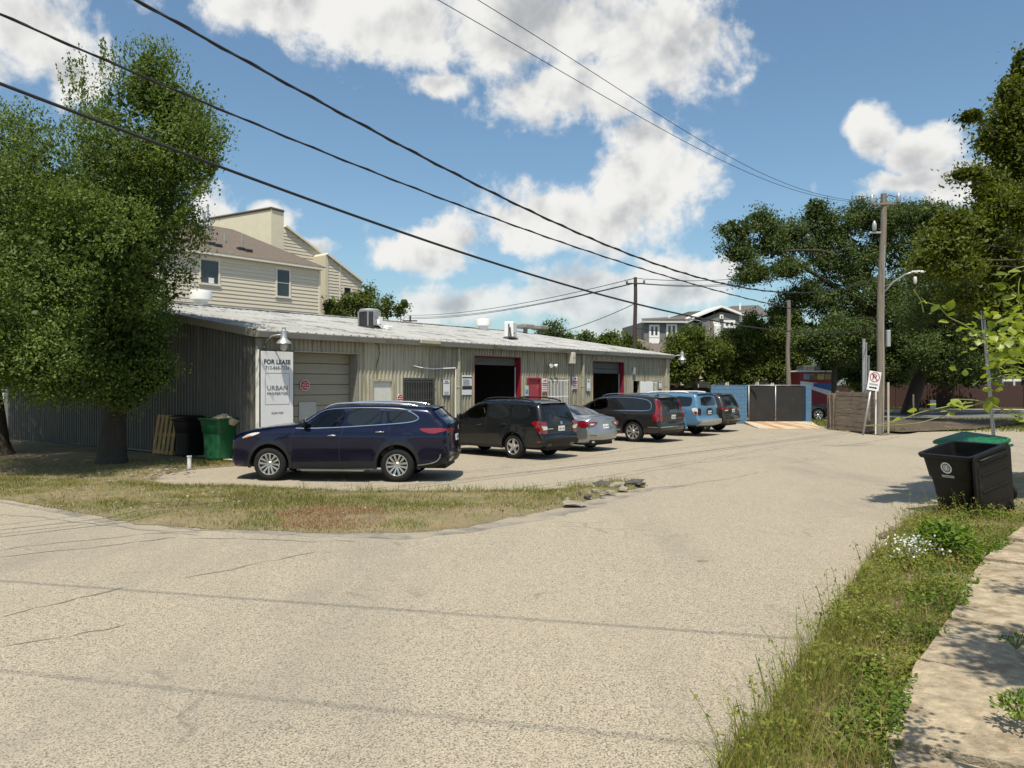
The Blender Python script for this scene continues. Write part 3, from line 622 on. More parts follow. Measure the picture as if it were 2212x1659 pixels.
# air conditioners standing on the roof
def on_roof(px, py): p = roof_hit(px, py); return WM @ p
w = on_roof(798, 706); ac = empty('condenser_unit', w, WRZ+R(10), 'grey round-cornered condenser with louvred sides standing on the white roof', 'air conditioner'); ac.scale = (.9,.9,.88)
b = MB(); b.bev(-.5,.5,-.45,.45,-.12,-.02,.01); b.box(-.4,-.3,-.5,.5,-.02,.03); b.box(.3,.4,-.5,.5,-.02,.03); b.build('stand', M['darkgrey'], ac)
b = MB(); pl = chaikin([(-.38,-.38),(.38,-.38),(.38,.38),(-.38,.38)], 2, True); n_ = len(pl)
b.add([(x,y,.03) for x,y in pl]+[(x,y,.62) for x,y in pl], [tuple(range(n_-1,-1,-1)), tuple(range(n_,2*n_))]+[(i,(i+1)%n_,n_+(i+1)%n_,n_+i) for i in range(n_)]); b.build('coil', M['darkgrey'], ac, True, 30)
for x in (-.385, .385):
    for y in (-.25,.25): b = MB(); b.bev(x-.02,x+.02,y-.03,y+.03,.03,.63,.004); b.build('corner_post', M['galv'], ac)
b = MB(); b.bev(-.2,.2,-.41,-.36,.06,.4,.01); b.bev(-.19,.21,-.43,-.35,.4,.64,.01); b.build('service_panel', M['galv'], ac)
for k in range(11):
    zz = .07+k*.05; b = MB(); b.add([(x*1.03,y*1.03,zz) for x,y in pl]+[(x*1.03,y*1.03,zz+.016) for x,y in pl], [(i,(i+1)%n_,n_+(i+1)%n_,n_+i) for i in range(n_)]+[tuple(range(n_-1,-1,-1)), tuple(range(n_,2*n_))]); b.build('louvre', M['darkgrey'], ac)
b = MB(); b.lathe([(.42,.63),(.43,.7),(.36,.76),(.3,.76),(.28,.72),(.02,.72)], 24); b.build('top_cover', M['galv'], ac, True, 40)
b = MB(); b.bev(.06,.26,-.5,-.41,.12,.42,.01); b.build('switch_box', M['white'], ac)
b = MB(); b.tube([(.0,-.44,.3),(-.1,-.55,.1),(.1,-.6,-.05),(.4,-.6,-.05)], .03, 7); b.bev(.25,.6,-.75,-.5,-.12,.06,.03); b.build('pipe', M['white'], ac)
w = on_roof(1103, 731); ac2 = empty('air_conditioner', w, WRZ+R(28), 'white boxy condenser with a black fan side tilted on the white roof', 'air conditioner')
b = MB(); b.bev(-.4,.45,-.25,.25,0,.06,.01); b.build('stand', M['darkgrey'], ac2)
b = MB(); b.bev(-.38,.38,-.2,.2,.06,.72,.025); b.build('casing', M['white'], ac2)
b = MB(); b.bev(.375,.392,-.17,.17,.1,.68,.004); b.build('fan_grille', M['ink'], ac2)
for k in range(3): b = MB(); b.box(-.28+k*.06, -.24+k*.06, -.206, -.199, .2, .26); b.build('vent_slot', M['ink'], ac2)
b = MB(); b.tube([(-.38,0,.6),(-.6,-.05,.55),(-.8,-.1,.35),(-.95,-.12,.02)], .03, 7); b.tube([(-.38,-.05,.4),(-.58,-.1,.45),(-.75,-.16,.2),(-.8,-.2,-.02)], .03, 7); b.build('pipe', M['ink'], ac2)

# ------------------------------------------------------------------ lettering and wall signs
def txt(body, width, x, y, z, m, parent, name='lettering', height=None, depth=.003, bold=0.0):
    """raised letters in the local x-z plane, read from -y; centred on x, baseline at z"""
    cu = bpy.data.curves.new('t', 'FONT'); cu.body = body; cu.align_x = 'CENTER'; cu.extrude = depth; cu.resolution_u = 2; cu.offset = bold
    o = bpy.data.objects.new('t', cu); col.objects.link(o); bpy.context.view_layer.update()
    me = bpy.data.meshes.new_from_object(o.evaluated_get(bpy.context.evaluated_depsgraph_get())); bpy.data.objects.remove(o); bpy.data.curves.remove(cu)
    xs = [v.co.x for v in me.vertices]; ys = [v.co.y for v in me.vertices]; w = max(xs)-min(xs); s = width/w; sy = s if height is None else height/(max(ys)-min(min(ys),0) or 1); cx = (max(xs)+min(xs))/2
    for v in me.vertices: v.co = Vector(((v.co.x-cx)*s, -v.co.z*1.0, v.co.y*sy))
    for q in me.polygons: pass
    me.name = name; me.materials.clear(); me.materials.append(m)
    bm = bmesh.new(); bm.from_mesh(me); bmesh.ops.recalc_face_normals(bm, faces=bm.faces); bm.to_mesh(me); bm.free()
    q = link(name, me, parent); q.location = (x, y, z); return q
def wallthing(name, px0, px1, py0, py1, label, cat, group=None, y=-.035):
    t0, zt = fz(px0, py0); t1, _ = fz(px1, py0); _, zb = fz((px0+px1)/2, py1); _, zt = fz((px0+px1)/2, py0)
    w = WM @ Vector(((t0+t1)/2, y, 0)); return empty(name, (w.x, w.y, zb), WRZ, label, cat, group), t1-t0, zt-zb
# lease board
r, w, h = wallthing('lease_board', 553, 624, 758, 925, 'tall white FOR LEASE board in a black frame at the warehouse corner', 'sign', y=-.04)
b = MB(); b.bev(-w/2-.03, w/2+.03, -.17, -.01, -.02, h+.03, .008); b.build('frame', M['ink'], r)
b = MB(); b.bev(-w/2-.045, -w/2-.031, -.165, -.012, -.02, h+.03, .003); b.build('side_panel', M['white'], r)
b = MB(); b.bev(-w/2+.01, w/2-.01, -.185, -.168, .01, h-.01, .004); bd = b.build('board', M['signwhite'], r)
S_ = -.188
txt('FOR LEASE', w*.80, 0, S_, h*.835, M['ink'], r, bold=.02); txt('713-868-7226', w*.72, 0, S_, h*.765, M['inkgrey'], r)
txt('URBAN', w*.62, 0, S_, h*.50, M['inkgrey'], r, height=h*.058); txt('PROPERTIES', w*.62, 0, S_, h*.44, M['inkgrey'], r, height=h*.032); txt('SCAN FOR', w*.36, 0, S_, h*.195, M['inkgrey'], r)
b = MB()
for (x0, x1, z0, z1) in ((-.37,.37,.715,.719),(-.37,.37,.315,.319),(-.37,-.363,.315,.719),(.363,.37,.315,.719)): b.box(x0*w, x1*w, S_-.001, S_+.003, z0*h, z1*h)
b.build('border', M['inkgrey'], r)
# octagons: YOU WILL BE TOWED
def octagon(px, py, rad, label, y):
    t, z = fz(px, py); w = WM @ Vector((t, y, 0)); r = empty('tow_octagon', (w.x, w.y, z), WRZ, label, 'sign', 'red octagon tow signs')
    pl = [(rad*math.cos(R(22.5+45*k)), rad*math.sin(R(22.5+45*k))) for k in range(8)]
    b = MB(); b.prism(pl, -.012, 0); b.build('plate', M['white'], r); b = MB(); b.prism([(x*.9, z*.9) for x, z in pl], -.016, -.011); b.build('face', M['inkred'], r)
    for q, (s, k) in enumerate((('YOU', .75), ('WILL BE', 1.35), ('TOWED', 1.25))): txt(s, rad*k, 0, -.018, rad*(.3-.42*q), M['white'], r)
octagon(673, 831, .165, 'red octagon reading YOU WILL BE TOWED on the closed roll-up door', .33)
octagon(863, 860, .15, 'red octagon reading YOU WILL BE TOWED between white door and dark barred window', -.035)
# framed paid parking boards
def paidsign(px0, px1, py0, py1, label):
    r, w, h = wallthing('parking_board', px0, px1, py0, py1, label, 'sign', 'paid parking boards')
    b = MB(); b.bev(-w/2, w/2, -.03, 0, 0, h, .012); b.build('frame', M['ink'], r); b = MB(); b.bev(-w*.43, w*.43, -.036, -.029, h*.035, h*.965, .004); b.build('face', M['signwhite'], r)
    txt('PAID', w*.42, 0, -.037, h*.82, M['ink'], r); txt('PARKING', w*.68, 0, -.037, h*.72, M['ink'], r)
    b = MB()
    for k in range(4): b.box(-w*.3, w*(.3-.06*(k % 2)), -.0385, -.036, h*(.08+.05*k), h*(.095+.05*k))
    b.build('small_print', M['inkgrey'], r)
paidsign(953, 970, 818, 854, 'black framed PAID PARKING board right of the dark barred window')
paidsign(1264, 1273, 817, 845, 'black framed PAID PARKING board beside the third bay')
paidsign(1420, 1427, 821, 840, 'black framed PAID PARKING board near the far corner')
r, w, h = wallthing('notice_board', 996, 1017, 810, 852, 'white notice with two black bands left of the second bay', 'sign')
b = MB(); b.bev(-w/2, w/2, -.015, 0, 0, h, .004); b.build('plate', M['signwhite'], r)
for (a, c) in ((.86,.92),(.28,.46)): b = MB(); b.box(-w/2+.005, w/2-.005, -.019, -.014, h*a, h*c); b.build('band', M['ink'], r)
b = MB()
for k in range(9): b.box(-w*.4, w*(.4-.1*(k % 3)), -.018, -.0145, h*(.49+.036*k), h*(.502+.036*k))
b.build('small_print', M['inkgrey'], r)
def towsign(px0, px1, py0, py1, label):
    r, w, h = wallthing('towing_notice', px0, px1, py0, py1, label, 'sign', 'towing notices'); b = MB(); b.bev(-w/2, w/2, -.015, 0, 0, h, .004); b.build('plate', M['signwhite'], r)
    for (a, c) in ((.62,.7),(.50,.57),(.36,.40),(.22,.26),(.02,.12)): b = MB(); b.box(-w*.46, w*.46, -.019, -.0145, h*a, h*c); b.build('band', M['inkred'], r)
    b = MB(); b.box(-w*.3, w*.1, -.019, -.0145, h*.82, h*.88); b.box(w*.05, w*.3, -.0185, -.0145, h*.8, h*.92); b.build('tow_truck_mark', M['inkred'], r)
towsign(1169, 1180, 817, 848, 'red and white towing notice beside the red door'); towsign(1234, 1245, 813, 842, 'red and white towing notice right of the white barred window')
r, w, h = wallthing('accessible_sign', 1131, 1139, 832, 854, 'pale green accessible parking sign with blue square left of the red door', 'sign', y=-.06); b = MB(); b.bev(-w/2, w/2, -.01, 0, 0, h, .004); b.build('plate', mat('pale_green', (.42,.55,.46), rough=.5), r)
b = MB(); b.box(-w*.33, w*.33, -.014, -.009, h*.22, h*.6); b.build('blue_square', M['inkblue'], r)
b = MB(); b.lathe([(w*.06,0),(w*.06,.004)], 10, Matrix.Translation((-w*.05,-.0145,h*.53)) @ Matrix.Rotation(R(90),4,'X')); b.box(-w*.1, -w*.02, -.018, -.013, h*.36, h*.5); b.box(-w*.1, w*.16, -.018, -.013, h*.36, h*.385); b.box(w*.11, w*.16, -.018, -.013, h*.27, h*.36)
b.build('wheelchair_mark', M['white'], r)
# ------------------------------------------------------------------ cars
# x forward from the rear axle, y to the left, z up. The flanks are a width field over the side view, the rest spans across the outline.
class Car:
    def __init__(s, name, label, outline, wb, wr, width, belt, roof, body, loc, heading, tumble=.33, arch=None, rocker=.27, crown=(.13,.035,.075), rnd_=.085, plan=(.16,.07), shoulder=.02):
        s.wb, s.wr, s.hw, s.belt, s.roof, s.tumble, s.rd, s.plan, s.sh = wb, wr, width/2, belt, roof, tumble, rnd_, plan, shoulder
        s.body = body; s.arch = arch or wr+.075; s.crown = crown
        outline = [(x*.88 if x < -.35 else x, z) for x, z in outline] if 0 else outline; ch = resample(chaikin(outline, 2), .05); s.ch = np.array(ch); s.x0, s.x1 = s.ch[:,0].min(), s.ch[:,0].max()
        s.root = empty(name, loc, R(90)+heading, label, 'car'); rk = rocker
        def arc(cx):
            a0 = math.asin(max(-1, min(1, (rk-s.wr)/s.arch))); n = 22; return [(cx+s.arch*math.cos(math.pi-a0-(math.pi-2*a0)*i/n), s.wr+s.arch*math.sin(math.pi-a0-(math.pi-2*a0)*i/n)) for i in range(n+1)]
        bot = arc(0)+resample([(s.arch*math.cos(math.asin((rk-wr)/s.arch))+.02, rk), (wb-s.arch*math.cos(math.asin((rk-wr)/s.arch))-.02, rk)], .08)+arc(wb)
        t = np.gradient(s.ch, axis=0); t /= np.linalg.norm(t, axis=1)[:,None]; s.nm = np.stack([-t[:,1], t[:,0]], 1)
        c0 = np.array([(s.x0+s.x1)/2, .8])
        if np.sum((s.ch-c0)*s.nm) < 0: s.nm = -s.nm
        s.cr = np.array([crown[0] if (x > wb*.9 and z < belt-.02 and abs(n[0]) > .6) else (crown[2] if n[0] < -.55 else crown[1]) for (x, z), n in zip(s.ch, s.nm)])
        k = np.ones(9)/9; s.cr = np.convolve(np.pad(s.cr, 4, mode='edge'), k, 'valid')
        s.chw = s.W(s.ch)
        # body shell
        poly = [tuple(p) for p in s.ch]+bot; v, f, n = cdt(poly, .06, .004); v = np.array(v); y = s.W(v)
        b = MB(); b.add([(p[0], q, p[1]) for p, q in zip(v, y)], f); b.add([(p[0], -q, p[1]) for p, q in zip(v, y)], [q[::-1] for q in f])
        K = 10; js = [math.sin(math.pi/2*j/K) for j in range(-K, K+1)]; vs = []
        for (x, z), nn, w, c in zip(s.ch, s.nm, s.chw, s.cr):
            for j in js: o = c*(1-j*j); vs.append((x+nn[0]*o, w*j, z+nn[1]*o))
        m_ = len(js); b.add(vs, [(i*m_+j, i*m_+j+1, (i+1)*m_+j+1, (i+1)*m_+j) for i in range(len(s.ch)-1) for j in range(m_-1)])
        me = bpy.data.meshes.new('body'); me.from_pydata(b.v, [], b.f); bm = bmesh.new(); bm.from_mesh(me); bmesh.ops.remove_doubles(bm, verts=bm.verts, dist=.0015); bmesh.ops.recalc_face_normals(bm, faces=bm.faces); bm.to_mesh(me); bm.free()
        me.materials.append(body); me.polygons.foreach_set('use_smooth', [True]*len(me.polygons)); me.update(); s.shell = link('body', me, s.root)
        # underside and wheel housings
        b = MB(); b.box(s.x0+.12, s.x1-.2, -s.hw+.33, s.hw-.33, rk-.02, .9); b.box(s.arch, wb-s.arch, -s.hw+.06, s.hw-.06, rk+.004, .6)
        for cx in (0, wb):
            for sg in (-1, 1):
                pts = [(cx+(s.arch+.012)*math.cos(a), s.wr+(s.arch+.012)*math.sin(a)) for a in [math.pi*q/14 for q in range(15)]]
                b.add([(x, sg*(s.hw-.035), z) for x, z in pts]+[(x, sg*(s.hw-.36), z) for x, z in pts], [(q, q+1, 15+q+1, 15+q) for q in range(14)])
        b.build('underbody', M['underbody'], s.root)
    def W(s, P):
        P = np.asarray(P, float); x, z = P[:,0], P[:,1]; b = s.belt
        y = s.hw+np.interp(z, [.15,.30,.48,.68,b-.16,b-.07,b,b+.03,s.roof+.1], [-.075,-.045,-.022,-.006,0,-s.sh*.6,-s.sh-.012,-s.sh-.022,-s.sh-.022-(s.roof+.07-b)*s.tumble])
        xc = (s.x0+s.x1)/2; hl = (s.x1-s.x0)/2; t = (x-xc)/hl
        y = y-np.where(t > 0, s.plan[0]*np.abs(t)**4.5, s.plan[1]*np.abs(t)**4.5)
        for cx in (0, s.wb):
            r = np.hypot(x-cx, z-s.wr); y = y+.018*np.exp(-((r-s.arch)/.09)**2)*(z < b)
        d = np.full(len(P), 1e9)
        for i in range(0, len(s.ch)-1):
            a, c = s.ch[i], s.ch[i+1]; ab = c-a; tt = np.clip(((P-a)@ab)/max(ab@ab, 1e-12), 0, 1); d = np.minimum(d, np.hypot(P[:,0]-a[0]-tt*ab[0], P[:,1]-a[1]-tt*ab[1]))
        r = s.rd; q = np.clip(d, 0, r); return y-(r-np.sqrt(np.maximum(0, r*r-(r-q)**2)))
    def side(s, name, poly, m, off=.005, smooth=1, parent=None, step=.09, sides=(1, -1), skirt=.02, rs=.06):
        """a panel laid on the flank, given in side view"""
        poly = chaikin(list(poly), smooth, True) if smooth else list(poly); poly = resample(poly, rs, True)
        v, f, n = cdt(poly, step, .004); v = np.array(v); y = s.W(v)+off; rim = np.array(poly); yr = s.W(rim); out = []
        for sg in sides:
            b = MB(); b.add([(p[0], sg*q, p[1]) for p, q in zip(v, y)], f); n = len(rim)
            b.add([(p[0], sg*(q+off), p[1]) for p, q in zip(rim, yr)]+[(p[0], sg*(q-skirt), p[1]) for p, q in zip(rim, yr)], [(i, (i+1) % n, n+(i+1) % n, n+i) for i in range(n)])
            out.append(b.build(name, m, parent or s.root, True, 35))
        return out
    def strip(s, name, pts, w, m, off=.008, parent=None, closed=False, sides=(1, -1), th=.006):
        """a moulding that follows a line on the flank"""
        P = np.array(resample(chaikin(pts, 1) if len(pts) > 2 else pts, .06)); t = np.gradient(P, axis=0); t /= np.linalg.norm(t, axis=1)[:,None]; nn = np.stack([-t[:,1], t[:,0]], 1)
        a, c = P+nn*w/2, P-nn*w/2; ya, yc = s.W(a), s.W(c); n = len(P)
        for sg in sides:
            b = MB(); vs = [(p[0], sg*(q-.01), p[1]) for p, q in zip(a, ya)]+[(p[0], sg*(q+off), p[1]) for p, q in zip(a, ya)]+[(p[0], sg*(q+off), p[1]) for p, q in zip(c, yc)]+[(p[0], sg*(q-.01), p[1]) for p, q in zip(c, yc)]
            b.add(vs, [(k*n+i, k*n+i+1, (k+1)*n+i+1, (k+1)*n+i) for k in range(3) for i in range(n-1)]+[(0, n, 2*n, 3*n), (n-1, 2*n-1, 3*n-1, 4*n-1)]); b.build(name, m, parent or s.root, True, 35)
    def across(s, yz, off=0.0, front=False):
        """point on the tail (or windscreen) at width y and height z"""
        top = int(np.argmax(s.ch[:,1])); seg = np.arange(top, len(s.ch)) if not front else np.arange(top, -1, -1)
        if s.ch[0,0] < s.ch[-1,0]: seg = np.arange(top, -1, -1) if not front else np.arange(top, len(s.ch))
        zz = -np.minimum.accumulate(s.ch[seg,1]-np.arange(len(seg))*1e-6); out = []
        for (y, z) in yz:
            q = float(np.interp(-z, zz, np.arange(len(seg)))); i = int(min(q, len(seg)-2)); fr = q-i; A_, B_ = seg[i], seg[i+1]
            c = s.ch[A_]*(1-fr)+s.ch[B_]*fr; nn = s.nm[A_]*(1-fr)+s.nm[B_]*fr; nn = nn/np.linalg.norm(nn); w = s.chw[A_]*(1-fr)+s.chw[B_]*fr; cr = s.cr[A_]*(1-fr)+s.cr[B_]*fr
            j = max(-1, min(1, y/w)); o = cr*(1-j*j)+off; out.append((c[0]+nn[0]*o, y, c[1]+nn[1]*o))
        return out
    def tail(s, name, poly, m, off=.006, smooth=1, mirror=False, parent=None, front=False, step=.09, skirt=.02):
        poly = chaikin(list(poly), smooth, True) if smooth else list(poly); poly = resample(poly, .06, True)
        for sg in ((1, -1) if mirror else (1,)):
            pl = [(sg*y, z) for y, z in poly]; v, f, n = cdt(pl, step, .004); b = MB(); b.add(s.across(v, off, front), f); n = len(pl)
            b.add(s.across(pl, off, front)+s.across(pl, -skirt, front), [(i, (i+1) % n, n+(i+1) % n, n+i) for i in range(n)]); o = b.build(name, m, parent or s.root, True, 35)
        return o
    def wheels(s, kind, rim_r, n, dish=.02, lip='alloy'):
        tw = .235; R_ = s.wr; mesh = {}
        rot = Matrix.Rotation(R(-90), 4, 'X')            # lathe axis -> +y is the outer face
        b = MB(); h = tw/2; b.lathe([(rim_r,-h*.9),(rim_r+.015,-h),(R_-.055,-h),(R_-.018,-h*.82),(R_,-h*.5),(R_,h*.5),(R_-.018,h*.82),(R_-.055,h),(rim_r+.015,h),(rim_r,h*.9)], 40, rot, True); ty = b
        d = MB(); d.lathe([(rim_r*.97,-.05),(rim_r*.97,.0),(.01,.0)], 28, rot)
        rm = MB(); rm.lathe([(rim_r+.004,h*.88),(rim_r+.006,h*1.0),(rim_r-.012,h*1.0),(rim_r-.022,h*.8),(rim_r-.022,-.04),(rim_r+.004,-.04)], 40, rot, True)
        rm.lathe([(.062,.0),(.062,h*.78),(.045,h*.9),(.001,h*.9)], 16, rot)
        def spoke(a, w0, w1, r0=.045, r1=rim_r-.01, y0=h*.8, y1=h*.92, skew=0.0):
            vs = []
            for (r, w, y, sk_) in ((r0, w0, y0, 0), ((r0+r1)/2, (w0+w1)/2, (y0+y1)/2+.006, skew*.4), (r1, w1, y1, skew)):
                for (dx, dy) in ((-w/2-.006, -.03), (-w/2, 0), (w/2, 0), (w/2+.006, -.03)):
                    ca, sa = math.cos(a+sk_/r), math.sin(a+sk_/r); vs.append((r*ca-dx*sa, y+dy, r*sa+dx*ca))
            rm.add(vs, [(k*4+j, k*4+j+1, (k+1)*4+j+1, (k+1)*4+j) for k in (0, 1) for j in range(3)])
        for k in range(n):
            a = 2*math.pi*k/n+math.pi/2
            if kind == 'petal': spoke(a-.16, .024, .052, skew=-.03); spoke(a+.16, .024, .052, skew=.03)
            elif kind == 'five': spoke(a, .10, .055); 
            elif kind == 'blade': spoke(a, .035, .095, skew=.05)
            elif kind == 'twin': spoke(a-.11, .028, .028); spoke(a+.11, .028, .028)
            else: spoke(a, .045, .05)
        if s.__dict__.get('wmats') is None: s.wmats = ('alloy',)
        first = None
        for cx in (0, s.wb):
            for sg in (1, -1):
                w = bpy.data.objects.new('wheel', None)
                if first is None:
                    T = ty.build('wheel', M['rubber'], s.root, True, 40); rmo = rm.build('rim', M[lip], T, True, 30); do = d.build('brake_disc', M['darkalloy'], T); first = (T, rmo, do); T.name = 'wheel'; o = T
                else:
                    o = first[0].copy(); col.objects.link(o); o.parent = s.root
                    for q in first[1:]: c = q.copy(); col.objects.link(c); c.parent = o
                bpy.data.objects.remove(w)
                o.location = (cx, sg*(s.hw-.135), s.wr); o.rotation_euler = (0, rnd.uniform(0, 1.2), 0) if sg > 0 else (0, rnd.uniform(0, 1), math.pi)
    def see(s, polys, wind, cl='seat'):
        """open the shell behind the front windows and put seats inside"""
        bm = bmesh.new(); bm.from_mesh(s.shell.data)
        def inside(x, z, P):
            c = False
            for (ax, az), (bx_, bz) in zip(P, P[1:]+P[:1]):
                if (az > z) != (bz > z) and x < (bx_-ax)*(z-az)/(bz-az)+ax: c = not c
            return c
        dead = []
        for f in bm.faces:
            if any(all(inside(v.co.x, v.co.z, P) for v in f.verts) for P in polys) and abs(f.calc_center_median().y) > s.hw*.6 and abs(f.normal.y) > .6: dead.append(f)
            else:
                c = f.calc_center_median()
                if c.x > s.wb*.45 and wind[0]+.05 < c.z < wind[1]-.03 and abs(c.y) < wind[2]-.06 and f.normal.x > .25: dead.append(f)
        bmesh.ops.delete(bm, geom=dead, context='FACES'); bm.to_mesh(s.shell.data); bm.free()
        for (x, ys, w) in ((s.wb*.43, (-.4, .4), .5), (s.wb*.08, (-.38, .38), .62)):
            for y in ys:
                b = MB(); Mx = Matrix.Translation((x, y, .62)) @ Matrix.Rotation(R(-14), 4, 'Y'); b.bev(-.06, .08, -w/2, w/2, 0, .62, .05, Mx); b.bev(-.05, .06, -.13, .13, .66, .85, .04, Mx); b.bev(-.02, .5, -w/2, w/2, -.08, .06, .05, Matrix.Translation((x, y, .62))); b.build('seat', M[cl], s.root, True, 40)
        b = MB(); b.bev(s.wb*.68, s.wb*.84, -s.hw+.2, s.hw-.2, .8, s.belt-.06, .05); b.build('dashboard', M['underbody'], s.root)
        b = MB(); Mx = Matrix.Translation((s.wb*.63, .4, s.belt-.14)) @ Matrix.Rotation(R(65), 4, 'Y'); n = 16
        b.tube([Mx @ Vector((.18*math.cos(2*math.pi*k/n), .18*math.sin(2*math.pi*k/n), 0)) for k in range(n+1)], .016, 6); b.build('steering_wheel', M['underbody'], s.root)
        for o in list(s.root.children):
            if o.name.split('.')[0] in ('windscreen',): o.data.materials[0] = M['seeglass']
    def archtrim(s, w, m, off=.016):
        for cx in (0, s.wb):
            n = 18; pts = [(cx+(s.arch+w/2)*math.cos(math.pi*(1.06-1.12*q/n)), s.wr+(s.arch+w/2)*math.sin(math.pi*(1.06-1.12*q/n))) for q in range(n+1)]; s.strip('arch_trim', pts, w, m, off)
    def seams(s, lines):
        for l in lines: s.strip('door_seam', l, .011, M['underbody'], .0015)
    def handles(s, pts, m):
        for (x, z) in pts:
            y = float(s.W([(x, z)])[0])
            for sg in (1, -1):
                b = MB(); b.tube([(x-.1, sg*(y-.01), z), (x-.085, sg*(y+.026), z+.003), (x, sg*(y+.034), z+.004), (x+.085, sg*(y+.026), z+.002), (x+.1, sg*(y-.01), z)], [.012,.016,.017,.016,.012], 7); b.build('door_handle', m, s.root, True)
    def mirrors(s, x, z, m, m2=None):
        y = float(s.W([(x, z)])[0])
        for sg in (1, -1):
            b = MB(); Mx = Matrix.Translation((x, sg*(y+.14), z+.06)) @ Matrix.Diagonal((.085,.125,.09,1)); bm = bmesh.new(); bmesh.ops.create_icosphere(bm, subdivisions=2, radius=1)
            for q in bm.verts: q.co.x = max(-.55, q.co.x)
            bm.verts.index_update(); b.add([Mx @ q.co for q in bm.verts], [[q.index for q in f.verts] for f in bm.faces]); bm.free(); b.tube([(x+.02, sg*(y-.03), z), (x, sg*(y+.08), z+.03)], .025, 6); o = b.build('mirror', m, s.root, True)
    def rails(s, pts, m, yoff=.13, r=.018, feet=()):
        """roof rails: points (x, z)"""
        for sg in (1, -1):
            P = chaikin([(x, z) for x, z in pts], 2); y = [s.hw-s.sh-(s.roof-s.belt)*s.tumble-yoff]*len(P)
            b = MB(); b.tube([(p[0], sg*q, p[1]) for p, q in zip(P, y)], r, 8); o = b.build('roof_rail', m, s.root, True)
    def plate(s, y, z, w=.29, h=.14, off=.012, text=None):
        p = s.across([(y-w/2, z), (y+w/2, z), (y+w/2, z+h), (y-w/2, z+h)], off); b = MB(); b.add(p, [(0,1,2,3)]); q = s.across([(y-w/2, z), (y+w/2, z), (y+w/2, z+h), (y-w/2, z+h)], -.01); b.add(p+q, [(i, (i+1) % 4, 4+(i+1) % 4, 4+i) for i in range(4)]); o = b.build('number_plate', M['plate'], s.root)
        b = MB()
        for k in range(7):
            if k == 3: continue
            y0 = y-w*.42+k*w*.12; c = s.across([(y0, z+h*.25), (y0+w*.085, z+h*.25), (y0+w*.085, z+h*.68), (y0, z+h*.68)], off+.002); b.add(c, [(0,1,2,3)])
        b.build('plate_characters', M['inkgrey'], o)
    def lettering(s, body, y, z, width, m):
        p = s.across([(y, z)], .008)[0]; q = s.across([(y, z+.03)], .008)[0]; tilt = math.atan2(q[0]-p[0], .03)
        o = txt(body, width, 0, 0, 0, m, s.root, 'lettering'); o.location = p; o.rotation_euler = (0, 0, R(-90)); o.rotation_euler = (Matrix.Rotation(R(-90), 3, 'Z') @ Matrix.Rotation(-tilt, 3, 'X')).to_euler()
    def emblem(s, y, z, rx, m):
        p = s.across([(y, z)], .012)[0]; b = MB(); n = 16
        for k in range(n):
            a0, a1 = 2*math.pi*k/n, 2*math.pi*(k+1)/n
            b.add(s.across([(y+rx*math.cos(a0), z+rx*.68*math.sin(a0)), (y+rx*math.cos(a1), z+rx*.68*math.sin(a1)), (y+rx*.72*math.cos(a1), z+rx*.45*math.sin(a1)), (y+rx*.72*math.cos(a0), z+rx*.45*math.sin(a0))], .01), [(0,1,2,3)])
        b.add(s.across([(y-rx*.15, z-rx*.5), (y+rx*.15, z-rx*.5), (y+rx*.15, z+rx*.5), (y-rx*.15, z+rx*.5)], .011), [(0,1,2,3)])
        b.build('emblem', m, s.root)
    def wiper(s, y0, y1, z):
        P = s.across([(y0, z), ((y0+y1)/2, z+.02), (y1, z+.035)], .025); b = MB(); b.tube(P, .009, 5); b.build('rear_wiper', M['ink'], s.root)
    def spoiler(s, x, z, length, w, m, th=.03, drop=.015):
        b = MB(); P = [(x+.18, z-.01), (x+.1, z+.012), (x-length*.6, z+.005), (x-length, z-drop), (x-length, z-drop-th*.5), (x-length*.4, z-th-.01), (x+.18, z-.05)]
        ys = [-1,-.9,-.5,0,.5,.9,1]; n = len(P); vs = []
        for j in ys:
            sh = (1-abs(j)**3)*.04; vs += [(p[0]-sh, j*w/2, p[1]+(1-j*j)*.02) for p in P]
        b.add(vs, [(a*n+i, a*n+(i+1) % n, (a+1)*n+(i+1) % n, (a+1)*n+i) for a in range(len(ys)-1) for i in range(n)]+[tuple(range(n)), tuple((len(ys)-1)*n+i for i in range(n))]); b.build('rear_spoiler', m, s.root, True, 40)
    def fin(s, x, z):
        b = MB(); b.add([(x+.09, 0, z-.01), (x-.07, .03, z-.01), (x-.07, -.03, z-.01), (x-.06, 0, z+.05)], [(0,1,3),(0,3,2),(1,2,3),(0,2,1)]); b.build('antenna_fin', s.body, s.root)
def place(px, py, a, hw):
    g = gnd(px, py); left = Vector((-math.cos(a), -math.sin(a), 0)); c = g-left*(hw-.1); return (c.x, c.y, 0)

# --- 1: dark blue three-row SUV, side on
a = R(85.2); HW = .965
def hz(zx, zy):
    x, z = (1600-zx)/430, (822-zy)/430
    if x > 2.85: x = 2.85+(x-2.85)*1.28
    if x < -.35: x = -.35+(x+.35)*.86
    return (x, z)
bl = paint('blue_paint', (.0022,.0036,.024), metal=.45, rough=.2)
o1 = [hz(*p) for p in [(90,700),(62,690),(52,610),(58,500),(70,420),(110,385),(190,352),(330,318),(470,302),(600,292),(640,282),(720,230),(820,165),(890,135),(960,122),(1100,112),(1300,108),(1500,109),(1700,114),(1830,122),(1935,136),(1975,175),(2040,235),(2095,268),(2115,300),(2120,400),(2128,480),(2142,540),(2142,590),(2120,635),(1990,668),(1830,680)]]
c1 = Car('parked_suv', 'dark blue three-row SUV with chrome roof rails parked side on by the grass', o1, 2.85, .372, 1.93, 1.17, 1.66, bl, place(859,1040,a,HW), a, rocker=.30, shoulder=.05)
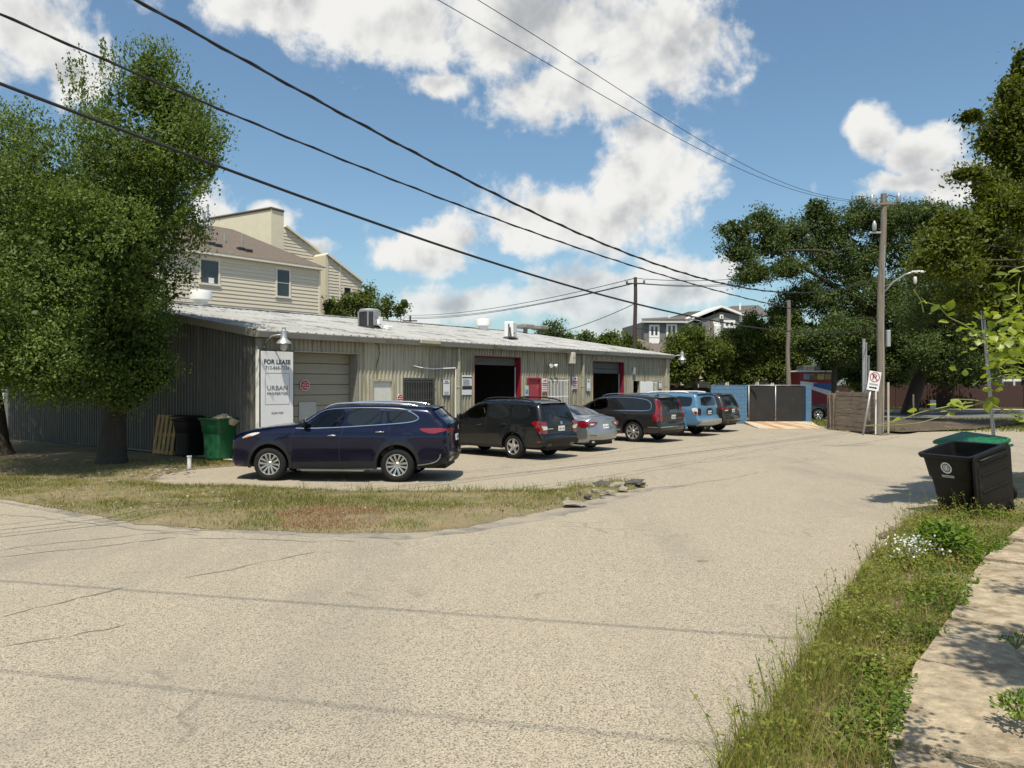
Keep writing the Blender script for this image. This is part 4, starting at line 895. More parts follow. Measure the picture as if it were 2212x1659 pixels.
c1.side('side_window', [hz(*p) for p in [(745,322),(765,268),(830,205),(900,165),(985,150),(1095,146),(1085,230),(1065,308)]], M['seeglass'])
c1.side('side_window', [hz(*p) for p in [(1110,304),(1130,146),(1300,141),(1446,143),(1432,286)]], M['glass'])
c1.side('quarter_glass', [hz(*p) for p in [(1440,285),(1456,152),(1480,150),(1506,280)]], M['glass'])
c1.side('quarter_glass', [hz(*p) for p in [(1532,277),(1510,152),(1600,152),(1680,162),(1745,186),(1800,228),(1755,252),(1650,268)]], M['glass'])
c1.strip('chrome_trim', [hz(*p) for p in [(628,322),(750,324),(1060,312),(1300,296),(1520,281),(1660,270),(1760,255),(1808,230),(1790,208),(1740,178),(1690,158)]], .016, M['chrome'], .012)
c1.strip('chrome_trim', [hz(*p) for p in [(700,280),(765,232),(840,178),(905,150),(990,138),(1120,132),(1300,129),(1500,131),(1640,138),(1720,158)]], .012, M['chrome'], .012)
FW1 = [hz(*p) for p in [(745,322),(765,268),(830,205),(900,165),(985,150),(1095,146),(1085,230),(1065,308)]]
c1.tail('rear_glass', [(-.60,1.34),(.60,1.34),(.54,1.56),(-.54,1.56)], M['glass'])
c1.tail('windscreen', [(-.68,1.27),(.68,1.27),(.58,1.58),(-.58,1.58)], M['glass'], front=True)
c1.side('tail_light', [hz(*p) for p in [(1815,325),(1850,318),(2000,316),(2113,318),(2110,345),(2040,352),(1985,370),(1900,360),(1850,345)]], M['redlens'], .012)
c1.tail('tail_light', [(.80,1.06),(.80,1.16),(.55,1.17),(.3,1.15),(.3,1.12),(.5,1.08)], M['redlens'], .012, mirror=True)
c1.side('headlight', [hz(*p) for p in [(150,425),(200,385),(250,366),(310,362),(270,388),(200,412)]], M['clearlens'], .01)
c1.side('indicator', [hz(*p) for p in [(158,424),(205,398),(235,392),(215,410)]], M['amberlens'], .014)
c1.side('lower_cladding', [hz(*p) for p in [(600,640),(1400,628),(1405,700),(600,705)]], M['blackplastic'], .012, smooth=0)
c1.side('bumper_cladding', [hz(*p) for p in [(1810,640),(1990,640),(2135,560),(2143,600),(2110,645),(1990,676),(1812,686)]], M['blackplastic'], .012, smooth=0)
c1.strip('chrome_trim', [hz(*p) for p in [(1806,662),(1900,652),(1990,636),(2040,600),(2052,560)]], .018, M['galv'], .02)
c1.tail('rear_bumper', [(-.84,.42),(.84,.42),(.84,.60),(-.84,.60)], M['blackplastic'], .012)
c1.archtrim(.07, M['blackplastic'])
c1.seams([[hz(1095,310),hz(1062,400),hz(1050,560),hz(1060,690)], [hz(615,325),hz(590,400),hz(585,560),hz(590,640)], [hz(1520,282),hz(1530,380),hz(1525,480)], [hz(1660,365),hz(1748,365),hz(1748,415),hz(1660,415),hz(1660,365)]])
c1.handles([hz(985,388), hz(1438,354)], M['chrome']); c1.mirrors(*hz(720,300), M['blackplastic'])
c1.rails([hz(*p) for p in [(885,138),(930,108),(1010,90),(1200,84),(1500,85),(1700,98),(1780,118)]], M['chrome'], .06, .02)
c1.spoiler(*hz(1900,128), .14, 1.3, bl); c1.fin(*hz(1790,110)); c1.wheels('petal', .235, 6)
for sg in (1, -1): b = MB(); b.bev(.62, 2.2, sg*(HW+.02)-.06, sg*(HW+.02)+.06, .235, .28, .012); st = b.build('side_step', M['blackplastic'], c1.root); b = MB(); b.bev(.7, 2.1, sg*(HW+.085)-.008, sg*(HW+.085)+.008, .245, .272, .003); b.build('step_strip', M['chrome'], st)
c1.see([FW1], (1.27,1.58,.62)); c1.plate(0, .86); c1.emblem(0, 1.06, .07, M['chrome']); c1.wiper(-.05, .4, 1.36)

# --- 2: charcoal wagon-like SUV
def basic(c, wins, rg, seams, handles, mir, wind):
    for i, w in enumerate(wins): c.side('side_window', w, M['seeglass'] if i == 0 and c.__dict__.get('clear') else M['glass'])
    c.tail('rear_glass', rg, M['glass']); c.tail('windscreen', wind, M['glass'], front=True); c.seams(seams); c.handles(handles, M['chrome'] if c.__dict__.get('hchrome') else c.body); c.mirrors(mir[0], mir[1], c.body)
a = R(49); HW = .90
ch = paint('charcoal_paint', (.011,.0125,.0145), metal=.35, rough=.25)
o2 = [(3.44,.30),(3.55,.36),(3.58,.6),(3.55,.82),(3.45,.93),(3.1,1.02),(2.6,1.08),(2.38,1.11),(2.2,1.22),(1.75,1.5),(1.5,1.60),(1.2,1.655),(.6,1.675),(0,1.66),(-.5,1.62),(-.72,1.59),(-.80,1.53),(-.92,1.25),(-.98,1.08),(-1.0,.95),(-1.0,.74),(-1.06,.66),(-1.07,.5),(-1.0,.38),(-.8,.33),(-.42,.32)]
c2 = Car('parked_suv', 'charcoal crossover with black roof rails parked nose-in beside the dark blue SUV', o2, 2.64, .35, 1.80, 1.10, 1.62, ch, place(1112,989.6,a,HW), a, tumble=.30, rocker=.29, crown=(.13,.03,.05), plan=(.15,.06), shoulder=.04)
c2.clear = True
basic(c2, [[(2.12,1.12),(1.86,1.34),(1.55,1.50),(1.22,1.555),(1.12,1.555),(1.10,1.115)], [(1.02,1.12),(1.03,1.56),(.6,1.57),(.24,1.555),(.20,1.13)], [(.11,1.135),(.14,1.55),(-.25,1.525),(-.42,1.49),(-.58,1.24),(-.35,1.145)]],
      [(-.60,1.13),(.60,1.13),(.63,1.2),(.53,1.49),(-.53,1.49),(-.63,1.2)], [[(1.06,1.11),(1.08,.9),(1.05,.45),(1.1,.33)], [(.16,1.12),(.2,.95),(.42,.75),(.47,.6)], [(2.2,1.1),(2.25,.9),(2.2,.45)]], [(1.32,.93),(.35,.98)], (2.02,1.1), [(-.63,1.14),(.63,1.14),(.54,1.5),(-.54,1.5)])
c2.side('tail_light', [(-.62,1.06),(-.8,1.10),(-1.0,1.09),(-1.01,.74),(-.92,.74),(-.85,.9)], M['redlens'], .012)
c2.tail('tail_light', [(.86,1.06),(.84,.74),(.60,.72),(.60,.84),(.62,.94),(.60,1.06),(.7,1.08)], M['redlens'], .013, mirror=True)
c2.tail('reverse_light', [(.84,.96),(.61,.94),(.60,.85),(.76,.84)], M['clearlens'], .019, mirror=True, smooth=0)
c2.tail('brake_light', [(-.22,1.53),(.22,1.53),(.22,1.56),(-.22,1.56)], M['redlens'], .02, smooth=0)
c2.tail('rear_bumper', [(-.80,.37),(.80,.37),(.82,.55),(.6,.60),(-.6,.60),(-.82,.55)], M['blackplastic'], .014)
c2.side('lower_cladding', [(.42,.29),(2.2,.29),(2.18,.36),(.46,.37)], M['blackplastic'], .01, smooth=0)
c2.side('reflector', [(-.86,.50),(-.98,.50),(-.98,.54),(-.86,.54)], M['redlens'], .01, smooth=0)
c2.plate(-.02, .80); c2.emblem(-.02, 1.02, .06, M['chrome']); c2.wiper(-.35, .02, 1.16); c2.tail('badge', [(.36,.86),(.56,.86),(.56,.885),(.36,.885)], M['chrome'], .008, smooth=0)
c2.rails([(1.35,1.63),(1.2,1.70),(.9,1.735),(.2,1.735),(-.3,1.70),(-.55,1.63)], M['blackplastic'], .07, .022); c2.archtrim(.03, ch, .012); c2.wheels('five', .222, 5)
c2.see([[(2.12,1.12),(1.86,1.34),(1.55,1.50),(1.22,1.555),(1.12,1.555),(1.10,1.115)]], (1.14,1.5,.58)); c2.spoiler(-.62, 1.595, .2, 1.15, ch)

# --- 3: silver saloon
a = R(49); HW = .932
si = paint('silver_paint', (.36,.375,.385), metal=.75, rough=.3)
o3 = [(3.6,.24),(3.72,.3),(3.75,.5),(3.70,.68),(3.55,.78),(3.2,.87),(2.7,.94),(2.45,.98),(2.2,1.1),(1.85,1.29),(1.6,1.38),(1.3,1.435),(.9,1.455),(.5,1.44),(.2,1.39),(-.1,1.30),(-.4,1.18),(-.66,1.10),(-.85,1.07),(-1.0,1.055),(-1.06,1.03),(-1.05,.95),(-1.07,.8),(-1.10,.7),(-1.13,.58),(-1.12,.42),(-1.0,.30),(-.8,.27),(-.4,.26)]
c3 = Car('parked_saloon', 'silver saloon with red tail lights parked between two dark SUVs', o3, 2.805, .335, 1.865, .97, 1.42, si, place(1211,972.6,a,HW), a, tumble=.42, rocker=.22, crown=(.14,.03,.09), plan=(.17,.12), rnd_=.09)
basic(c3, [[(2.2,1.0),(1.85,1.2),(1.6,1.31),(1.3,1.36),(1.14,1.37),(1.1,1.0)], [(1.03,1.0),(1.06,1.37),(.7,1.37),(.35,1.32),(.12,1.03)], [(.03,1.035),(.26,1.30),(-.05,1.2),(-.3,1.09),(-.2,1.05)]],
      [(-.68,1.115),(.68,1.115),(.60,1.22),(.52,1.40),(-.52,1.40),(-.60,1.22)], [[(1.06,1.0),(1.1,.6),(1.1,.3)], [(.1,1.02),(.25,.8),(.42,.6)], [(-.32,.86),(-.32,.68),(-.5,.68),(-.5,.86),(-.32,.86)]], [(1.3,.85),(.3,.88)], (2.05,1.0), [(-.66,1.03),(.66,1.03),(.54,1.36),(-.54,1.36)])
c3.strip('chrome_trim', [(2.3,1.0),(1.85,1.235),(1.6,1.345),(1.2,1.405),(.8,1.405),(.4,1.36),(-.05,1.235),(-.36,1.085),(-.2,1.03),(.1,1.01),(1.1,.98),(2.2,.98)], .014, M['chrome'], .012)
c3.side('tail_light', [(-.58,.92),(-.75,.98),(-.95,.985),(-1.07,.94),(-1.08,.80),(-.95,.77),(-.78,.80)], M['redlens'], .012)
c3.tail('tail_light', [(.86,.93),(.84,.80),(.6,.78),(.42,.88),(.36,.93),(.6,.955)], M['redlens'], .013, mirror=True)
c3.tail('reverse_light', [(.74,.89),(.72,.84),(.6,.84),(.54,.88)], M['clearlens'], .02, mirror=True, smooth=0)
c3.tail('diffuser', [(-.7,.30),(.7,.30),(.74,.40),(-.74,.40)], M['blackplastic'], .012); c3.tail('reflector', [(.5,.50),(.82,.52),(.8,.545),(.52,.53)], M['redlens'], .01, smooth=0, mirror=True)
c3.plate(0, .70); c3.emblem(0, .95, .065, M['chrome']); c3.fin(.25,1.42); c3.wheels('seven', .222, 10)
for sg in (1, -1): P = c3.across([(sg*.55,.36)], .02)[0]; b = MB(); b.tube([(P[0]+.2,P[1],P[2]),(P[0]-.01,P[1],P[2])], .045, 12); b.build('exhaust_tip', M['chrome'], c3.root, True)

# --- 4: dark grey tall SUV with long upright tail lights
a = R(49); HW = .98
gr = paint('dark_grey_paint', (.024,.023,.0225), metal=.4, rough=.3)
o4 = [(3.7,.3),(3.82,.38),(3.85,.6),(3.83,.85),(3.75,1.0),(3.4,1.08),(2.9,1.13),(2.6,1.16),(2.4,1.26),(1.95,1.5),(1.65,1.62),(1.3,1.69),(.7,1.71),(.1,1.70),(-.5,1.665),(-.85,1.635),(-.92,1.56),(-1.02,1.3),(-1.06,1.13),(-1.08,.95),(-1.06,.78),(-1.10,.68),(-1.12,.5),(-1.05,.38),(-.85,.33),(-.46,.32)]
c4 = Car('parked_suv', 'dark grey SUV with tall upright red tail lights next to the silver saloon', o4, 2.984, .385, 1.96, 1.14, 1.66, gr, place(1369.6,953.7,a,HW), a, tumble=.28, rocker=.30, crown=(.13,.03,.055), plan=(.15,.05), shoulder=.04)
c4.clear = True
basic(c4, [[(2.25,1.17),(1.95,1.38),(1.65,1.53),(1.4,1.575),(1.18,1.58),(1.15,1.175)], [(1.07,1.175),(1.09,1.585),(.6,1.59),(.2,1.575),(.13,1.18)], [(.05,1.18),(.10,1.57),(-.25,1.55),(-.5,1.51),(-.63,1.42),(-.68,1.25),(-.6,1.20)]],
      [(-.64,1.16),(.64,1.16),(.58,1.3),(.54,1.54),(-.54,1.54),(-.58,1.3)], [[(1.1,1.16),(1.12,.9),(1.1,.36)], [(.1,1.16),(.2,.95),(.45,.8)], [(2.3,1.16),(2.35,.8),(2.3,.4)]], [(1.35,1.0),(.35,1.03)], (2.15,1.17), [(-.66,1.2),(.66,1.2),(.56,1.55),(-.56,1.55)])
c4.strip('chrome_trim', [(2.42,1.17),(2.0,1.42),(1.65,1.58),(1.3,1.63),(.6,1.64),(.0,1.62),(-.45,1.575),(-.68,1.47),(-.74,1.24),(-.62,1.16),(0,1.15),(1.2,1.145),(2.3,1.145)], .018, M['chrome'], .012)
c4.side('tail_light', [(-.80,1.56),(-.86,1.57),(-.96,1.36),(-1.06,1.12),(-1.08,.78),(-.84,.78),(-.80,.98),(-.92,1.14),(-.90,1.3)], M['redlens'], .014)
c4.tail('tail_light', [(.90,1.14),(.90,.78),(.72,.76),(.72,1.0),(.76,1.12)], M['redlens'], .014, mirror=True); c4.tail('tail_light', [(.66,1.55),(.72,1.16),(.78,1.12),(.84,1.14),(.72,1.56)], M['redlens'], .014, mirror=True, smooth=0)
c4.tail('rear_bumper', [(-.85,.37),(.85,.37),(.86,.46),(-.86,.46)], M['blackplastic'], .014); c4.tail('bumper_strip', [(-.88,.56),(.88,.56),(.88,.585),(-.88,.585)], M['chrome'], .012, smooth=0); c4.strip('bumper_strip', [(-.62,.57),(-.85,.57),(-1.04,.572)], .025, M['chrome'], .012); c4.strip('sill_strip', [(.55,.44),(1.5,.44),(2.4,.44)], .04, M['galv'], .012)
c4.lettering('VOLVO', .0, 1.08, .5, M['chrome']); c4.plate(-.02, .86); c4.archtrim(.075, gr, .014); c4.wheels('blade', .262, 8); c4.rails([(1.5,1.66),(1.35,1.74),(1.0,1.77),(.2,1.77),(-.5,1.73),(-.72,1.67)], M['chrome'], .08, .02); c4.spoiler(-.72, 1.645, .26, 1.3, gr); c4.fin(-.45,1.70); c4.see([[(2.25,1.17),(1.95,1.38),(1.65,1.53),(1.4,1.575),(1.18,1.58),(1.15,1.175)]], (1.2,1.55,.6))

# --- 5: sky blue off-roader
a = R(48); HW = .962
sb = paint('sky_blue_paint', (.085,.19,.31), metal=.15, rough=.35)
o5 = [(3.55,.42),(3.68,.5),(3.70,.75),(3.66,1.0),(3.5,1.12),(3.1,1.17),(2.6,1.2),(2.4,1.22),(2.2,1.36),(1.85,1.58),(1.65,1.68),(1.35,1.74),(.6,1.76),(-.2,1.76),(-.7,1.74),(-.84,1.71),(-.90,1.62),(-.97,1.36),(-1.0,1.2),(-1.02,1.0),(-1.0,.82),(-1.08,.72),(-1.14,.66),(-1.14,.55),(-1.05,.47),(-.8,.45),(-.5,.44)]
c5 = Car('parked_suv', 'sky blue off-road SUV between the two dark SUVs', o5, 2.79, .39, 1.925, 1.19, 1.70, sb, place(1460,940.5,a,HW), a, tumble=.24, rocker=.40, crown=(.12,.025,.05), plan=(.12,.05), arch=.48)
basic(c5, [[(2.12,1.22),(1.85,1.46),(1.65,1.58),(1.15,1.625),(1.12,1.22)], [(1.03,1.22),(1.06,1.63),(.35,1.635),(.22,1.24)], [(.02,1.25),(.12,1.63),(-.6,1.61),(-.74,1.56),(-.72,1.28),(-.62,1.22),(-.1,1.21)]],
      [(-.62,1.24),(.62,1.24),(.60,1.4),(.55,1.60),(-.55,1.60),(-.60,1.4)], [[(1.08,1.2),(1.1,.8),(1.08,.45)], [(.18,1.22),(.3,1.0),(.5,.85)], [(-.32,1.12),(-.32,.95),(-.5,.95),(-.5,1.12),(-.32,1.12)]], [(1.3,1.06),(.4,1.08)], (2.05,1.22), [(-.66,1.26),(.66,1.26),(.58,1.62),(-.58,1.62)])
c5.side('tail_light', [(-.74,1.16),(-1.0,1.17),(-1.01,.88),(-.92,.88),(-.80,1.02)], M['clearlens'], .012); c5.tail('tail_light', [(.89,1.15),(.87,.88),(.70,.86),(.66,1.0),(.68,1.15)], M['blackplastic'], .012, mirror=True); c5.side('tail_light', [(-.84,1.03),(-1.0,1.02),(-1.0,.90),(-.93,.89)], M['redlens'], .018)
c5.tail('rear_bumper', [(-.86,.46),(.86,.46),(.88,.68),(-.88,.68)], M['galv'], .03, smooth=0); c5.tail('plate_recess', [(-.25,.86),(.25,.86),(.25,1.14),(-.25,1.14)], M['blackplastic'], .01); c5.plate(0, .9, off=.018)
c5.rails([(1.5,1.72),(1.3,1.79),(1.0,1.82),(-.2,1.82),(-.5,1.78)], M['white'], .1, .024); c5.spoiler(-.72, 1.755, .2, 1.35, sb); c5.wheels('six', .225, 6, lip='darkalloy'); c5.archtrim(.06, sb, .03); c5.emblem(0, 1.19, .06, M['chrome'])

# --- 6: brown-grey SUV at the far end of the row
a = R(52); HW = .97
br = paint('brown_grey_paint', (.045,.038,.034), metal=.5, rough=.28)
o6 = [(3.6,.32),(3.72,.4),(3.76,.65),(3.72,.9),(3.6,1.02),(3.2,1.1),(2.7,1.14),(2.5,1.16),(2.3,1.28),(1.9,1.52),(1.6,1.65),(1.3,1.705),(.7,1.72),(.1,1.71),(-.4,1.68),(-.70,1.64),(-.78,1.57),(-.93,1.3),(-.99,1.14),(-1.01,.95),(-1.0,.80),(-1.05,.72),(-1.06,.52),(-1.0,.42),(-.8,.37),(-.46,.36)]
c6 = Car('parked_suv', 'brown-grey SUV at the end of the row closest to the blue block wall', o6, 2.915, .385, 1.94, 1.13, 1.66, br, place(1518,932,a,HW), a, tumble=.30, rocker=.32, crown=(.13,.03,.06), plan=(.15,.07))
basic(c6, [[(2.2,1.17),(1.9,1.4),(1.6,1.54),(1.16,1.59),(1.12,1.17)], [(1.04,1.17),(1.06,1.59),(.4,1.59),(.2,1.19)], [(.08,1.19),(.22,1.58),(-.3,1.55),(-.55,1.45),(-.62,1.26)]],
      [(-.64,1.17),(.64,1.17),(.54,1.52),(-.54,1.52)], [[(1.08,1.16),(1.1,.8),(1.08,.4)], [(.15,1.18),(.3,.95),(.48,.8)]], [(1.3,1.02),(.35,1.05)], (2.1,1.17), [(-.66,1.2),(.66,1.2),(.56,1.55),(-.56,1.55)])
c6.side('tail_light', [(-.6,1.05),(-.75,1.09),(-1.0,1.09),(-1.01,1.0),(-.8,.99)], M['redlens'], .012); c6.tail('tail_light', [(.88,1.09),(.86,1.0),(.5,1.0),(.42,1.04),(.46,1.08)], M['redlens'], .013, mirror=True); c6.tail('reverse_light', [(.84,.995),(.82,.94),(.6,.95),(.52,.995)], M['clearlens'], .012, mirror=True, smooth=0)
c6.tail('rear_bumper', [(-.84,.41),(.84,.41),(.86,.52),(-.86,.52)], M['blackplastic'], .014); c6.tail('bumper_strip', [(-.7,.60),(.7,.60),(.7,.615),(-.7,.615)], M['chrome'], .01, smooth=0); c6.plate(0, .88); c6.wheels('five', .26, 5); c6.spoiler(-.58, 1.66, .24, 1.25, br); c6.strip('chrome_trim', [(2.3,1.16),(1.2,1.15),(.2,1.165),(-.6,1.22),(-.58,1.46),(-.3,1.58),(.3,1.61)], .014, M['chrome'], .012)

# --- 7: dark car parked behind the blue wall, seen in part
bk = paint('black_paint', (.012,.014,.018), metal=.3, rough=.25)
g = gnd(1768, 908); a = R(-88)
c7 = Car('parked_saloon', 'dark saloon with silver spoked wheel half hidden behind the blue gate pier', o3, 2.805, .335, 1.865, .97, 1.42, bk, (g.x-2.8, g.y+.9, 0), a, tumble=.42, rocker=.22, crown=(.14,.03,.09), plan=(.17,.12), rnd_=.09)
basic(c7, [[(2.2,1.0),(1.85,1.2),(1.6,1.31),(1.3,1.36),(1.14,1.37),(1.1,1.0)], [(1.03,1.0),(1.06,1.37),(.7,1.37),(.35,1.32),(.12,1.03)], [(.03,1.035),(.26,1.30),(-.05,1.2),(-.3,1.09),(-.2,1.05)]],
      [(-.68,1.115),(.68,1.115),(.60,1.22),(.52,1.40),(-.52,1.40),(-.60,1.22)], [[(1.06,1.0),(1.1,.6),(1.1,.3)]], [(1.3,.85),(.3,.88)], (2.05,1.0), [(-.66,1.03),(.66,1.03),(.54,1.36),(-.54,1.36)])
c7.side('headlight', [(3.3,.72),(3.5,.74),(3.62,.68),(3.5,.62)], M['clearlens'], .01); c7.wheels('twin', .23, 6)
# ------------------------------------------------------------------ blue block wall, gate, ramp
M['blue'] = mat('blue_block_paint', (.075,.165,.27), rough=.75, var=.12, scale=3, bump=.25, bscale=60)
M['mortar'] = mat('mortar_blue', (.05,.11,.18), rough=.85, var=.1)
M['blackmetal'] = mat('black_sheet', (.026,.026,.026), rough=.65, spec=.3, var=.2, scale=2, c2=(.05,.038,.03), c2amt=.15)
M['rustramp'] = mat('rusty_ramp', (.5,.43,.32), rough=.9, var=.12, scale=2, stretch=(1.2,.12,1), c2=(.38,.2,.085), c2amt=.75, c2scale=1.6)
M['oldwood'] = mat('weathered_wood', (.23,.175,.125), rough=.85, var=.3, scale=3, stretch=(.5,.5,9), c2=(.12,.09,.065), c2amt=.5, bump=.3, bscale=18)
M['polewood'] = mat('pole_wood', (.19,.165,.13), rough=.9, var=.25, scale=5, stretch=(6,6,.35), c2=(.13,.10,.075), c2amt=.5, bump=.35, bscale=20)
M['darkpole'] = mat('dark_pole_wood', (.06,.045,.035), rough=.9, var=.2, scale=5, stretch=(6,6,.35))
M['wire'] = mat('wire_black', (.012,.012,.013), rough=.6)
YW = 41.0
def bx(px, Y=YW): return (px-CX)/F*Y
BW = empty('block_wall', (0, YW, 0), 0, 'sky blue painted concrete block wall beside the black gate', 'wall')
x0, x1 = bx(1536), bx(1614)
b = MB(); b.box(x0+.01, x1-.01, .02, .18, 0, 2.03); b.build('mortar', M['mortar'], BW)
blk = {}
for r_ in range(10):
    x = x0-(.2 if r_ % 2 else 0)
    while x < x1-.02:
        a_, c_ = max(x, x0), min(x+.4, x1)
        if c_-a_ > .05:
            key = (round(c_-a_, 2)); 
            if key not in blk:
                b = MB(); b.bev(0, c_-a_-.008, 0, .2, 0, .196, .006); o = b.build('block', M['blue'], BW); blk[key] = o.data
            else: o = link('block', blk[key], BW)
            o.location = (a_+.004, rnd.uniform(-.003,.003), .004+r_*.203)
        x += .4
b = MB(); b.bev(x0-.01, x1+.01, -.012, .21, 2.036, 2.07, .01); b.build('coping', M['blue'], BW)
PR = empty('gate_pier', (0, YW, 0), 0, 'slim sky blue block pier at the right of the black gate', 'wall')
for r_ in range(10):
    b = MB(); b.bev(bx(1741), bx(1753), 0, .3, .004+r_*.203, .2+r_*.203, .006); b.build('block', M['blue'], PR)
GT = empty('sheet_gate', (0, YW, 0), 0, 'black sheet metal double gate between blue block walls', 'gate')
g0, gm, g1_ = bx(1619), bx(1676), bx(1739)
for (a_, c_) in ((g0, gm-.02), (gm+.02, g1_)):
    b = MB(); b.bev(a_+.03, c_-.03, .05, .07, .06, 2.0, .004); lf = b.build('gate_leaf', M['blackmetal'], GT)
    b = MB()
    for z in (.06, 1.0, 1.97): b.box(a_+.03, c_-.03, .072, .11, z, z+.05)
    b.build('rail', M['blackmetal'], lf)
for x, h in ((g0-.02, 2.05), (gm, 2.03)): b = MB(); b.tube([(x, .04, 0), (x, .04, h)], .028, 8); b.build('post', M['galv'], GT, True)
b = MB(); b.tube([(g0-.1, .04, 2.06), (g1_+.1, .04, 2.06)], .022, 8); b.build('top_rail', M['galv'], GT, True)
b = MB(); b.tube([(g0+.05,-.03,2.0),(g0+.25,-.02,1.75),(g0+.38,-.02,1.45)], .03, 6); b.build('strap', M['ink'], GT)
rp_ = [gnd(1607,914.6), gnd(1752,913.6), gnd(1775,924.5), gnd(1722,925.5), gnd(1664,926.5), gnd(1640,925)]
b = MB(); zt = [.12,.12,.012,.012,.012,.012]; b.add([(p.x, p.y, z) for p, z in zip(rp_, zt)]+[(p.x, p.y, -.05) for p in rp_], [tuple(range(6))]+[(i, (i+1) % 6, 6+(i+1) % 6, 6+i) for i in range(6)]); tag(b.build('ramp', M['rustramp']), kind='structure')
k0, k1 = gnd(1536,914), gnd(1607,916); b = MB(); b.prism([(0,0),(0,.13),(.25,.15),(.5,.12),(.55,0)], 0, k1.x-k0.x+.1, Matrix.Translation((k0.x-.4, k0.y-.62, 0)) @ Matrix(((0,1,0,0),(1,0,0,0),(0,0,1,0),(0,0,0,1)))); tag(b.build('kerb', M['concrete']), kind='structure')

# ------------------------------------------------------------------ leaning plank enclosure
def planks(name, p, q, n, ph, label, m='oldwood', lean=0, posts=True, cat='fence'):
    d = Vector((q[0]-p[0], q[1]-p[1], 0)); ln = d.length; r = empty(name, (p[0], p[1], 0), math.atan2(d.y, d.x), label, cat); rr = random.Random(int(p[0]*10)+n)
    for k in range(n):
        b = MB(); j = rr.uniform(-.02,.02); b.bev(rr.uniform(-.04,.02), ln+rr.uniform(-.02,.05), -.012+j*.3, .012+j*.3, .06+k*ph, .06+k*ph+ph*.93, .004); o = b.build('plank', M[m], r); o.rotation_euler = (0, rr.uniform(-.006,.006), 0)
    if posts:
        for x in (.05, ln*.5, ln-.05): b = MB(); b.bev(x-.045, x+.045, .02, .11, 0, n*ph+.1, .006); b.build('post', M[m], r)
    return r
P1, P2, P3 = gnd(1790,924), gnd(1805,928.5), gnd(1875,936)
planks('plank_fence', P2, P3, 9, .192, 'grey-brown weathered plank fence of wide horizontal boards left of the utility pole')
planks('plank_fence', P3+Vector((.05,.1,0)), (16.6,34.6), 9, .19, 'dark return side of the plank fence behind the leaning sign pole')
o = planks('plank_fence', P1, P2+Vector((-.05,.15,0)), 8, .2, 'gappy end bay of the plank fence beside the parked dark saloon')
b = MB(); b.bev(-.06,.06,-.06,.06,0,1.62,.01); o2_ = b.build('post', M['oldwood'], o)
b = MB(); b.bev(-.05,.05,-.03,.0,0,1.75,.008, Matrix.Translation((1.6,-.1,.0)) @ Matrix.Rotation(R(-14),4,'Y')); b.build('loose_board', M['oldwood'], o)

# ------------------------------------------------------------------ utility poles and wires
def pole(name, base, top, r0, r1, label, m='polewood', parts=None):
    r = empty(name, base, 0, label, 'pole'); t = Vector(top)-Vector(base); b = MB(); n = 10
    b.tube([t*(k/n)+Vector((.03*math.sin(k*.9), .02*math.cos(k), 0)) for k in range(n+1)], [r0+(r1-r0)*k/n for k in range(n+1)], 14); b.build('shaft', M[m], r, True, 50); return r, t
PB = gnd(1899, 937); D0 = PB.y; pb, pt = pole('utility_pole', PB, at(1908,418,D0), .175, .12, 'tall grey wooden utility pole carrying the street lamp at the road bend')
def loc(px, py, dY=0): return at(px, py, D0+dY)-PB
b = MB(); c = loc(1906,441); b.bev(-.52,.66,-.17,-.08,-.045,.045,.01, Matrix.Translation(c) @ Matrix.Rotation(R(8),4,'Z') @ Matrix.Rotation(R(-3),4,'Y')); b.build('crossarm', M['polewood'], pb)
for px, py, h in ((1881,437,.34),(1938,432,.3),(1886,494,.34)):
    c = loc(px, py); b = MB(); b.lathe([(.05,-.05),(.09,0),(.09,h*.7),(.05,h),(.02,h+.05)], 10, Matrix.Translation(c+Vector((0,-.12,-.05)))); b.build('insulator', M['galv'], pb, True)
b = MB(); c = loc(1886,500); b.bev(c.x-.2, 0.05, -.1, 0, c.z-.08, c.z, .01); b.build('bracket', M['galv'], pb)
b = MB(); b.tube([loc(1901,640), loc(1930,608,-.3), loc(1955,592,-.6), loc(1972,587,-.8)], .035, 8); arm = b.build('lamp_arm', M['galv'], pb, True)
b = MB(); b.tube([loc(1903,620), loc(1925,612,-.2), loc(1950,596,-.5)], .02, 6); b.build('brace', M['galv'], pb, True)
b = MB(); c = loc(1984,586,-.9); b.lathe([(.001,.3),(.06,.26),(.09,.1),(.1,-.1),(.08,-.24),(.04,-.3)], 14, Matrix.Translation(c) @ Matrix.Rotation(R(90),4,'Y') @ Matrix.Diagonal((.6,1,1,1))); b.build('lamp_head', M['white'], pb, True)
b = MB(); c = loc(1977,600,-.9); b.lathe([(.05,.06),(.07,0),(.07,-.16),(.03,-.24)], 12, Matrix.Translation(c)); b.build('lamp_globe', M['clearlens'], pb, True)
b = MB(); c = loc(1913,728); b.bev(c.x-.07, c.x+.09, -.28, -.1, c.z-.4, c.z+.3, .02); b.build('meter_box', M['galv'], pb)
b = MB(); b.tube([Vector((.1,-.17,.1)), Vector((.12,-.15,4.2)), Vector((.15,-.13,8.0))], .02, 6); b.build('conduit', M['galv'], pb)
b = MB(); b.tube([loc(1890,440), loc(1882,470,-.2), loc(1890,486), loc(1900,520)], .018, 6); b.tube([loc(1912,430), loc(1920,420,-.2), loc(1936,425,-.2)], .018, 6); b.build('jumper_cable', M['wire'], pb)
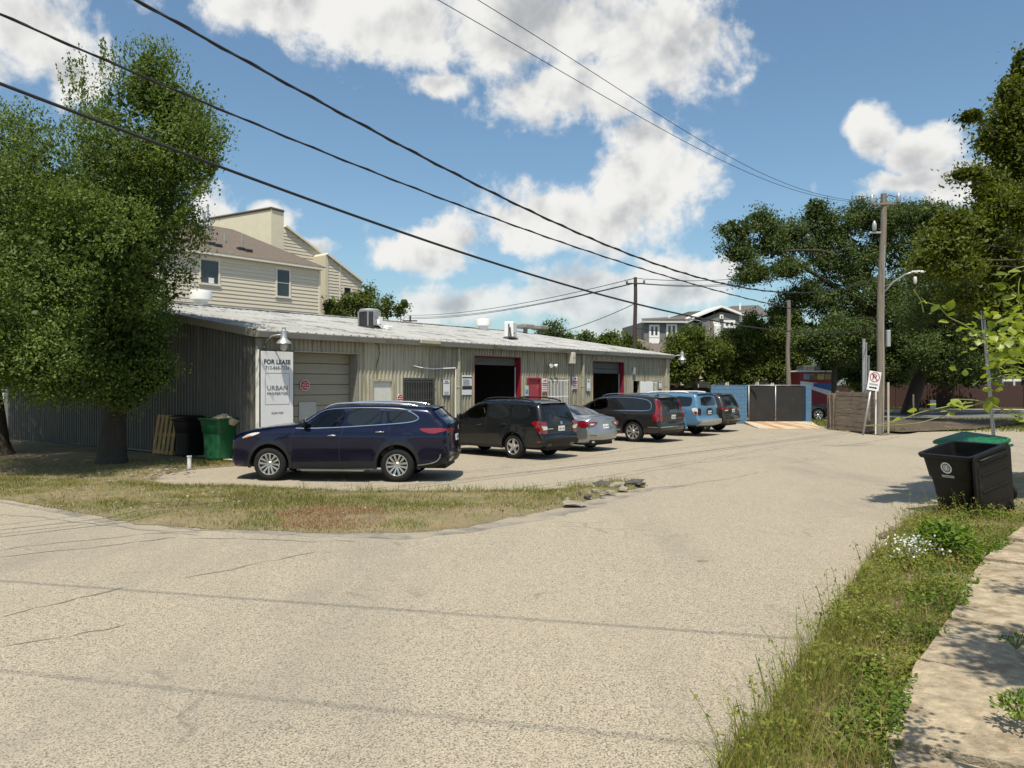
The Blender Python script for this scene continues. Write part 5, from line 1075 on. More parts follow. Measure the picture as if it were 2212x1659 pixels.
# pipes standing by the pole
for (px, py, r_, lb) in ((1866,733,.06,'tall grey conduit pipe standing between fence and utility pole'),(1871,741,.04,'thin grey conduit pipe strapped beside the tall one'),(1876,769,.055,'shorter grey conduit pipe closest to the utility pole')):
    Yp = 33.6; q = at(px, py, Yp); b = MB(); b.tube([(q.x-.03, Yp, 0), (q.x, Yp, q.z)], r_, 10); b.lathe([(r_*1.25,0),(r_*1.25,.06)], 10, Matrix.Translation((q.x, Yp, q.z-.02))); b.lathe([(r_*1.2,0),(r_*1.2,.04)], 10, Matrix.Translation((q.x-.01, Yp, 2.1))); tag(b.build('conduit_pipe', M['galv'], None, True, 40), lb, 'pipe', 'conduit pipes')
# leaning no-parking sign
sb_ = gnd(1864, 939); r = empty('no_parking_sign', sb_, 0, 'leaning white no parking sign with red circle on a grey post', 'sign'); tp = at(1883,828,sb_.y)-sb_
b = MB(); b.tube([(0,0,0), tuple(tp)], .045, 8); b.build('post', M['galv'], r, True)
tl = math.atan2(tp.x, tp.z); Mx = Matrix.Translation(Vector((tp.x, tp.y-.06, tp.z-.28))) @ Matrix.Rotation(tl, 4, 'Y')
b = MB(); b.bev(-.25,.25,-.012,0,0,.8,.006,Mx); b.build('plate', M['signwhite'], r)
b = MB(); n = 28
for k in range(n):
    a0, a1 = 2*math.pi*k/n, 2*math.pi*(k+1)/n; b.add([Mx @ Vector((q*math.cos(z), -.015, .56+q*math.sin(z))) for q, z in ((.21,a0),(.21,a1),(.175,a1),(.175,a0))], [(0,1,2,3)])
b.add([Mx @ Vector((x, -.0158, .56+z)) for x, z in ((-.15,.115),(-.115,.15),(.15,-.115),(.115,-.15))], [(0,1,2,3)]); b.build('red_circle', M['inkred'], r)
o = txt('P', .17, 0, 0, 0, M['ink'], r, height=.24); o.matrix_local = Mx @ Matrix.Translation((0,-.0145,.44))
b = MB()
for k in range(2): b.add([Mx @ Vector((x, -.0145, z-.035*k)) for x, z in ((-.18,.265),(.18,.265),(.18,.285),(-.18,.285))], [(0,1,2,3)])
b.build('small_print', M['inkgrey'], r)
b = MB(); b.add([Mx @ Vector((x, -.0145, z)) for x, z in ((-.17,.09),(.08,.09),(.08,.06),(.18,.12),(.08,.18),(.08,.15),(-.17,.15))], [(0,1,2,3,4,5,6)]); b.build('arrow', M['ink'], r)
q = gnd(1889, 937); b = MB(); b.tube([(q.x,q.y-.1,0),(q.x+.02,q.y-.1,2.35)], .03, 8); b.lathe([(.05,0),(.06,.05),(.05,.18),(.02,.2)], 10, Matrix.Translation((q.x+.02,q.y-.1,2.2))); tag(b.build('pipe_riser', M['white'], None, True, 40), 'thin white plastic riser pipe at the foot of the utility pole', 'pipe')
b = MB(); b.bev(0,.09,0,.04,0,2.2,.005); o = b.build('timber_stake', M['trimkhaki']); o.location = gnd(1917,935); tag(o, 'narrow tan timber stake right of the utility pole', 'post')
b = MB(); b.bev(0,.08,0,.08,0,1.5,.005); o = b.build('wooden_post', M['oldwood']); o.location = gnd(1972,905); tag(o, 'short weathered wooden post near the live oak trunk', 'post')
# other poles
q = at(1372,752,60); p2, t2 = pole('utility_pole', (q.x, 60, 0), at(1372,598,60), .2, .13, 'dark wooden utility pole rising behind the warehouse roof', 'darkpole')
c = at(1371,612,60)-Vector((q.x,60,0)); b = MB(); b.bev(-.75,.75,-.2,-.1,c.z-.05,c.z+.05,.01); b.build('crossarm', M['darkpole'], p2)
for x in (-.68,.68): b = MB(); b.lathe([(.06,0),(.09,.05),(.08,.3),(.03,.36)], 8, Matrix.Translation((x,-.15,c.z+.05))); b.build('insulator', M['galv'], p2, True)
q = at(1703,830,44); p3, t3 = pole('utility_pole', (q.x, 44, 0), at(1703,648,44), .14, .11, 'slim brown pole standing behind the black gate', 'polewood')
q = at(1540,830,62); p4, t4 = pole('utility_pole', (q.x, 62, 0), at(1536,690,62), .2, .14, 'pole with a white transformer can among the trees', 'polewood')
c = at(1541,715,62)-Vector((q.x,62,0)); b = MB(); b.lathe([(.2,-.62),(.3,-.58),(.3,.45),(.22,.52),(.1,.56),(.1,.7)], 16, Matrix.Translation(c+Vector((.25,-.3,0)))); b.build('transformer', M['white'], p4, True, 40)
b = MB(); b.tube([(0,-.1,6.6),(-1.2,-.6,7.2),(-2.0,-.9,7.3)], .04, 6); b.bev(-2.5,-1.9,-1.05,-.75,7.24,7.36,.03); b.build('lamp_arm', M['galv'], p4)
q = at(886,710,120); p5, t5 = pole('utility_pole', (q.x, 120, 0), at(886,681,120), .2, .14, 'tiny distant pole with crossarm beyond the roof ridge', 'darkpole'); b = MB(); b.bev(-1.1,1.1,-.1,.1,t5.z-.9,t5.z-.7,.02); b.build('crossarm', M['darkpole'], p5)
pole('utility_pole', (-13.6,1.0,0), (-13.5,1.0,10.4), .17, .12, 'wooden utility pole at the left roadside carrying the overhead wires')
def spline(P, n=10):
    out = []
    for i in range(len(P)-1):
        p0, p1, p2_, p3_ = P[max(i-1,0)], P[i], P[i+1], P[min(i+2,len(P)-1)]
        for k in range(n): t = k/n; out.append(.5*((2*p1)+(p2_-p0)*t+(2*p0-5*p1+4*p2_-p3_)*t*t+(3*p1-p0-3*p2_+p3_)*t**3))
    return out+[P[-1]]
LA, LB = (15.6,32.4), (-8.0,7.2)
def onplan(px, py, A_=LA, B_=LB):
    k = (px-CX)/F; dx, dy = B_[0]-A_[0], B_[1]-A_[1]; t = (k*A_[1]-A_[0])/(dx-k*dy); return at(px, py, A_[1]+dy*t)
def wire(pts, r, label, ends=(), A_=LA, B_=LB, twist=False):
    P = [onplan(x, y, A_, B_) for x, y in pts]+[Vector(e) for e in ends]
    ln = math.hypot(B_[0]-A_[0], B_[1]-A_[1]); tv = [((p.x-A_[0])*(B_[0]-A_[0])+(p.y-A_[1])*(B_[1]-A_[1]))/ln for p in P]; wt = [4]*len(pts)+[1]*len(ends); wt[0] = 8
    cf = np.polyfit(tv, [p.z for p in P], 5, w=wt); t0, t1 = tv[0], tv[-1]
    P = [Vector((A_[0]+(B_[0]-A_[0])*t/ln, A_[1]+(B_[1]-A_[1])*t/ln, float(np.polyval(cf, t)))) for t in np.linspace(t0, t1, 70)]
    b = MB(); b.tube(P, r, 6)
    if twist:
        L_ = 0; Q = []
        for i, p in enumerate(P):
            if i: L_ += (p-P[i-1]).length
            Q.append(p+Vector((0, 0, r*1.1*math.cos(L_*5)))+Vector((.7,-.7,0))*r*1.1*math.sin(L_*5))
        Q2 = [];
        for i in range(len(Q)-1):
            for k in range(4):
                t = k/4; p = P[i].lerp(P[i+1], t); ss = (p-P[0]).length; Q2.append(p+Vector((0,0,r*1.05*math.cos(ss*6)))+Vector((.7,-.7,0))*r*1.05*math.sin(ss*6))
        b.tube(Q2, r*.7, 5)
    return tag(b.build('overhead_wire', M['wire'], None, True), label, 'wire', 'overhead wires')
wire([(1897,598),(1879,604),(1810,623),(1713,633),(1647,630),(1606,617),(1426,566),(1306,529),(1106,442),(790,275),(600,170),(475,95),(307,0)], .02, 'thick twisted cable sagging lowest in front of the live oak', [(-9.5,5.6,8.3),(-13.5,1.0,9.3)], twist=True)
wire([(1897,685),(1706,666),(1654,652),(1606,641),(1498,613),(1346,570),(1231,527),(1106,485),(790,360),(485,235),(235,135),(0,37)], .0145, 'middle thin cable running from the leftmost treetop to the utility pole', [(-10,4.9,7.9),(-13.5,1.0,8.6)], twist=True)
wire([(1895,709),(1793,719),(1699,713),(1602,703),(1531,690),(1371,654),(1106,580),(750,460),(375,320),(0,180)], .022, 'lowest thick black cable crossing in front of the tree and the house', [(-10,4.9,6.6),(-13.5,1.0,7.2)])
wire([(1882,438),(1780,425),(1680,398),(1606,368),(1460,296),(1331,220),(1106,85),(935,0)], .0075, 'thin high wire to the left insulator of the crossarm', [(-7,8.3,9.8),(-13.5,1.0,10.2)])
wire([(1884,436),(1780,421),(1680,388),(1606,355),(1481,283),(1331,185),(1240,130),(1106,45),(1033,0)], .0075, 'thin high wire just above its twin over the road', [(-6.6,8.2,9.9),(-13.3,1.0,10.3)])
def span(p, q, sag, r, label, n=14):
    p, q = Vector(p), Vector(q); P = [p.lerp(q, k/n)-Vector((0,0,sag*4*(k/n)*(1-k/n))) for k in range(n+1)]; b = MB(); b.tube(P, r, 5); return tag(b.build('overhead_wire', M['wire'], None, True), label, 'wire', 'overhead wires')
span((-28,9.8,8.1), (24,-2.6,8.3), .15, .013, 'service cable crossing high above the road junction'); span((-28,7.6,8.0), (24,-4.6,8.2), .2, .009, 'second service cable crossing high above the road junction')
for i, (y0, y1) in enumerate(((618,612),(622,630),(632,634))):
    a_ = at(1371,[600,610,611][i],60); c_ = at(880,[680,684,687][i],120); span(a_, c_, .8, .03, ['topmost', 'middle', 'lowest'][i]+' faint wire from the dark pole to the tiny distant pole'); c_ = at(1700,[585,595,600][i],75); span(a_, c_, .5, .025, ['topmost', 'middle', 'lowest'][i]+' faint wire from the dark pole to the live oak')
a_ = at(1371,655,60); span(a_, at(1100,735,80), .6, .03, 'slack line dropping from the dark pole behind the roof'); span(at(1371,707,60), at(1540,712,62), .25, .03, 'short line between dark pole and transformer pole')

# ------------------------------------------------------------------ wheeled bins
M['binblack'] = mat('bin_black', (.009,.009,.009), rough=.5, spec=.25, var=.25, scale=5, c2=(.03,.029,.027), c2amt=.15)
M['bingreen'] = mat('bin_green', (.012,.10,.038), rough=.42, var=.2, scale=5)
M['lidgreen'] = mat('lid_green', (.012,.125,.045), rough=.42, var=.15, scale=5)
def rr_(w, d, r, n=4):
    P = []
    for (sx, sy, a0) in ((1,1,0),(-1,1,90),(-1,-1,180),(1,-1,270)):
        for k in range(n+1): a = R(a0+90*k/n); P.append((sx*(w/2-r)+r*math.cos(a), sy*(d/2-r)+r*math.sin(a)))
    return P
def cart(label, m, lm, lid, locn, rz_, tilt=0, S=1.0, seal=None, group=None):
    rt = empty('wheeled_bin', locn, 0, label, 'bin', group); rt.rotation_euler = (Matrix.Rotation(rz_, 3, 'Z') @ Matrix.Rotation(tilt, 3, 'Y')).to_euler(); rt.scale = (S,)*3
    lev = [(.50,.50,0.0,-.06),(.54,.54,.02,-.06),(.60,.62,.62,-.02),(.605,.64,.66,-.02),(.66,.72,.70,0),(.70,.78,.98,0),(.76,.86,1.0,0),(.78,.88,1.03,0),(.78,.88,1.06,0)]; n = 20
    V = []
    for (w, d, z, oy) in lev: V += [(x, y+oy, z) for x, y in rr_(w, d, .07)]
    for (w, d, z, oy) in ((.68,.76,1.06,0),(.62,.68,.7,0),(.48,.48,.05,-.06)): V += [(x, y+oy, z) for x, y in rr_(w, d, .06)]
    L_ = len(lev)+3; b = MB(); b.add(V, [(i*n+j, i*n+(j+1) % n, (i+1)*n+(j+1) % n, (i+1)*n+j) for i in range(L_-1) for j in range(n)]+[tuple(range(n-1,-1,-1)), tuple((L_-1)*n+j for j in range(n))]); bd = b.build('body', m, rt, True, 35)
    b = MB(); b.tube([(-.3,.42,.98),(-.3,.52,1.0),(.3,.52,1.0),(.3,.42,.98)], .022, 8); b.build('handle', m, rt, True)
    b = MB(); b.tube([(-.36,.3,.13),(.36,.3,.13)], .016, 8); b.build('axle', M['galv'], rt)
    for sg in (-1, 1):
        b = MB(); b.lathe([(.02,-.03),(.12,-.035),(.15,-.02),(.15,.02),(.12,.035),(.02,.03)], 20, Matrix.Translation((sg*.34,.3,.15)) @ Matrix.Rotation(R(90),4,'Y')); b.build('wheel', M['rubber'], rt, True, 40)
    LM = Matrix.Translation((0,.47,1.075)) @ Matrix.Rotation(lid, 4, 'X')
    V = []; lp_ = rr_(.80,.94,.08)
    for (s_, z) in ((1,-.03),(1,.005),(.93,.03),(.6,.055),(.02,.065)): V += [LM @ Vector((x*s_, (y*s_)-.47, z)) for x, y in lp_]
    b = MB(); b.add(V, [(i*n+j, i*n+(j+1) % n, (i+1)*n+(j+1) % n, (i+1)*n+j) for i in range(4) for j in range(n)]+[tuple(4*n+j for j in range(n)), tuple(range(n-1,-1,-1))]); ld = b.build('lid', lm, rt, True, 35)
    b = MB()
    for yy in (-.30,-.55): b.bev(-.28,.28,yy-.012,yy+.012,-.05,-.028,.006,LM)
    b.bev(-.34,.34,-.78,-.16,-.036,-.031,.002,LM); b.build('lid_ribs', lm, ld)
    if seal:
        fx = lambda z: .30+(z-.62)*.13 if z < .66 else .335+(z-.7)*.07
        zc = .86; b = MB(); n2 = 20
        def q(y, z, o_=.006): return (fx(z)+o_ if seal > 0 else -fx(z)-o_, y, z)
        for k in range(n2):
            a0, a1 = 2*math.pi*k/n2, 2*math.pi*(k+1)/n2
            for (ro, ri) in ((.088,.066),(.052,.040)): b.add([q(ro*math.cos(a0), zc+ro*math.sin(a0)), q(ro*math.cos(a1), zc+ro*math.sin(a1)), q(ri*math.cos(a1), zc+ri*math.sin(a1)), q(ri*math.cos(a0), zc+ri*math.sin(a0))], [(0,1,2,3)])
        for (y0, y1, z0, z1) in ((-.02,.02,-.03,.03),(-.035,.035,-.012,.004)): b.add([q(y0,zc+z0,.007),q(y1,zc+z0,.007),q(y1,zc+z1,.007),q(y0,zc+z1,.007)], [(0,1,2,3)])
        for k in range(2): b.add([q(-.1,.735-.022*k), q(.1,.735-.022*k), q(.1,.745-.022*k), q(-.1,.745-.022*k)], [(0,1,2,3)])
        b.build('city_seal', M['signwhite'], rt)
    return rt
cart('open black wheeled bin with a white round seal leaning at the roadside', M['binblack'], M['binblack'], R(-275), (7.46,12.42,-.03), R(203.5), R(13), 1.08, 1, 'wheeled bins at the kerb')
cart('green-lidded wheeled bin standing behind the open black one', M['bingreen'], M['lidgreen'], R(-4), (8.42,13.75,.0), R(200), R(11), 1.03, None, 'wheeled bins at the kerb')
cart('dark green wheeled bin with a white seal at the shaded gable wall', M['bingreen'], M['bingreen'], R(-255), (-7.95,20.85,.11), R(-28), 0, 1.04, None, 'wheeled bins by the warehouse')
cart('black wheeled bin between the pallet and the green bin', M['binblack'], M['binblack'], R(-3), (-9.12,21.75,.11), R(-35), 0, .98, None, 'wheeled bins by the warehouse')
b = MB()
for k in range(5): b.lathe([(.12+.03*k,0),(.1,.14)], 7, Matrix.Translation((-8.05+.1*k,20.8+.05*(k % 2),1.1+.03*(k % 3))) @ Matrix.Rotation(R(40*k),4,'X'))
tag(b.build('crumpled_paper', mat('paper', (.45,.36,.27), rough=.9, var=.2)), 'crumpled brown paper heaped on top of the dark green bin', 'paper')
sl = empty('bin_seal'); bpy.data.objects.remove(sl)
# pallet leaning on the wall
pr = empty('wood_pallet', (-10.15,22.15,.09), R(-35), 'yellowish wooden pallet leaning upright against the gable wall', 'pallet'); Lm = Matrix.Rotation(R(-9),4,'X'); M['pallet'] = mat('pallet_wood', (.38,.25,.1), rough=.85, var=.25, scale=4, stretch=(4,4,.5))
for k in range(5): b = MB(); b.bev(-.5+k*.225,-.5+k*.225+.14,-.02,0,0,1.15,.003,Lm); b.build('slat', M['pallet'], pr)
for z in (.02,.53,1.05): b = MB(); b.bev(-.5,.54,.001,.09,z,z+.09,.004,Lm); b.build('bearer', M['pallet'], pr)
b = MB(); q = gnd(409,1013); b.tube([(q.x,q.y,0),(q.x,q.y,.33)], .05, 12); b.lathe([(.06,0),(.06,.03)], 12, Matrix.Translation((q.x,q.y,.31))); tag(b.build('pipe_stub', M['signwhite'], None, True, 40), 'short white pipe stub sticking out of the ground by the bins', 'pipe')

# ------------------------------------------------------------------ houses behind the warehouse
M['siding'] = mat('cream_siding', (.60,.535,.42), rough=.6, var=.07, scale=1.5, stretch=(.4,1,4))
M['creamtrim'] = mat('cream_trim', (.68,.63,.52), rough=.6, var=.05)
M['yellowtrim'] = mat('yellowish_trim', (.58,.53,.4), rough=.6, var=.06)
M['stucco'] = mat('cream_stucco', (.64,.59,.45), rough=.8, var=.06, scale=2, bump=.15, bscale=40)
M['shingle'] = mat('brown_shingle', (.125,.10,.078), rough=.9, var=.3, scale=9, stretch=(1,1,2.5), bump=.4, bscale=30, c2=(.16,.13,.105), c2amt=.4)
HY = 46.0; HC = at(690,0,HY); HO = (HC.x, HY)
HM = Matrix.Translation((HO[0], HO[1], 0)) @ Matrix.Rotation(WRZ, 4, 'Z')
def hz2(px, py, back=0.0):
    """x along the house wall and z for a picture position, on a plane `back` metres behind the wall"""
    inv = HM.inverted(); o = inv @ Vector((0,0,H)); d = inv.to_3x3() @ Vector(((px-CX)/F, 1, (CY-py)/F)); t = (back-o.y)/d.y; p = o+d*t; return p.x, p.z
HS = empty('siding_house', (HO[0], HO[1], 0), WRZ, 'cream lap-sided house with brown shingle hip roof behind the warehouse', 'house')
hx0 = hz2(330,540)[0]; ev = hz2(688,575)[1]
wins = [hz2(433,560)[0:1]+hz2(471,560)[0:1]+(hz2(452,611)[1], hz2(452,559)[1]), hz2(598,580)[0:1]+hz2(624,580)[0:1]+(hz2(611,639)[1], hz2(611,581)[1])]
b = MB(); b.box(hx0, -.03, .02, 8.5, 0, ev-.02); b.build('wall', M['siding'], HS)
def courses(x0, x1, z0, z1, root, holes, y=0.0, m='siding', top=None, exp=.215):
    z = z0
    while z < z1-.02:
        zt_ = min(z+exp, z1); segs = [(x0, x1)]
        if top:                                       # sloping top edge: x limit at this height
            segs = [(x0, min(x1, top(z+exp*.5)))]
        for (a_, c_, zb, zu) in holes:
            if zb-.02 < z+exp*.5 < zu+.02:
                ns = []
                for (p, q) in segs:
                    if a_ > p: ns.append((p, min(q, a_)))
                    if c_ < q: ns.append((max(p, c_), q))
                segs = [s_ for s_ in ns if s_[1]-s_[0] > .03]
        for (p, q) in segs:
            if q-p > .05: b = MB(); b.prism([(y-.034,z),(y-.004,zt_+.01),(y+.02,zt_+.01),(y+.02,z)], p, q, Matrix(((0,1,0,0),(1,0,0,0),(0,0,1,0),(0,0,0,1)))); b.build('siding_board', M[m], root)
        z = zt_
courses(hx0, -.08, 3.6, ev-.25, HS, [(w[0]-.1, w[1]+.1, w[2]-.1, w[3]+.1) for w in wins])
b = MB(); b.bev(-.09,.05,-.055,.05,0,ev-.05,.006); b.build('corner_board', M['creamtrim'], HS); b = MB(); b.bev(hx0,.1,-.3,.0,ev-.22,ev-.04,.01); b.build('fascia', M['creamtrim'], HS); b = MB(); b.bev(hx0,-.1,-.04,.0,ev-.5,ev-.23,.004); b.build('frieze', M['siding'], HS)
for i, (a_, c_, zb, zu) in enumerate(wins):
    b = MB(); b.box(a_-.1,a_,-.06,.03,zb-.1,zu+.1); b.box(c_,c_+.1,-.06,.03,zb-.1,zu+.1); b.box(a_,c_,-.06,.03,zu,zu+.1); b.box(a_-.12,c_+.12,-.09,.03,zb-.11,zb-.001); w = b.build('window', M['creamtrim'], HS)
    b = MB(); b.box(a_,c_,-.01,.0,zb,zu); b.build('pane', M['clearglass'], w)
    if i: b = MB(); b.box(a_,c_,-.03,-.008,(zb+zu)/2-.03,(zb+zu)/2+.02); b.build('meeting_rail', M['creamtrim'], w)
    else: b = MB(); b.box(a_+.45,a_+.75,-.016,-.011,zb+.02,zb+.3); b.build('paper', M['signwhite'], w)
# hip roof: ridge point
def hit_back(px, py, back): return hz2(px, py, back)
rb_ = 4.6; rx, rzz = hz2(502,494,rb_)
b = MB(); E = .32; b.add([(hx0-1,-E,ev-.05),(.3,-E,ev-.05),(rx,rb_,rzz),(hx0-1,rb_,rzz+.02),(.3,9,ev-.05),(hx0-1,9,ev-.05)], [(0,1,2,3),(1,4,2),(2,4,5,3)]); rf = b.build('roof', M['shingle'], HS)
def on_hip(px, py):
    inv = HM.inverted(); o = inv @ Vector((0,0,H)); d = inv.to_3x3() @ Vector(((px-CX)/F, 1, (CY-py)/F)); k = (rzz-(ev-.05))/(rb_+E); t = (ev-.05+k*(o.y+E)-o.z)/(d.z-k*d.y); return o+d*t
for (px, py) in ((401,521),(456,527),(470,531),(520,538),(536,542),(420,487),(430,491)):
    p = on_hip(px, py); b = MB(); b.bev(p.x-.22,p.x+.22,p.y-.15,p.y+.12,p.z-.08,p.z+.12,.03); b.build('roof_vent', M['ink'], rf)
for (px, py, r_, h) in ((449,496,.06,1.5),(441,490,.09,.9),(456,496,.05,.6),(522,524,.04,.5),(485,520,.04,.45)):
    p = on_hip(px, py); b = MB(); b.tube([p-Vector((0,0,.2)), p+Vector((0,0,h))], r_, 8); b.build('vent_pipe', M['galv'], rf)
# stucco party wall
fb = 4.4
a0 = hz2(395,462,8.5); 
FW = empty('party_wall', (HO[0], HO[1], 0), WRZ, 'tall cream stucco party wall rising behind the brown roof', 'wall')
tx0, tz0 = hz2(586,450,fb); tx1, tz1 = hz2(613,456,fb-.0)
zb_ = 6.0; dep = 9.0; X1 = tx1; X0 = tx0
lx, lz = hz2(440,475,dep+2)
b = MB(); b.add([(X0,fb,zb_),(X1,fb+.0,zb_),(X1,fb,tz0-.05),(X0,fb,tz0),(lx,dep+2,zb_),(lx,dep+2,lz),(lx+(X1-X0),dep+2,zb_),(lx+(X1-X0),dep+2,lz)], [(0,1,2,3),(4,0,3,5),(1,6,7,2),(3,2,7,5),(6,4,5,7)]); b.build('wall', M['stucco'], FW)
b = MB()
for (p, q) in (((X0,fb,tz0),(X1,fb,tz0-.05)),((X0,fb,tz0),(lx,dep+2,lz))): b.tube([Vector(p)+Vector((0,0,.05)), Vector(q)+Vector((0,0,.05))], .09, 6)
b.build('coping', M['shingle'], FW)
# stepped sloping house end
SB = empty('siding_house', (HO[0], HO[1], 0), WRZ, 'cream sided house end with sloping stepped roofline beside the party wall', 'house'); bk_ = 7.0
q0 = hz2(614,489,bk_); q1 = hz2(697,552,bk_); bk2 = 5.6; q2 = hz2(703.5,549,bk2); q3 = hz2(781,610,bk2)
b = MB(); b.prism([(q0[0]-3,3),(q0[0]-3,q0[1]),(q0[0],q0[1]),(q1[0],q1[1]),(q1[0],3)], bk_+.03, bk_+6); b.build('wall', M['siding'], SB)
sl_ = (q1[1]-q0[1])/(q1[0]-q0[0]); courses(q0[0]-.3, q1[0], 4.5, q0[1]-.2, SB, [], bk_, top=lambda z: q0[0]+(z-q0[1])/sl_ if z > q1[1] else 99)
b = MB(); b.prism([(q2[0],3),(q2[0],q2[1]),(q3[0],q3[1]),(q3[0],3)], bk2+.03, bk2+6); b.build('wall', M['siding'], SB)
s2 = (q3[1]-q2[1])/(q3[0]-q2[0]); wx0, wz0 = hz2(743,620,bk2); wx1, wz1 = hz2(757,672,bk2)
courses(q2[0]+.2, q3[0]-.05, 4.0, q2[1]-.2, SB, [(wx0-.12,wx1+.12,wz1-.1,wz0+.12)], bk2, top=lambda z: q2[0]+(z-q2[1])/s2 if z > q3[1] else 99)
b = MB(); b.box(wx0-.1,wx0,bk2-.05,bk2+.02,wz1-.1,wz0+.1); b.box(wx1,wx1+.1,bk2-.05,bk2+.02,wz1-.1,wz0+.1); b.box(wx0,wx1,bk2-.05,bk2+.02,wz0,wz0+.1); b.box(wx0,wx1,bk2-.05,bk2+.02,wz1-.1,wz1); w = b.build('window', M['creamtrim'], SB); b = MB(); b.box(wx0,wx1,bk2,bk2+.01,wz1,wz0); b.build('pane', M['clearglass'], w)
b = MB(); b.bev(q2[0]-.08,q2[0]+.2,bk2-.06,bk2+1.4,3,q2[1]-.05,.01); b.build('corner_board', M['yellowtrim'], SB)
xm = q2[0]+(q3[0]-q2[0])*.38; b = MB(); b.bev(xm-.06,xm+.06,bk2-.05,bk2+.0,3,q2[1]+s2*(xm-q2[0]),.006); b.bev(q3[0]-.1,q3[0]+.04,bk2-.05,bk2+.02,3,q3[1],.006); b.build('corner_board', M['creamtrim'], SB)
for (p, q, y) in ((q0, q1, bk_), (q2, q3, bk2)):
    b = MB(); n = Vector((-(q[1]-p[1]), 0, q[0]-p[0])).normalized()*.14; vs = []
    for (x, z) in (p, q):
        for (yy, k) in ((y-.2,0),(y-.2,1),(y+6,1),(y+6,0)): vs.append((x+n.x*k, yy, z+n.z*k))
    b.add(vs, [(0,1,5,4),(1,2,6,5),(2,3,7,6),(3,0,4,7),(0,3,2,1),(4,5,6,7)]); b.build('roof', M['creamtrim'], SB)

# ------------------------------------------------------------------ apartment block and neighbours far behind
M['aptgrey'] = mat('grey_render', (.16,.158,.148), rough=.8, var=.08, scale=.6)
M['aptlight'] = mat('pale_render', (.5,.51,.5), rough=.8, var=.05)
M['aptroof'] = mat('grey_roof', (.095,.088,.08), rough=.9, var=.15, scale=2)
M['tan'] = mat('tan_render', (.42,.32,.19), rough=.85, var=.1, scale=1)
AY = 105.0
def ap(px, py): p = at(px, py, AY); return p.x, p.z
AB = empty('apartment_block', (ap(1390,0)[0], AY, 0), R(6), 'grey three-storey apartment block with white framed windows behind the trees', 'building'); ox = AB.location.x
def al(px, py): x, z = ap(px, py); return (x-ox), z
xl, ztl = al(1391,694); xr, _ = al(1484,694); xe, zte = al(1680,690)
b = MB(); b.box(xl,xr,0,12,0,ztl); b.build('wall', M['aptgrey'], AB); b = MB(); b.box(xr+.01,xe,1.2,12,0,zte-.3); b.build('wall', M['aptlight'], AB)
g0_, gz = al(1503,690); g1x, _ = al(1611,690); gax, gaz = al(1564,663)
b = MB(); b.prism([(g0_+1.2,0),(g0_+1.2,gz+.2),(gax,gaz-.5),(g1x-.3,gz+.8),(g1x-.3,0)], .2, 6); b.build('wall', M['aptgrey'], AB)
b = MB(); lx_, lz_ = al(1384,691); tx_, tz_ = al(1407,680); b.add([(lx_,-.6,lz_),(xr+.3,-.6,lz_+.2),(xr+.3,5,tz_+.3),(tx_,5,tz_)], [(0,1,2,3)]); b.add([(lx_,-.6,lz_-.25),(xr+.3,-.6,lz_-.05),(xr+.3,-.6,lz_+.2),(lx_,-.6,lz_)], [(0,1,2,3)])
r1 = [al(1474,677), al(1523,662), al(1600,657), al(1626,648), al(1690,645)]; e0 = al(1490,690); e1 = al(1690,680)
b.add([(e0[0],.4,e0[1]),(e1[0],.4,e1[1]),(r1[4][0],6,r1[4][1]),(r1[3][0],6,r1[3][1]),(r1[2][0],6,r1[2][1]),(r1[1][0],6,r1[1][1]),(r1[0][0],6,r1[0][1])], [(0,1,2,3,4,5,6)]); ar = b.build('roof', M['aptroof'], AB)
b = MB()
for (p, q) in ((al(1497,688), al(1564,661.5)), (al(1564,661.5), al(1611,679))): b.add([(p[0],-.3,p[1]),(q[0],-.3,q[1]),(q[0],-.3,q[1]+.3),(p[0],-.3,p[1]+.3),(p[0],6,p[1]),(q[0],6,q[1]),(q[0],6,q[1]+.3),(p[0],6,p[1]+.3)], [(0,1,2,3),(3,2,6,7),(0,4,5,1)])
b.build('gable_trim', M['white'], AB); b = MB(); b.box(lx_,xr+.3,-.65,-.55,lz_-.35,lz_-.1); b.build('fascia', M['aptlight'], AB)
def awin(px0, px1, py0, py1, y, dark=False):
    x0, z1 = al(px0, py0); x1, z0 = al(px1, py1); t = .28; b = MB()
    b.box(x0,x0+t,y-.14,y,z0,z1); b.box(x1-t,x1,y-.14,y,z0,z1); b.box(x0+t,x1-t,y-.14,y,z1-t,z1); b.box(x0+t,x1-t,y-.14,y,z0,z0+t); b.box((x0+x1)/2-.12,(x0+x1)/2+.12,y-.13,y,z0+t,z1-t); w = b.build('window', M['white'], AB)
    for (p, q) in ((x0+t,(x0+x1)/2-.12),((x0+x1)/2+.12,x1-t)): b = MB(); b.box(p,q,y-.06,y-.03,z0+t,z1-t); b.build('pane', M['clearglass'], w)
awin(1402,1425,700,728,-.001); awin(1440,1464,698,727,-.001); awin(1538,1561,692,712,.199); awin(1570,1596,689,706,.199); b = MB(); x0,z1 = al(1402,729); x1,z0 = al(1425,752); b.box(x0,x1,-.12,-.001,z0,z1); b.build('window_panel', M['white'], AB)
x0,z1 = al(1561,677); x1,z0 = al(1569,686); b = MB(); b.box(x0,x1,.05,.199,z0,z1); w = b.build('window', M['white'], AB); b = MB(); b.box(x0+.15,x1-.15,.0,.049,z0+.15,z1-.15); b.build('pane', M['aptgrey'], w)
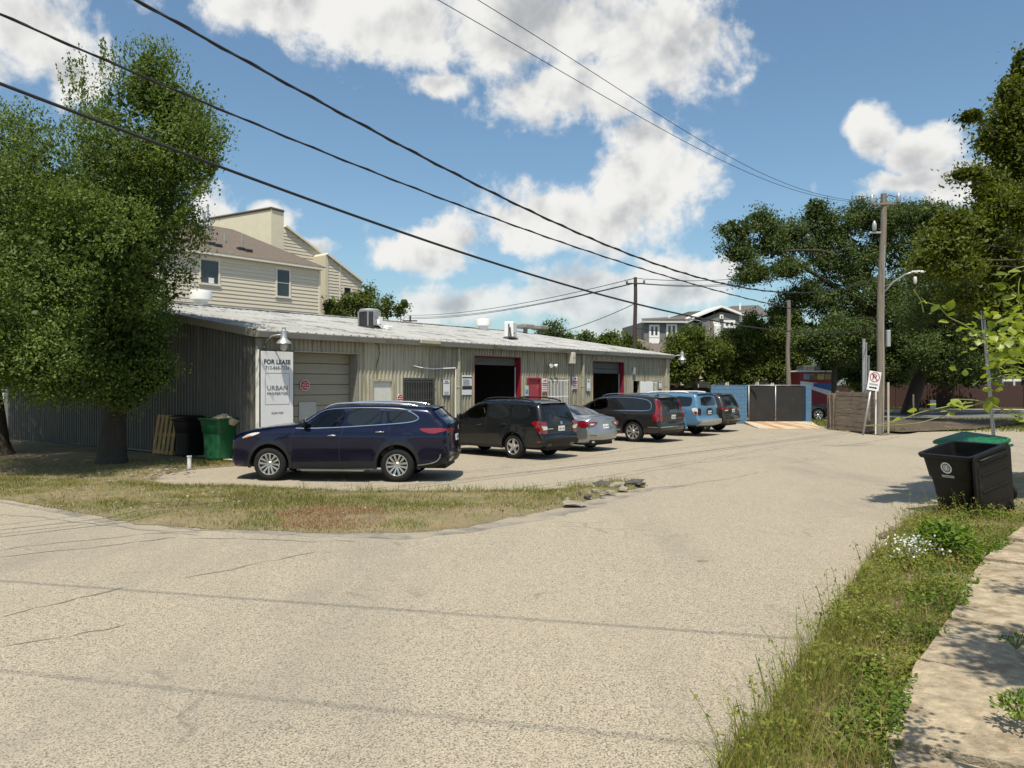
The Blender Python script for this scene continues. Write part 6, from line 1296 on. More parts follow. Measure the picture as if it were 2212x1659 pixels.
for (px0, px1, py0, py1) in ((1478,1494,699,718),(1506,1526,697,714),(1611,1640,692,706)):
    x0, z1 = al(px0, py0); x1, z0 = al(px1, py1); b = MB(); b.box(x0,x1,1.1,1.19,z0,z1); bl_ = b.build('balcony_opening', M['glass'], AB); b = MB()
    for k in range(6): xx = x0+(x1-x0)*(k+.5)/6; b.box(xx-.03,xx+.03,.98,1.04,z0,z0+.9)
    b.box(x0,x1,.97,1.05,z0+.9,z0+1.0); b.build('railing', M['darkgrey'], bl_)
for px in (1500, 1527): x0, z1 = al(px-4, 697); x1, z0 = al(px+3, 716); b = MB(); b.box(x0,x1,.8,1.1,z0-3,z1); b.build('balcony_post', M['white'], AB)
for (px, py) in ((1563,660),(1596,661),(1623,650),(1630,671),(1459,679)): x, z = al(px, py); b = MB(); b.tube([(x,2.5,z-.8),(x,2.5,z+.2)], .12, 6); b.build('vent_pipe', M['white'], ar)
# brown hip roofed houses in front of it
def hip(px0, px1, pyt, pye, Y, label, m='shingle', wallm='tan', dep=9):
    x0, x1 = at(px0,0,Y).x, at(px1,0,Y).x; zt_ = at(0,pyt,Y).z; ze = at(0,pye,Y).z; r = empty('hip_roof_house', ((x0+x1)/2, Y, 0), R(8), label, 'house'); w = (x1-x0)/2; k = min(w, dep/2)*.85
    b = MB(); b.box(-w+.4,w-.4,.4,dep-.4,0,ze); b.build('wall', M[wallm], r); b = MB(); b.add([(-w,0,ze-.1),(w,0,ze-.1),(w,dep,ze-.1),(-w,dep,ze-.1),(-w+k,dep/2,zt_),(w-k,dep/2,zt_)], [(0,1,5,4),(1,2,5),(2,3,4,5),(3,0,4),(3,2,1,0)]); b.build('roof', M[m], r)
    for q in (-.5,.1,.6):
        b = MB(); b.box(w*q-.5,w*q+.5,.3,.39,ze-2.2,ze-.9); wn = b.build('window', M['creamtrim'], r); b = MB(); b.box(w*q-.42,w*q+.42,.27,.299,ze-2.1,ze-1.0); b.build('pane', M['clearglass'], wn)
hip(1340,1440,722,748,84,'brown hip-roofed house just beyond the warehouse roof'); hip(1300,1358,724,742,95,'small brown roof peak left of the dark utility pole'); hip(1455,1620,706,740,80,'wide brown hip roof below the apartment windows')
hip(1400,1500,735,760,70,'low tan house behind the roadside trees', wallm='tan')
for i, (px, py0, py1) in enumerate(((1441,729,752),(1460,725,752))): Yq = 66; p = at(px,py0,Yq); b = MB(); b.tube([(p.x,Yq,0),(p.x,Yq,p.z)], .09, 8); b.lathe([(.14,0),(.14,.12)], 8, Matrix.Translation((p.x,Yq,p.z))); tag(b.build('steel_post', M['darkpole'], None, True, 40), ['thin dark steel post close to the warehouse end', 'second thin dark steel post by the leaning beam'][i], 'post')
p0, p1 = at(1470,765,52), at(1503,712,52); b = MB(); b.tube([(p0.x-.8,52,0),(p0.x,52,p0.z),(p1.x,52,p1.z)], .14, 8); tag(b.build('leaning_beam', mat('rusty_steel', (.1,.04,.025), rough=.8)), 'rusty beam leaning up behind the far warehouse corner', 'beam')
# brick boundary wall and tan buildings behind the cross street
M['brick'] = mat('shade_toned_brick', (.05,.024,.02), rough=.9, var=.25, scale=6, bump=.3, bscale=30)  # brick colour darkened to stand for the shade it lies in
def longwall(name, p, q, h, m, label, cat='wall', bays=6):
    d = Vector((q[0]-p[0], q[1]-p[1], 0)); ln = d.length; r = empty(name, (p[0], p[1], 0), math.atan2(d.y, d.x), label, cat)
    for k in range(bays): b = MB(); b.bev(ln*k/bays+.02, ln*(k+1)/bays-.02, 0,.12,0,h,.01); b.build('panel', M[m], r)
    for k in range(bays+1): b = MB(); b.bev(ln*k/bays-.15, ln*k/bays+.15, -.08,.2,0,h+.15,.02); b.build('pier', M[m], r)
    return r
longwall('boundary_wall', (28,66.5), (47,65.8), 2.0, 'brick', 'dark red brick boundary wall across the side street', bays=7)
longwall('boundary_wall', (10.5,50), (16,49.5), 1.9, 'brick', 'low dark brick wall behind the blue block wall', bays=4)
longwall('boundary_wall', (6.5,47), (11,49.5), 1.9, 'brick', 'dark brick wall between the warehouse end and the blue wall', bays=4)
longwall('board_fence', (47.3,66), (60,65.5), 2.6, 'oldwood', 'brown board fence right of the brick boundary wall', 'fence', 10)
def block(name, px0, px1, py, Y, m, label, rows, cols, dep=8):
    x0, x1 = at(px0,0,Y).x, at(px1,0,Y).x; z = at(0,py,Y).z; r = empty(name, ((x0+x1)/2, Y, 0), 0, label, 'building'); w = (x1-x0)/2
    b = MB(); b.box(-w,w,0,dep,0,z); b.build('wall', M[m], r); b = MB(); b.prism([(-w-.4,z),(0,z+1.8),(w+.4,z)], -.4, dep+.4); b.build('roof', M['shingle'], r)
    for i in range(rows):
        for j in range(cols):
            x = -w+(j+.5)*2*w/cols; zz = 1.0+i*3.0
            if zz+1.6 < z: b = MB(); b.box(x-.6,x+.6,-.06,0.0,zz-.1,zz+1.5); wn = b.build('window', M['creamtrim'], r); b = MB(); b.box(x-.5,x+.5,-.09,-.061,zz,zz+1.4); b.build('pane', M['clearglass'], wn)
block('tan_building', 1990, 2110, 760, 78, 'tan', 'tan two-storey building in the shade behind the side street', 3, 5)
block('tan_building', 1440, 1700, 778, 66, 'tan', 'long tan building glimpsed through the roadside trees', 2, 8)
block('white_house', 2165, 2240, 800, 80, 'signwhite', 'white house glimpsed at the far end of the side street', 2, 3)
q = gnd(20,961); WB = empty('white_shed', (-24.5,33.0,0), 0, 'plain white building edge beyond the shaded gable wall', 'building'); b = MB(); b.box(-1.5,3.2,-1,4,0,3.2); b.build('wall', M['white'], WB); b = MB(); b.bev(-1.7,3.4,-1.2,4.2,3.2,3.4,.02); b.build('roof', M['fascia'], WB); b = MB(); b.box(-1.5,3.2,-1.03,-1.001,0,.3); b.build('plinth', M['concrete'], WB)

# ------------------------------------------------------------------ food trailer
FY = 47.0; tx0_, tx1_ = at(1728,0,FY).x, at(1800,0,FY).x; FT = empty('food_trailer', ((tx0_+tx1_)/2, FY, 0), 0, 'red white and blue food trailer with food pictures behind the gate', 'trailer'); w = (tx1_-tx0_)/2
zt_ = at(0,803,FY).z; zm = at(0,823,FY).z
b = MB(); b.bev(-w,w,0,2.4,.45,zt_,.05); b.build('body', M['redpaint'], FT); b = MB(); b.bev(-w-.05,w+.05,-.1,2.5,zt_,zt_+.1,.03); b.build('roof', M['signwhite'], FT); b = MB(); b.bev(-.6,.5,.6,1.8,zt_+.1,zt_+.42,.04); b.build('roof_unit', M['darkgrey'], FT)
b = MB(); b.add([(-w+.02,-.012,zm-.25),(w-.02,-.012,zm-.95),(w-.02,-.012,zm-.2),(-w+.02,-.012,zm+.02)], [(0,1,2,3)]); b.build('white_band', M['signwhite'], FT); b = MB(); b.add([(-w*.2,-.02,zm-.3),(w-.02,-.02,zm-.62),(w-.02,-.02,zm-.12),(-w*.2,-.02,zm-.1)], [(0,1,2,3)]); b.build('blue_band', M['inkblue'], FT)
fcols = [((.5,.25,.06),(.12,.25,.5)),((.35,.3,.12),(.12,.1,.06)),((.55,.45,.1),(.4,.25,.1)),((.3,.2,.1),(.2,.25,.08))]
for k in range(4):
    x0, x1 = -w*.8+k*w*.42, -w*.8+k*w*.42+w*.38; m = mat('food_picture', fcols[k][0], rough=.4, var=.3, scale=6, c2=fcols[k][1], c2amt=.9, c2scale=3); b = MB(); b.bev(x0,x1,-.04,-.001,zm+.12,zt_-.1,.005); b.build('food_picture', m, FT)
for sx in (-w*.35, w*.35): b = MB(); b.lathe([(.1,-.1),(.3,-.11),(.34,-.06),(.34,.06),(.3,.11),(.1,.1)], 20, Matrix.Translation((sx,.15,.34)) @ Matrix.Rotation(R(90),4,'X')); b.build('wheel', M['rubber'], FT, True, 40)
# street furniture on the right
q = gnd(2098,880); r = empty('street_name_sign', q, R(10), 'small green street name sign on a post across the side street', 'sign'); hh = at(0,822,q.y).z
b = MB(); b.tube([(0,0,0),(0,0,hh+.3)], .04, 8); b.build('post', M['galv'], r, True); b = MB(); b.bev(-.5,.5,-.02,.02,hh-.12,hh+.16,.01); b.build('name_plate', M['inkgreen'], r); b = MB(); b.bev(-.02,.02,-.35,.35,hh+.18,hh+.42,.01); b.build('name_plate', M['inkgreen'], r); b = MB(); b.bev(-.16,.16,-.045,-.03,hh-1.75,hh-1.2,.01); b.build('plate', M['signwhite'], r)
Yp = 15.5; p0, p1 = at(2156,960,Yp), at(2122,640,Yp); r = empty('perforated_post', (p0.x, Yp, 0), 0, 'perforated grey steel sign post rising behind the wheeled bins', 'sign'); d = Vector((p1.x-p0.x, 0, p1.z-p0.z)); L_ = p1.z+.0; xtop = p0.x+(p1.x-p0.x)/(p1.z-p0.z)*(p1.z)-p0.x
Mx = Matrix.Rotation(math.atan2(xtop*.8, p1.z), 4, 'Y'); b = MB(); b.bev(-.026,.026,-.026,.026,0,p1.z,.004,Mx); b.build('post', M['galv'], r)
for k in range(60):
    z = .7+k*.05
    if z < p1.z-.05: b = MB(); b.lathe([(.011,0),(.011,.002)], 6, Mx @ Matrix.Translation((0,-.0265,z)) @ Matrix.Rotation(R(90),4,'X')); o = b.build('hole', M['ink'], r) if k == 0 else link('hole', hole_me, r)
    if k == 0: hole_me = o.data
    else: o.matrix_local = Mx @ Matrix.Translation((0,0,k*.05)) @ Mx.inverted()
b = MB(); b.bev(-.03,-.02,-.3,.3,p1.z-.75,p1.z-.05,.004,Mx @ Matrix.Rotation(R(-35),4,'Z')); b.build('plate', M['galv'], r)
for i, (px, py, h) in enumerate(((1905,878,2.2),(2010,880,2.0),(2015,893,1.0))):
    q = gnd(px, py); b = MB(); b.tube([(0,0,0),(0,0,h)], .035, 8); b.bev(-.22,.22,-.03,-.01,h-.65,h,.01); o = b.build('far_sign', M['galv'], None); o.location = q; tag(o, ['small sign on a post left of the live oak trunk', 'grey sign back on a post right of the live oak trunk', 'low marker post at the edge of the side street'][i], 'sign')
# ------------------------------------------------------------------ foliage
M['leaf_a'] = leafmat('leaf_left_tree', (.048,.08,.019), (.19,.25,.055), .32, .55, .22)
M['leaf_oak'] = leafmat('leaf_live_oak', (.04,.062,.019), (.125,.165,.045), .28, .6, .2)
M['leaf_mid'] = leafmat('leaf_street_tree', (.05,.075,.015), (.15,.18,.035), .3, .6, .2)
M['leaf_right'] = leafmat('leaf_right_tree', (.05,.072,.010), (.15,.17,.024), .35, .55, .25)
M['leaf_shrub'] = leafmat('leaf_shrub', (.065,.12,.018), (.18,.26,.04), .35, .6, .2)
M['leaf_vine'] = leafmat('leaf_vine', (.11,.16,.02), (.28,.33,.06), .5, .4)
M['grassm'] = leafmat('grass_blade', (.10,.125,.022), (.29,.28,.075), .3, .7, .2)
M['drygrass'] = leafmat('dry_grass', (.22,.10,.035), (.34,.27,.13), .2, .8)
M['weed'] = leafmat('weed_leaf', (.10,.14,.022), (.28,.29,.06), .35, .65, .2)
M['seed'] = leafmat('seed_head', (.25,.2,.11), (.5,.46,.32), .2, .8)
M['petal'] = leafmat('white_petal', (.6,.6,.58), (.8,.8,.78), .3, .6)
M['bark'] = mat('bark', (.055,.045,.035), rough=.95, var=.35, scale=6, stretch=(5,5,.8), bump=.9, bscale=14)
M['twig'] = mat('twig', (.10,.085,.06), rough=.9, var=.2)
M['vinestem'] = mat('vine_stem', (.22,.24,.07), rough=.6, var=.2)
def unit(v): return v/np.maximum(np.linalg.norm(v, axis=1), 1e-9)[:,None]
def leafquads(C, D, Nn, l, w):
    """rhombic leaves folded a little along the rib"""
    D = unit(D); S = unit(np.cross(D, Nn)); Nn = np.cross(S, D); l = l[:,None]; w = w[:,None]
    V = np.stack([C-D*l*.5, C+S*w*.5-Nn*w*.12+D*l*.04, C+D*l*.5, C-S*w*.5-Nn*w*.12+D*l*.04], 1).reshape(-1, 3)
    return V, np.arange(len(C)*4).reshape(-1, 4)
def sn(P, s):
    return np.sin(P[:,0]*s+1.7*np.sin(P[:,1]*s*.8+.5))*np.cos(P[:,2]*s*1.1+1.3*np.sin(P[:,0]*s*.7))+.5*np.sin(P[:,1]*s*2.3+P[:,2]*s*1.9)
def crown(name, blobs, nclump, nleaf, rc, leaf, m, parent, gap=-.35, gs=1.4, up=.35, droop=0., seed=1, shoots=(), inner=.35, kind=None, sub=9, subr=.42):
    """blobs: (centre, radius vector). leaves sit in clumps through the outer part of each blob, thinned by noise"""
    g = np.random.default_rng(seed); tot = sum(b[1][0]*b[1][1]+b[1][0]*b[1][2]+b[1][1]*b[1][2] for b in blobs); CC = []; OO = []
    for c, r in blobs:
        k = max(4, int(nclump*(r[0]*r[1]+r[0]*r[2]+r[1]*r[2])/tot)); d = unit(g.normal(size=(k, 3))); rad = inner+(1.04-inner)*g.random(k)**.55
        # most clumps gather on knobs that stand out of the blob, the rest fill in behind them
        kn = unit(g.normal(size=(sub, 3))); kc = kn*.72; ks = g.uniform(.75, 1.2, sub)*subr; w_ = g.integers(0, sub, k); d2 = unit(g.normal(size=(k, 3))+kn[w_]*.5+np.array([0,0,.25])); P2 = kc[w_]+d2*(ks[w_]*(.55+.45*g.random(k)**.5))[:,None]
        fill = g.random(k) < .3; Q = np.where(fill[:,None], d*rad[:,None]*.85, P2); O2 = np.where(fill[:,None], d, unit(d2+.4*kn[w_])); CC.append(np.array(c)+Q*np.array(r)); OO.append(O2)
    CC = np.concatenate(CC); OO = np.concatenate(OO); keep = sn(CC, gs)+g.normal(size=len(CC))*.25 > gap; CC, OO = CC[keep], OO[keep]
    n = len(CC); off = g.normal(size=(n, nleaf, 3))*rc*g.uniform(.6, 1.25, size=(n, 1, 1)); off[:,:,2] *= .75
    C = (CC[:,None,:]+off).reshape(-1, 3); O = np.repeat(OO, nleaf, 0); ct = np.repeat(g.random(n), nleaf)
    for (p, q, k, sp) in shoots:
        p, q = np.array(p), np.array(q); t = g.random(k)[:,None]; C = np.concatenate([C, p+(q-p)*t+g.normal(size=(k, 3))*sp*(1.05-t)]); O = np.concatenate([O, np.tile([0, 0, 1.], (k, 1))]); ct = np.concatenate([ct, g.random(k)])
    N_ = len(C); D = O*.6+g.normal(size=(N_, 3))*.75+np.array([0, 0, up-droop]); Nn = g.normal(size=(N_, 3))*.5+O*.6+np.array([0, 0, .7])
    l = leaf*g.uniform(.65, 1.3, N_); V, Fq = leafquads(C, D, Nn, l, l*g.uniform(.42, .6, N_)); tint = np.clip(.55*ct+.5*g.random(N_)-.05, 0, 1)
    # larger leaves deep inside make the crown solid, tinted dark as inner shade
    kc_ = max(60, int(len(CC)*1.6)); bi = g.integers(0, len(blobs), kc_); cb_ = np.array([tuple(b[0]) for b in blobs])[bi]; rb__ = np.array([b[1] for b in blobs])[bi]; Cc = cb_+unit(g.normal(size=(kc_, 3)))*(.74*g.random(kc_)**.45)[:,None]*rb__
    lc = leaf*2.3*g.uniform(.7, 1.2, kc_); V2, F2 = leafquads(Cc, g.normal(size=(kc_, 3)), g.normal(size=(kc_, 3))+np.array([0,-.4,.6]), lc, lc*.6); F2 = F2+len(V); V = np.concatenate([V, V2]); Fq = np.concatenate([Fq, F2]); tint = np.concatenate([tint, np.clip(g.normal(size=kc_)*.1+.12, 0, 1)])
    o = npmesh(name, V, Fq, m, parent, tint); 
    if kind: tag(o, kind=kind)
    return o, CC
def limbs(r, start, blobs, r0, m='bark', seed=3, twigs=None, bend=.18):
    g = random.Random(seed)
    for c, rd in blobs:
        s = Vector(start); e = Vector(c); mid = s.lerp(e, .5)+Vector((g.uniform(-1,1), g.uniform(-1,1), g.uniform(.2,1)))*bend*(e-s).length
        P = [s, s.lerp(mid, .6)+Vector((0,0,.1)), mid, mid.lerp(e, .6), e]; P = spline(P, 3); k = len(P); b = MB(); b.tube(P, [max(.012, r0*(1-.85*i/(k-1))) for i in range(k)], 7)
        for q in range(4):
            d = Vector((g.gauss(0,1), g.gauss(0,1), g.gauss(.2,.8))).normalized(); L_ = min(rd)*g.uniform(.6,.95); p = P[int(k*.6)+q % max(1, k-int(k*.6))]
            b.tube([p, p+d*L_*.5+Vector((0,0,.06*L_)), p+d*L_], [r0*.25, r0*.16, .01], 5)
        b.build('limb', M[m], r, True)
def trunk(r, pts, radii, m='bark'):
    b = MB(); P = spline([Vector(p) for p in pts], 5); k = len(P); rs = list(np.interp(np.linspace(0, len(radii)-1, k), range(len(radii)), radii)); b.tube(P, rs, 14); return b.build('trunk', M[m], r, True)
def blobpx(lst, Y, root):
    return [((at(px, py, Y+dy)-Vector(root)), (r/F*(Y+dy)*sx, r/F*(Y+dy)*1.05, r/F*(Y+dy)*sz)) for (px, py, r, dy, sx, sz) in lst]
# --- big tree in front of the gable wall
tb = gnd(240,1006); r = empty('shade_tree', tb, 0, 'large dense green tree shading the gable wall and the grass', 'tree')
trunk(r, [(0,0,-.1),(.02,.02,.25),(.05,.05,1.2),(.1,.1,2.2),(.1,.1,3.2)], [.52,.36,.29,.27,.24])
bl = blobpx([(300,310,150,0,1,1),(195,400,170,-.5,1,1),(330,190,85,.3,.75,1.1),(405,330,85,0,1,1.1),(60,420,170,-.3,1,1.15),(-80,480,190,0,1,1.2),(60,600,170,-1.6,1,1),(200,560,150,-1.2,1,1),(305,500,120,.2,1,1.1),(300,620,105,.6,.95,1.2),(240,740,115,.2,1,1),(320,760,70,.6,.8,1.1),(80,740,150,-1.8,1,.85),(150,820,80,-1,1.1,.6),(-40,700,150,-1.5,1,1),(285,830,60,.3,1,.8),(250,470,150,2.6,1,1),(90,520,170,3.2,1,1),(150,640,150,3.2,1,.8),(-40,600,170,4,1,1),(330,400,110,1.6,1,1),(20,700,120,3.5,1,.7),(240,660,110,3,1,.9),(390,260,80,1.2,1,1.1),(270,845,55,.2,1,.9),(200,835,55,-.2,1.1,.7),(345,800,45,.5,.8,1),(110,800,70,-.8,1.2,.7),(20,800,70,-.8,1.2,.7)], tb.y-1.0, tb)
sh = []
gq = random.Random(8)
for px, py in ((338,95),(318,120),(360,130),(290,150),(385,150),(270,175),(150,190),(420,200),(455,235),(470,290),(490,300),(485,335),(180,165),(400,430),(430,400),(240,185)):
    e_ = at(px, py, tb.y-1+gq.uniform(-.6,.6))-tb; s_ = Vector((e_.x*.72-.25, e_.y*.8, e_.z-1.4)); s_ = e_.lerp(s_, .55); sh.append((s_, e_, 110, .085))
for k in range(150):
    an = gq.uniform(-.9,2.2); px, py = 250+235*math.cos(an)*gq.uniform(.9,1.04), 350-250*math.sin(an)*gq.uniform(.85,1.02); px -= max(0, py-350)*.3
    e_ = at(px, py, tb.y-1+gq.uniform(-1.4,1.4))-tb; c_ = at(230,480,tb.y-1)-tb; s_ = e_.lerp(c_, .2); sh.append((s_, e_+Vector((0,0,.25)), 26, .06))
crown('crown', bl, 15000, 18, .15, .082, M['leaf_a'], r, gap=-.5, gs=1.5, seed=21, shoots=sh, inner=.5)
limbs(r, (.1,.1,2.9), bl[:9], .13, seed=5)
# --- second tree, mostly left of the picture
t2b = gnd(-6,985); r = empty('shade_tree', t2b, 0, 'second tree whose trunk leans at the left edge of the lawn', 'tree'); trunk(r, [(0,0,-.1),(-.05,0,.4),(-.15,.05,1.4),(-.35,.1,2.6),(-.5,.1,3.4)], [.55,.36,.28,.25,.22])
bl = [(Vector((-1.2,0,5.2)),(2.4,2.3,1.9)),(Vector((-2.6,-.6,6.6)),(2.2,2.2,2)),(Vector((-.3,.2,4.0)),(1.5,1.6,.9)),(Vector((-3.8,0,4.8)),(2,2,1.6)),(Vector((-.4,2.4,5.6)),(2.4,2.2,1.8)),(Vector((1.4,1.6,5.4)),(2.0,2.0,1.5)),(Vector((-2.4,3.2,6.2)),(2.4,2.4,1.8)),(Vector((-.6,1.2,7)),(2.2,2.2,1.5)),(Vector((-4.5,3.5,5)),(2.5,2.5,2))]
crown('crown', bl, 5200, 18, .15, .095, M['leaf_a'], r, seed=22); limbs(r, (-.5,.1,3.2), bl, .13, seed=6)
# --- live oak by the road bend
ob = gnd(1966,893); OYd = ob.y; r = empty('live_oak', ob, 0, 'huge spreading live oak with a dark leaning trunk at the road bend', 'tree')
e1_ = at(1985,820,OYd)-ob; e2_ = at(2003,775,OYd)-ob; e3_ = at(1975,700,OYd)-ob
trunk(r, [(0,0,-.2),(.05,0,.5),tuple(e1_),tuple(e2_)], [.75,.52,.47,.46])
ol = [(1592,498,44,-6,1.1,.7),(1640,478,40,-5,1.1,.75),(1600,545,38,-6,1.1,.6),(1660,530,48,-5,1.2,.7),(1625,590,42,-6,1.2,.65),(1700,580,40,-5,1.2,.6),(1710,510,46,-4,1.1,.8),(1765,485,50,-3,1.1,.85),(1762,450,30,-3,.9,1),(1820,500,50,-3,1.1,.9),(1790,560,50,-3,1.2,.8),(1730,640,42,-4,1.1,.8),(1700,690,46,-4,1,1),(1860,470,46,-2,1.1,.8),(1850,560,56,-2,1,1),(1900,480,46,-2,1,.8),(1950,460,50,-1,1.2,.7),(2000,470,46,0,1,.8),(1940,540,60,-1,1,1),(2040,500,56,0,1,1),(1800,640,60,-3,1.1,1),(1880,650,65,-2,1,1),(1960,640,70,-3,1,1),(1760,730,56,-3,1.1,.9),(1830,740,62,-2,1,1),(1910,740,58,-2,1,.9),(2030,620,75,-2,1,1),(2060,720,70,-2,1,.8),(1980,745,55,-4,1.1,.7),(2120,640,80,0,1,1),(2140,740,60,0,1,.7),(2200,700,80,1,1,.9),(1850,800,40,2,1.1,.8),(1790,800,36,1,1,.8),(2090,560,60,1,1,1),(1935,790,36,-3,1.2,.7),(2045,775,46,-2,1.2,.7),(2110,785,46,-1,1.2,.7),(1885,790,36,-1,1.1,.8)]
bl = blobpx(ol, OYd, ob)
crown('crown', bl, 11500, 26, .27, .165, M['leaf_oak'], r, gap=-.28, gs=.75, seed=31, inner=.35, up=.15)
limbs(r, tuple(e2_), [bl[i] for i in (3,6,9,12,14,18,19,22,25,28,31)], .34, seed=9, bend=.1)
lb = MB(); P = spline([Vector(e2_), at(1900,720,OYd-1)-ob, at(1855,640,OYd-2)-ob, at(1830,580,OYd-3)-ob, at(1790,545,OYd-4)-ob, at(1720,540,OYd-5)-ob, at(1650,548,OYd-6)-ob], 5); lb.tube(P, list(np.linspace(.22,.05,len(P))), 9); lb.build('limb', M['bark'], r, True)
# --- darker tree further along the right verge
base = Vector((27.5,36,0)); r = empty('verge_tree', base, 0, 'dark full tree right of the live oak shading the roadside bank', 'tree'); trunk(r, [(0,0,-.1),(.1,0,1.5),(.1,.1,3.5),(0,.1,5)], [.5,.34,.3,.25])
bl = [(Vector((-3.5,0,7.6)),(3.4,3.4,2.2)),(Vector((-1,-1,9.6)),(3.6,3.4,2.4)),(Vector((1.5,1,7)),(3.4,3.4,2.4)),(Vector((-6.2,1.5,8.2)),(2.2,2.6,1.5)),(Vector((-2.5,3,9)),(3,3,2)),(Vector((-4.5,4,6.2)),(3,3,1.4))]
crown('crown', bl, 3600, 22, .25, .14, M['leaf_oak'], r, gap=-.3, gs=.8, seed=33); limbs(r, (0,.1,4.6), bl, .18, seed=34)
# --- roadside trees behind the lot
def tree(name, px, pyb, Y, lst, label, m, seed, nc, nl, rc, leaf, tr=.16, gap=-.3, gs=1.0):
    base = Vector(((px-CX)/F*Y, Y, 0)); r = empty(name, base, 0, label, 'tree'); bl = blobpx(lst, Y, base); top = min(b[0].z for b in bl)
    trunk(r, [(0,0,-.1),(.05,0,top*.4),(.1,.05,top),(.05,.1,top+.8)], [tr*1.6,tr,tr*.9,tr*.7]); crown('crown', bl, nc, nl, rc, leaf, m, r, gap=gap, gs=gs, seed=seed, up=.2); limbs(r, (.08,.05,top*.8), bl[:6], tr*.6, seed=seed); return r
tree('street_tree', 1500, 830, 49, [(1462,760,34,0,1,1.1),(1500,735,34,0,1,1),(1480,795,36,0,1.1,.9),(1535,770,38,0,1,1.1),(1455,810,26,0,1,.8),(1540,812,30,0,1,.7)], 'small bushy tree just past the far warehouse corner', M['leaf_mid'], 41, 1500, 14, .2, .17)
tree('street_tree', 1600, 830, 51, [(1590,740,42,0,1,1),(1630,715,38,0,1,1),(1570,785,38,0,1,1),(1620,790,44,0,1.1,.9),(1655,760,40,0,1,1),(1600,815,34,0,1.2,.6)], 'rounded leafy tree above the blue block wall', M['leaf_mid'], 42, 1700, 14, .2, .17)
tree('street_tree', 1690, 830, 50, [(1680,725,42,0,1,1),(1710,770,40,0,1,1),(1675,800,38,0,1.1,.9),(1735,800,32,0,1,.8),(1700,690,36,0,1,1)], 'leafy tree behind the slim brown pole', M['leaf_mid'], 43, 1500, 14, .2, .17)
tree('street_tree', 1850, 840, 62, [(1830,780,40,0,1,.9),(1880,770,46,0,1,1),(1800,800,34,0,1,.8),(1860,825,34,0,1.2,.7),(1930,800,40,0,1,.9)], 'dark low tree behind the plank fence', M['leaf_oak'], 44, 1500, 13, .26, .22)
tree('street_tree', 1800, 840, 45.5, [(1785,745,46,0,1,1),(1830,720,46,0,1,1),(1750,735,36,0,1,.8),(1815,760,26,0,1,.8)], 'dark tree added to shade the food trailer', M['leaf_oak'], 46, 1500, 14, .22, .17)  # tree added above the trailer to throw shade on it
tree('garden_tree', 770, 690, 47.5, [(715,662,26,0,1,1),(755,650,30,0,1,1),(790,640,26,0,1,1.3),(800,675,30,0,1,1),(835,665,26,0,1,1.1),(862,668,16,0,1,1.3),(735,685,28,0,1.3,.7),(873,655,9,0,1,1.3)], 'light green leafy tree poking up behind the warehouse ridge', M['leaf_mid'], 45, 800, 13, .17, .15, gap=-.2, gs=1.6)
for i, (px, py, Y, rr2, lab) in enumerate(((1190,712,95,24,'round-topped tree on the skyline right of the roof vents'),(1268,727,100,20,'small tree on the skyline beyond the roof'),(1315,735,78,22,'low bush behind the brown roof peaks'),(1360,745,72,26,'yellow-green bush by the foot of the dark pole'),(1230,730,105,16,'distant low tree beside the round-topped one'))):
    tree('distant_tree', px, 800, Y, [(px,py,rr2,0,1,1),(px-rr2*.7,py+rr2*.7,rr2*.8,0,1,.9),(px+rr2*.7,py+rr2*.7,rr2*.8,0,1,.9)], lab, M['leaf_oak'] if i < 2 else M['leaf_mid'], 50+i, 260, 12, .35, .32)
for i, (px, py, Y, rr2, lab) in enumerate(((2010,800,74,55,'dark tree in front of the shaded tan building'),(2120,790,76,60,'dark tree beyond the street name sign'),(2210,770,72,70,'dark tree at the far right of the side street'),(1930,800,80,60,'dark tree over the brick boundary wall'),(2290,740,70,90,'tall dark tree further along the side street'))):
    tree('distant_tree', px, 860, Y, [(px,py,rr2*.8,0,1,.8),(px-rr2*.6,py-rr2*.5,rr2*.7,1,1,.9),(px+rr2*.6,py-rr2*.4,rr2*.7,2,1,.9),(px,py-rr2*1.1,rr2*.8,1,1,.9)], lab, M['leaf_oak'], 60+i, 700, 12, .42, .36, tr=.2)
tree('distant_tree', 2055, 870, 63.5, [(2050,800,40,0,1.2,.8),(2100,812,38,0,1.1,.8),(2020,790,34,0,1,.8),(2080,770,44,0,1.2,.8)], 'low dark tree in front of the brick boundary wall', M['leaf_oak'], 67, 900, 14, .3, .26, tr=.2)
# --- tree overhanging from the right
rb2 = Vector((12.3,13.2,0)); r = empty('overhanging_tree', rb2, 0, 'olive green tree overhanging the road from the right edge', 'tree')
rl = [(2185,200,42,0,.8,1.3),(2150,300,45,0,1,1),(2100,250,22,-.3,1.2,.6),(2195,330,60,0,1,1),(2090,375,26,-.4,1.4,.5),(2140,400,50,0,1,.9),(2060,430,0.1,0,1,1),(2200,450,70,0,1,1),(2110,500,60,-.3,1.2,.8),(2030,520,42,-.8,1.3,.6),(2070,570,55,-.8,1.2,.6),(2000,560,26,-1,1.3,.6),(2160,570,70,0,1,.8),(2260,400,110,.3,1,1.2),(2300,250,110,.5,1,1.2),(2250,600,90,0,1,.8),(2400,400,150,.5,1,1.2),(2420,200,140,1,1,1),(2205,260,50,0,1,1.2),(2170,450,60,-.3,1,.9),(2060,480,36,-.6,1.3,.7),(2215,140,40,0,.8,1.2),(2120,640,55,-.2,1.2,.6),(2200,660,60,-.2,1,.7)]
rl = [q for q in rl if q[2] > 1]; bl = blobpx(rl, 13.0, rb2)
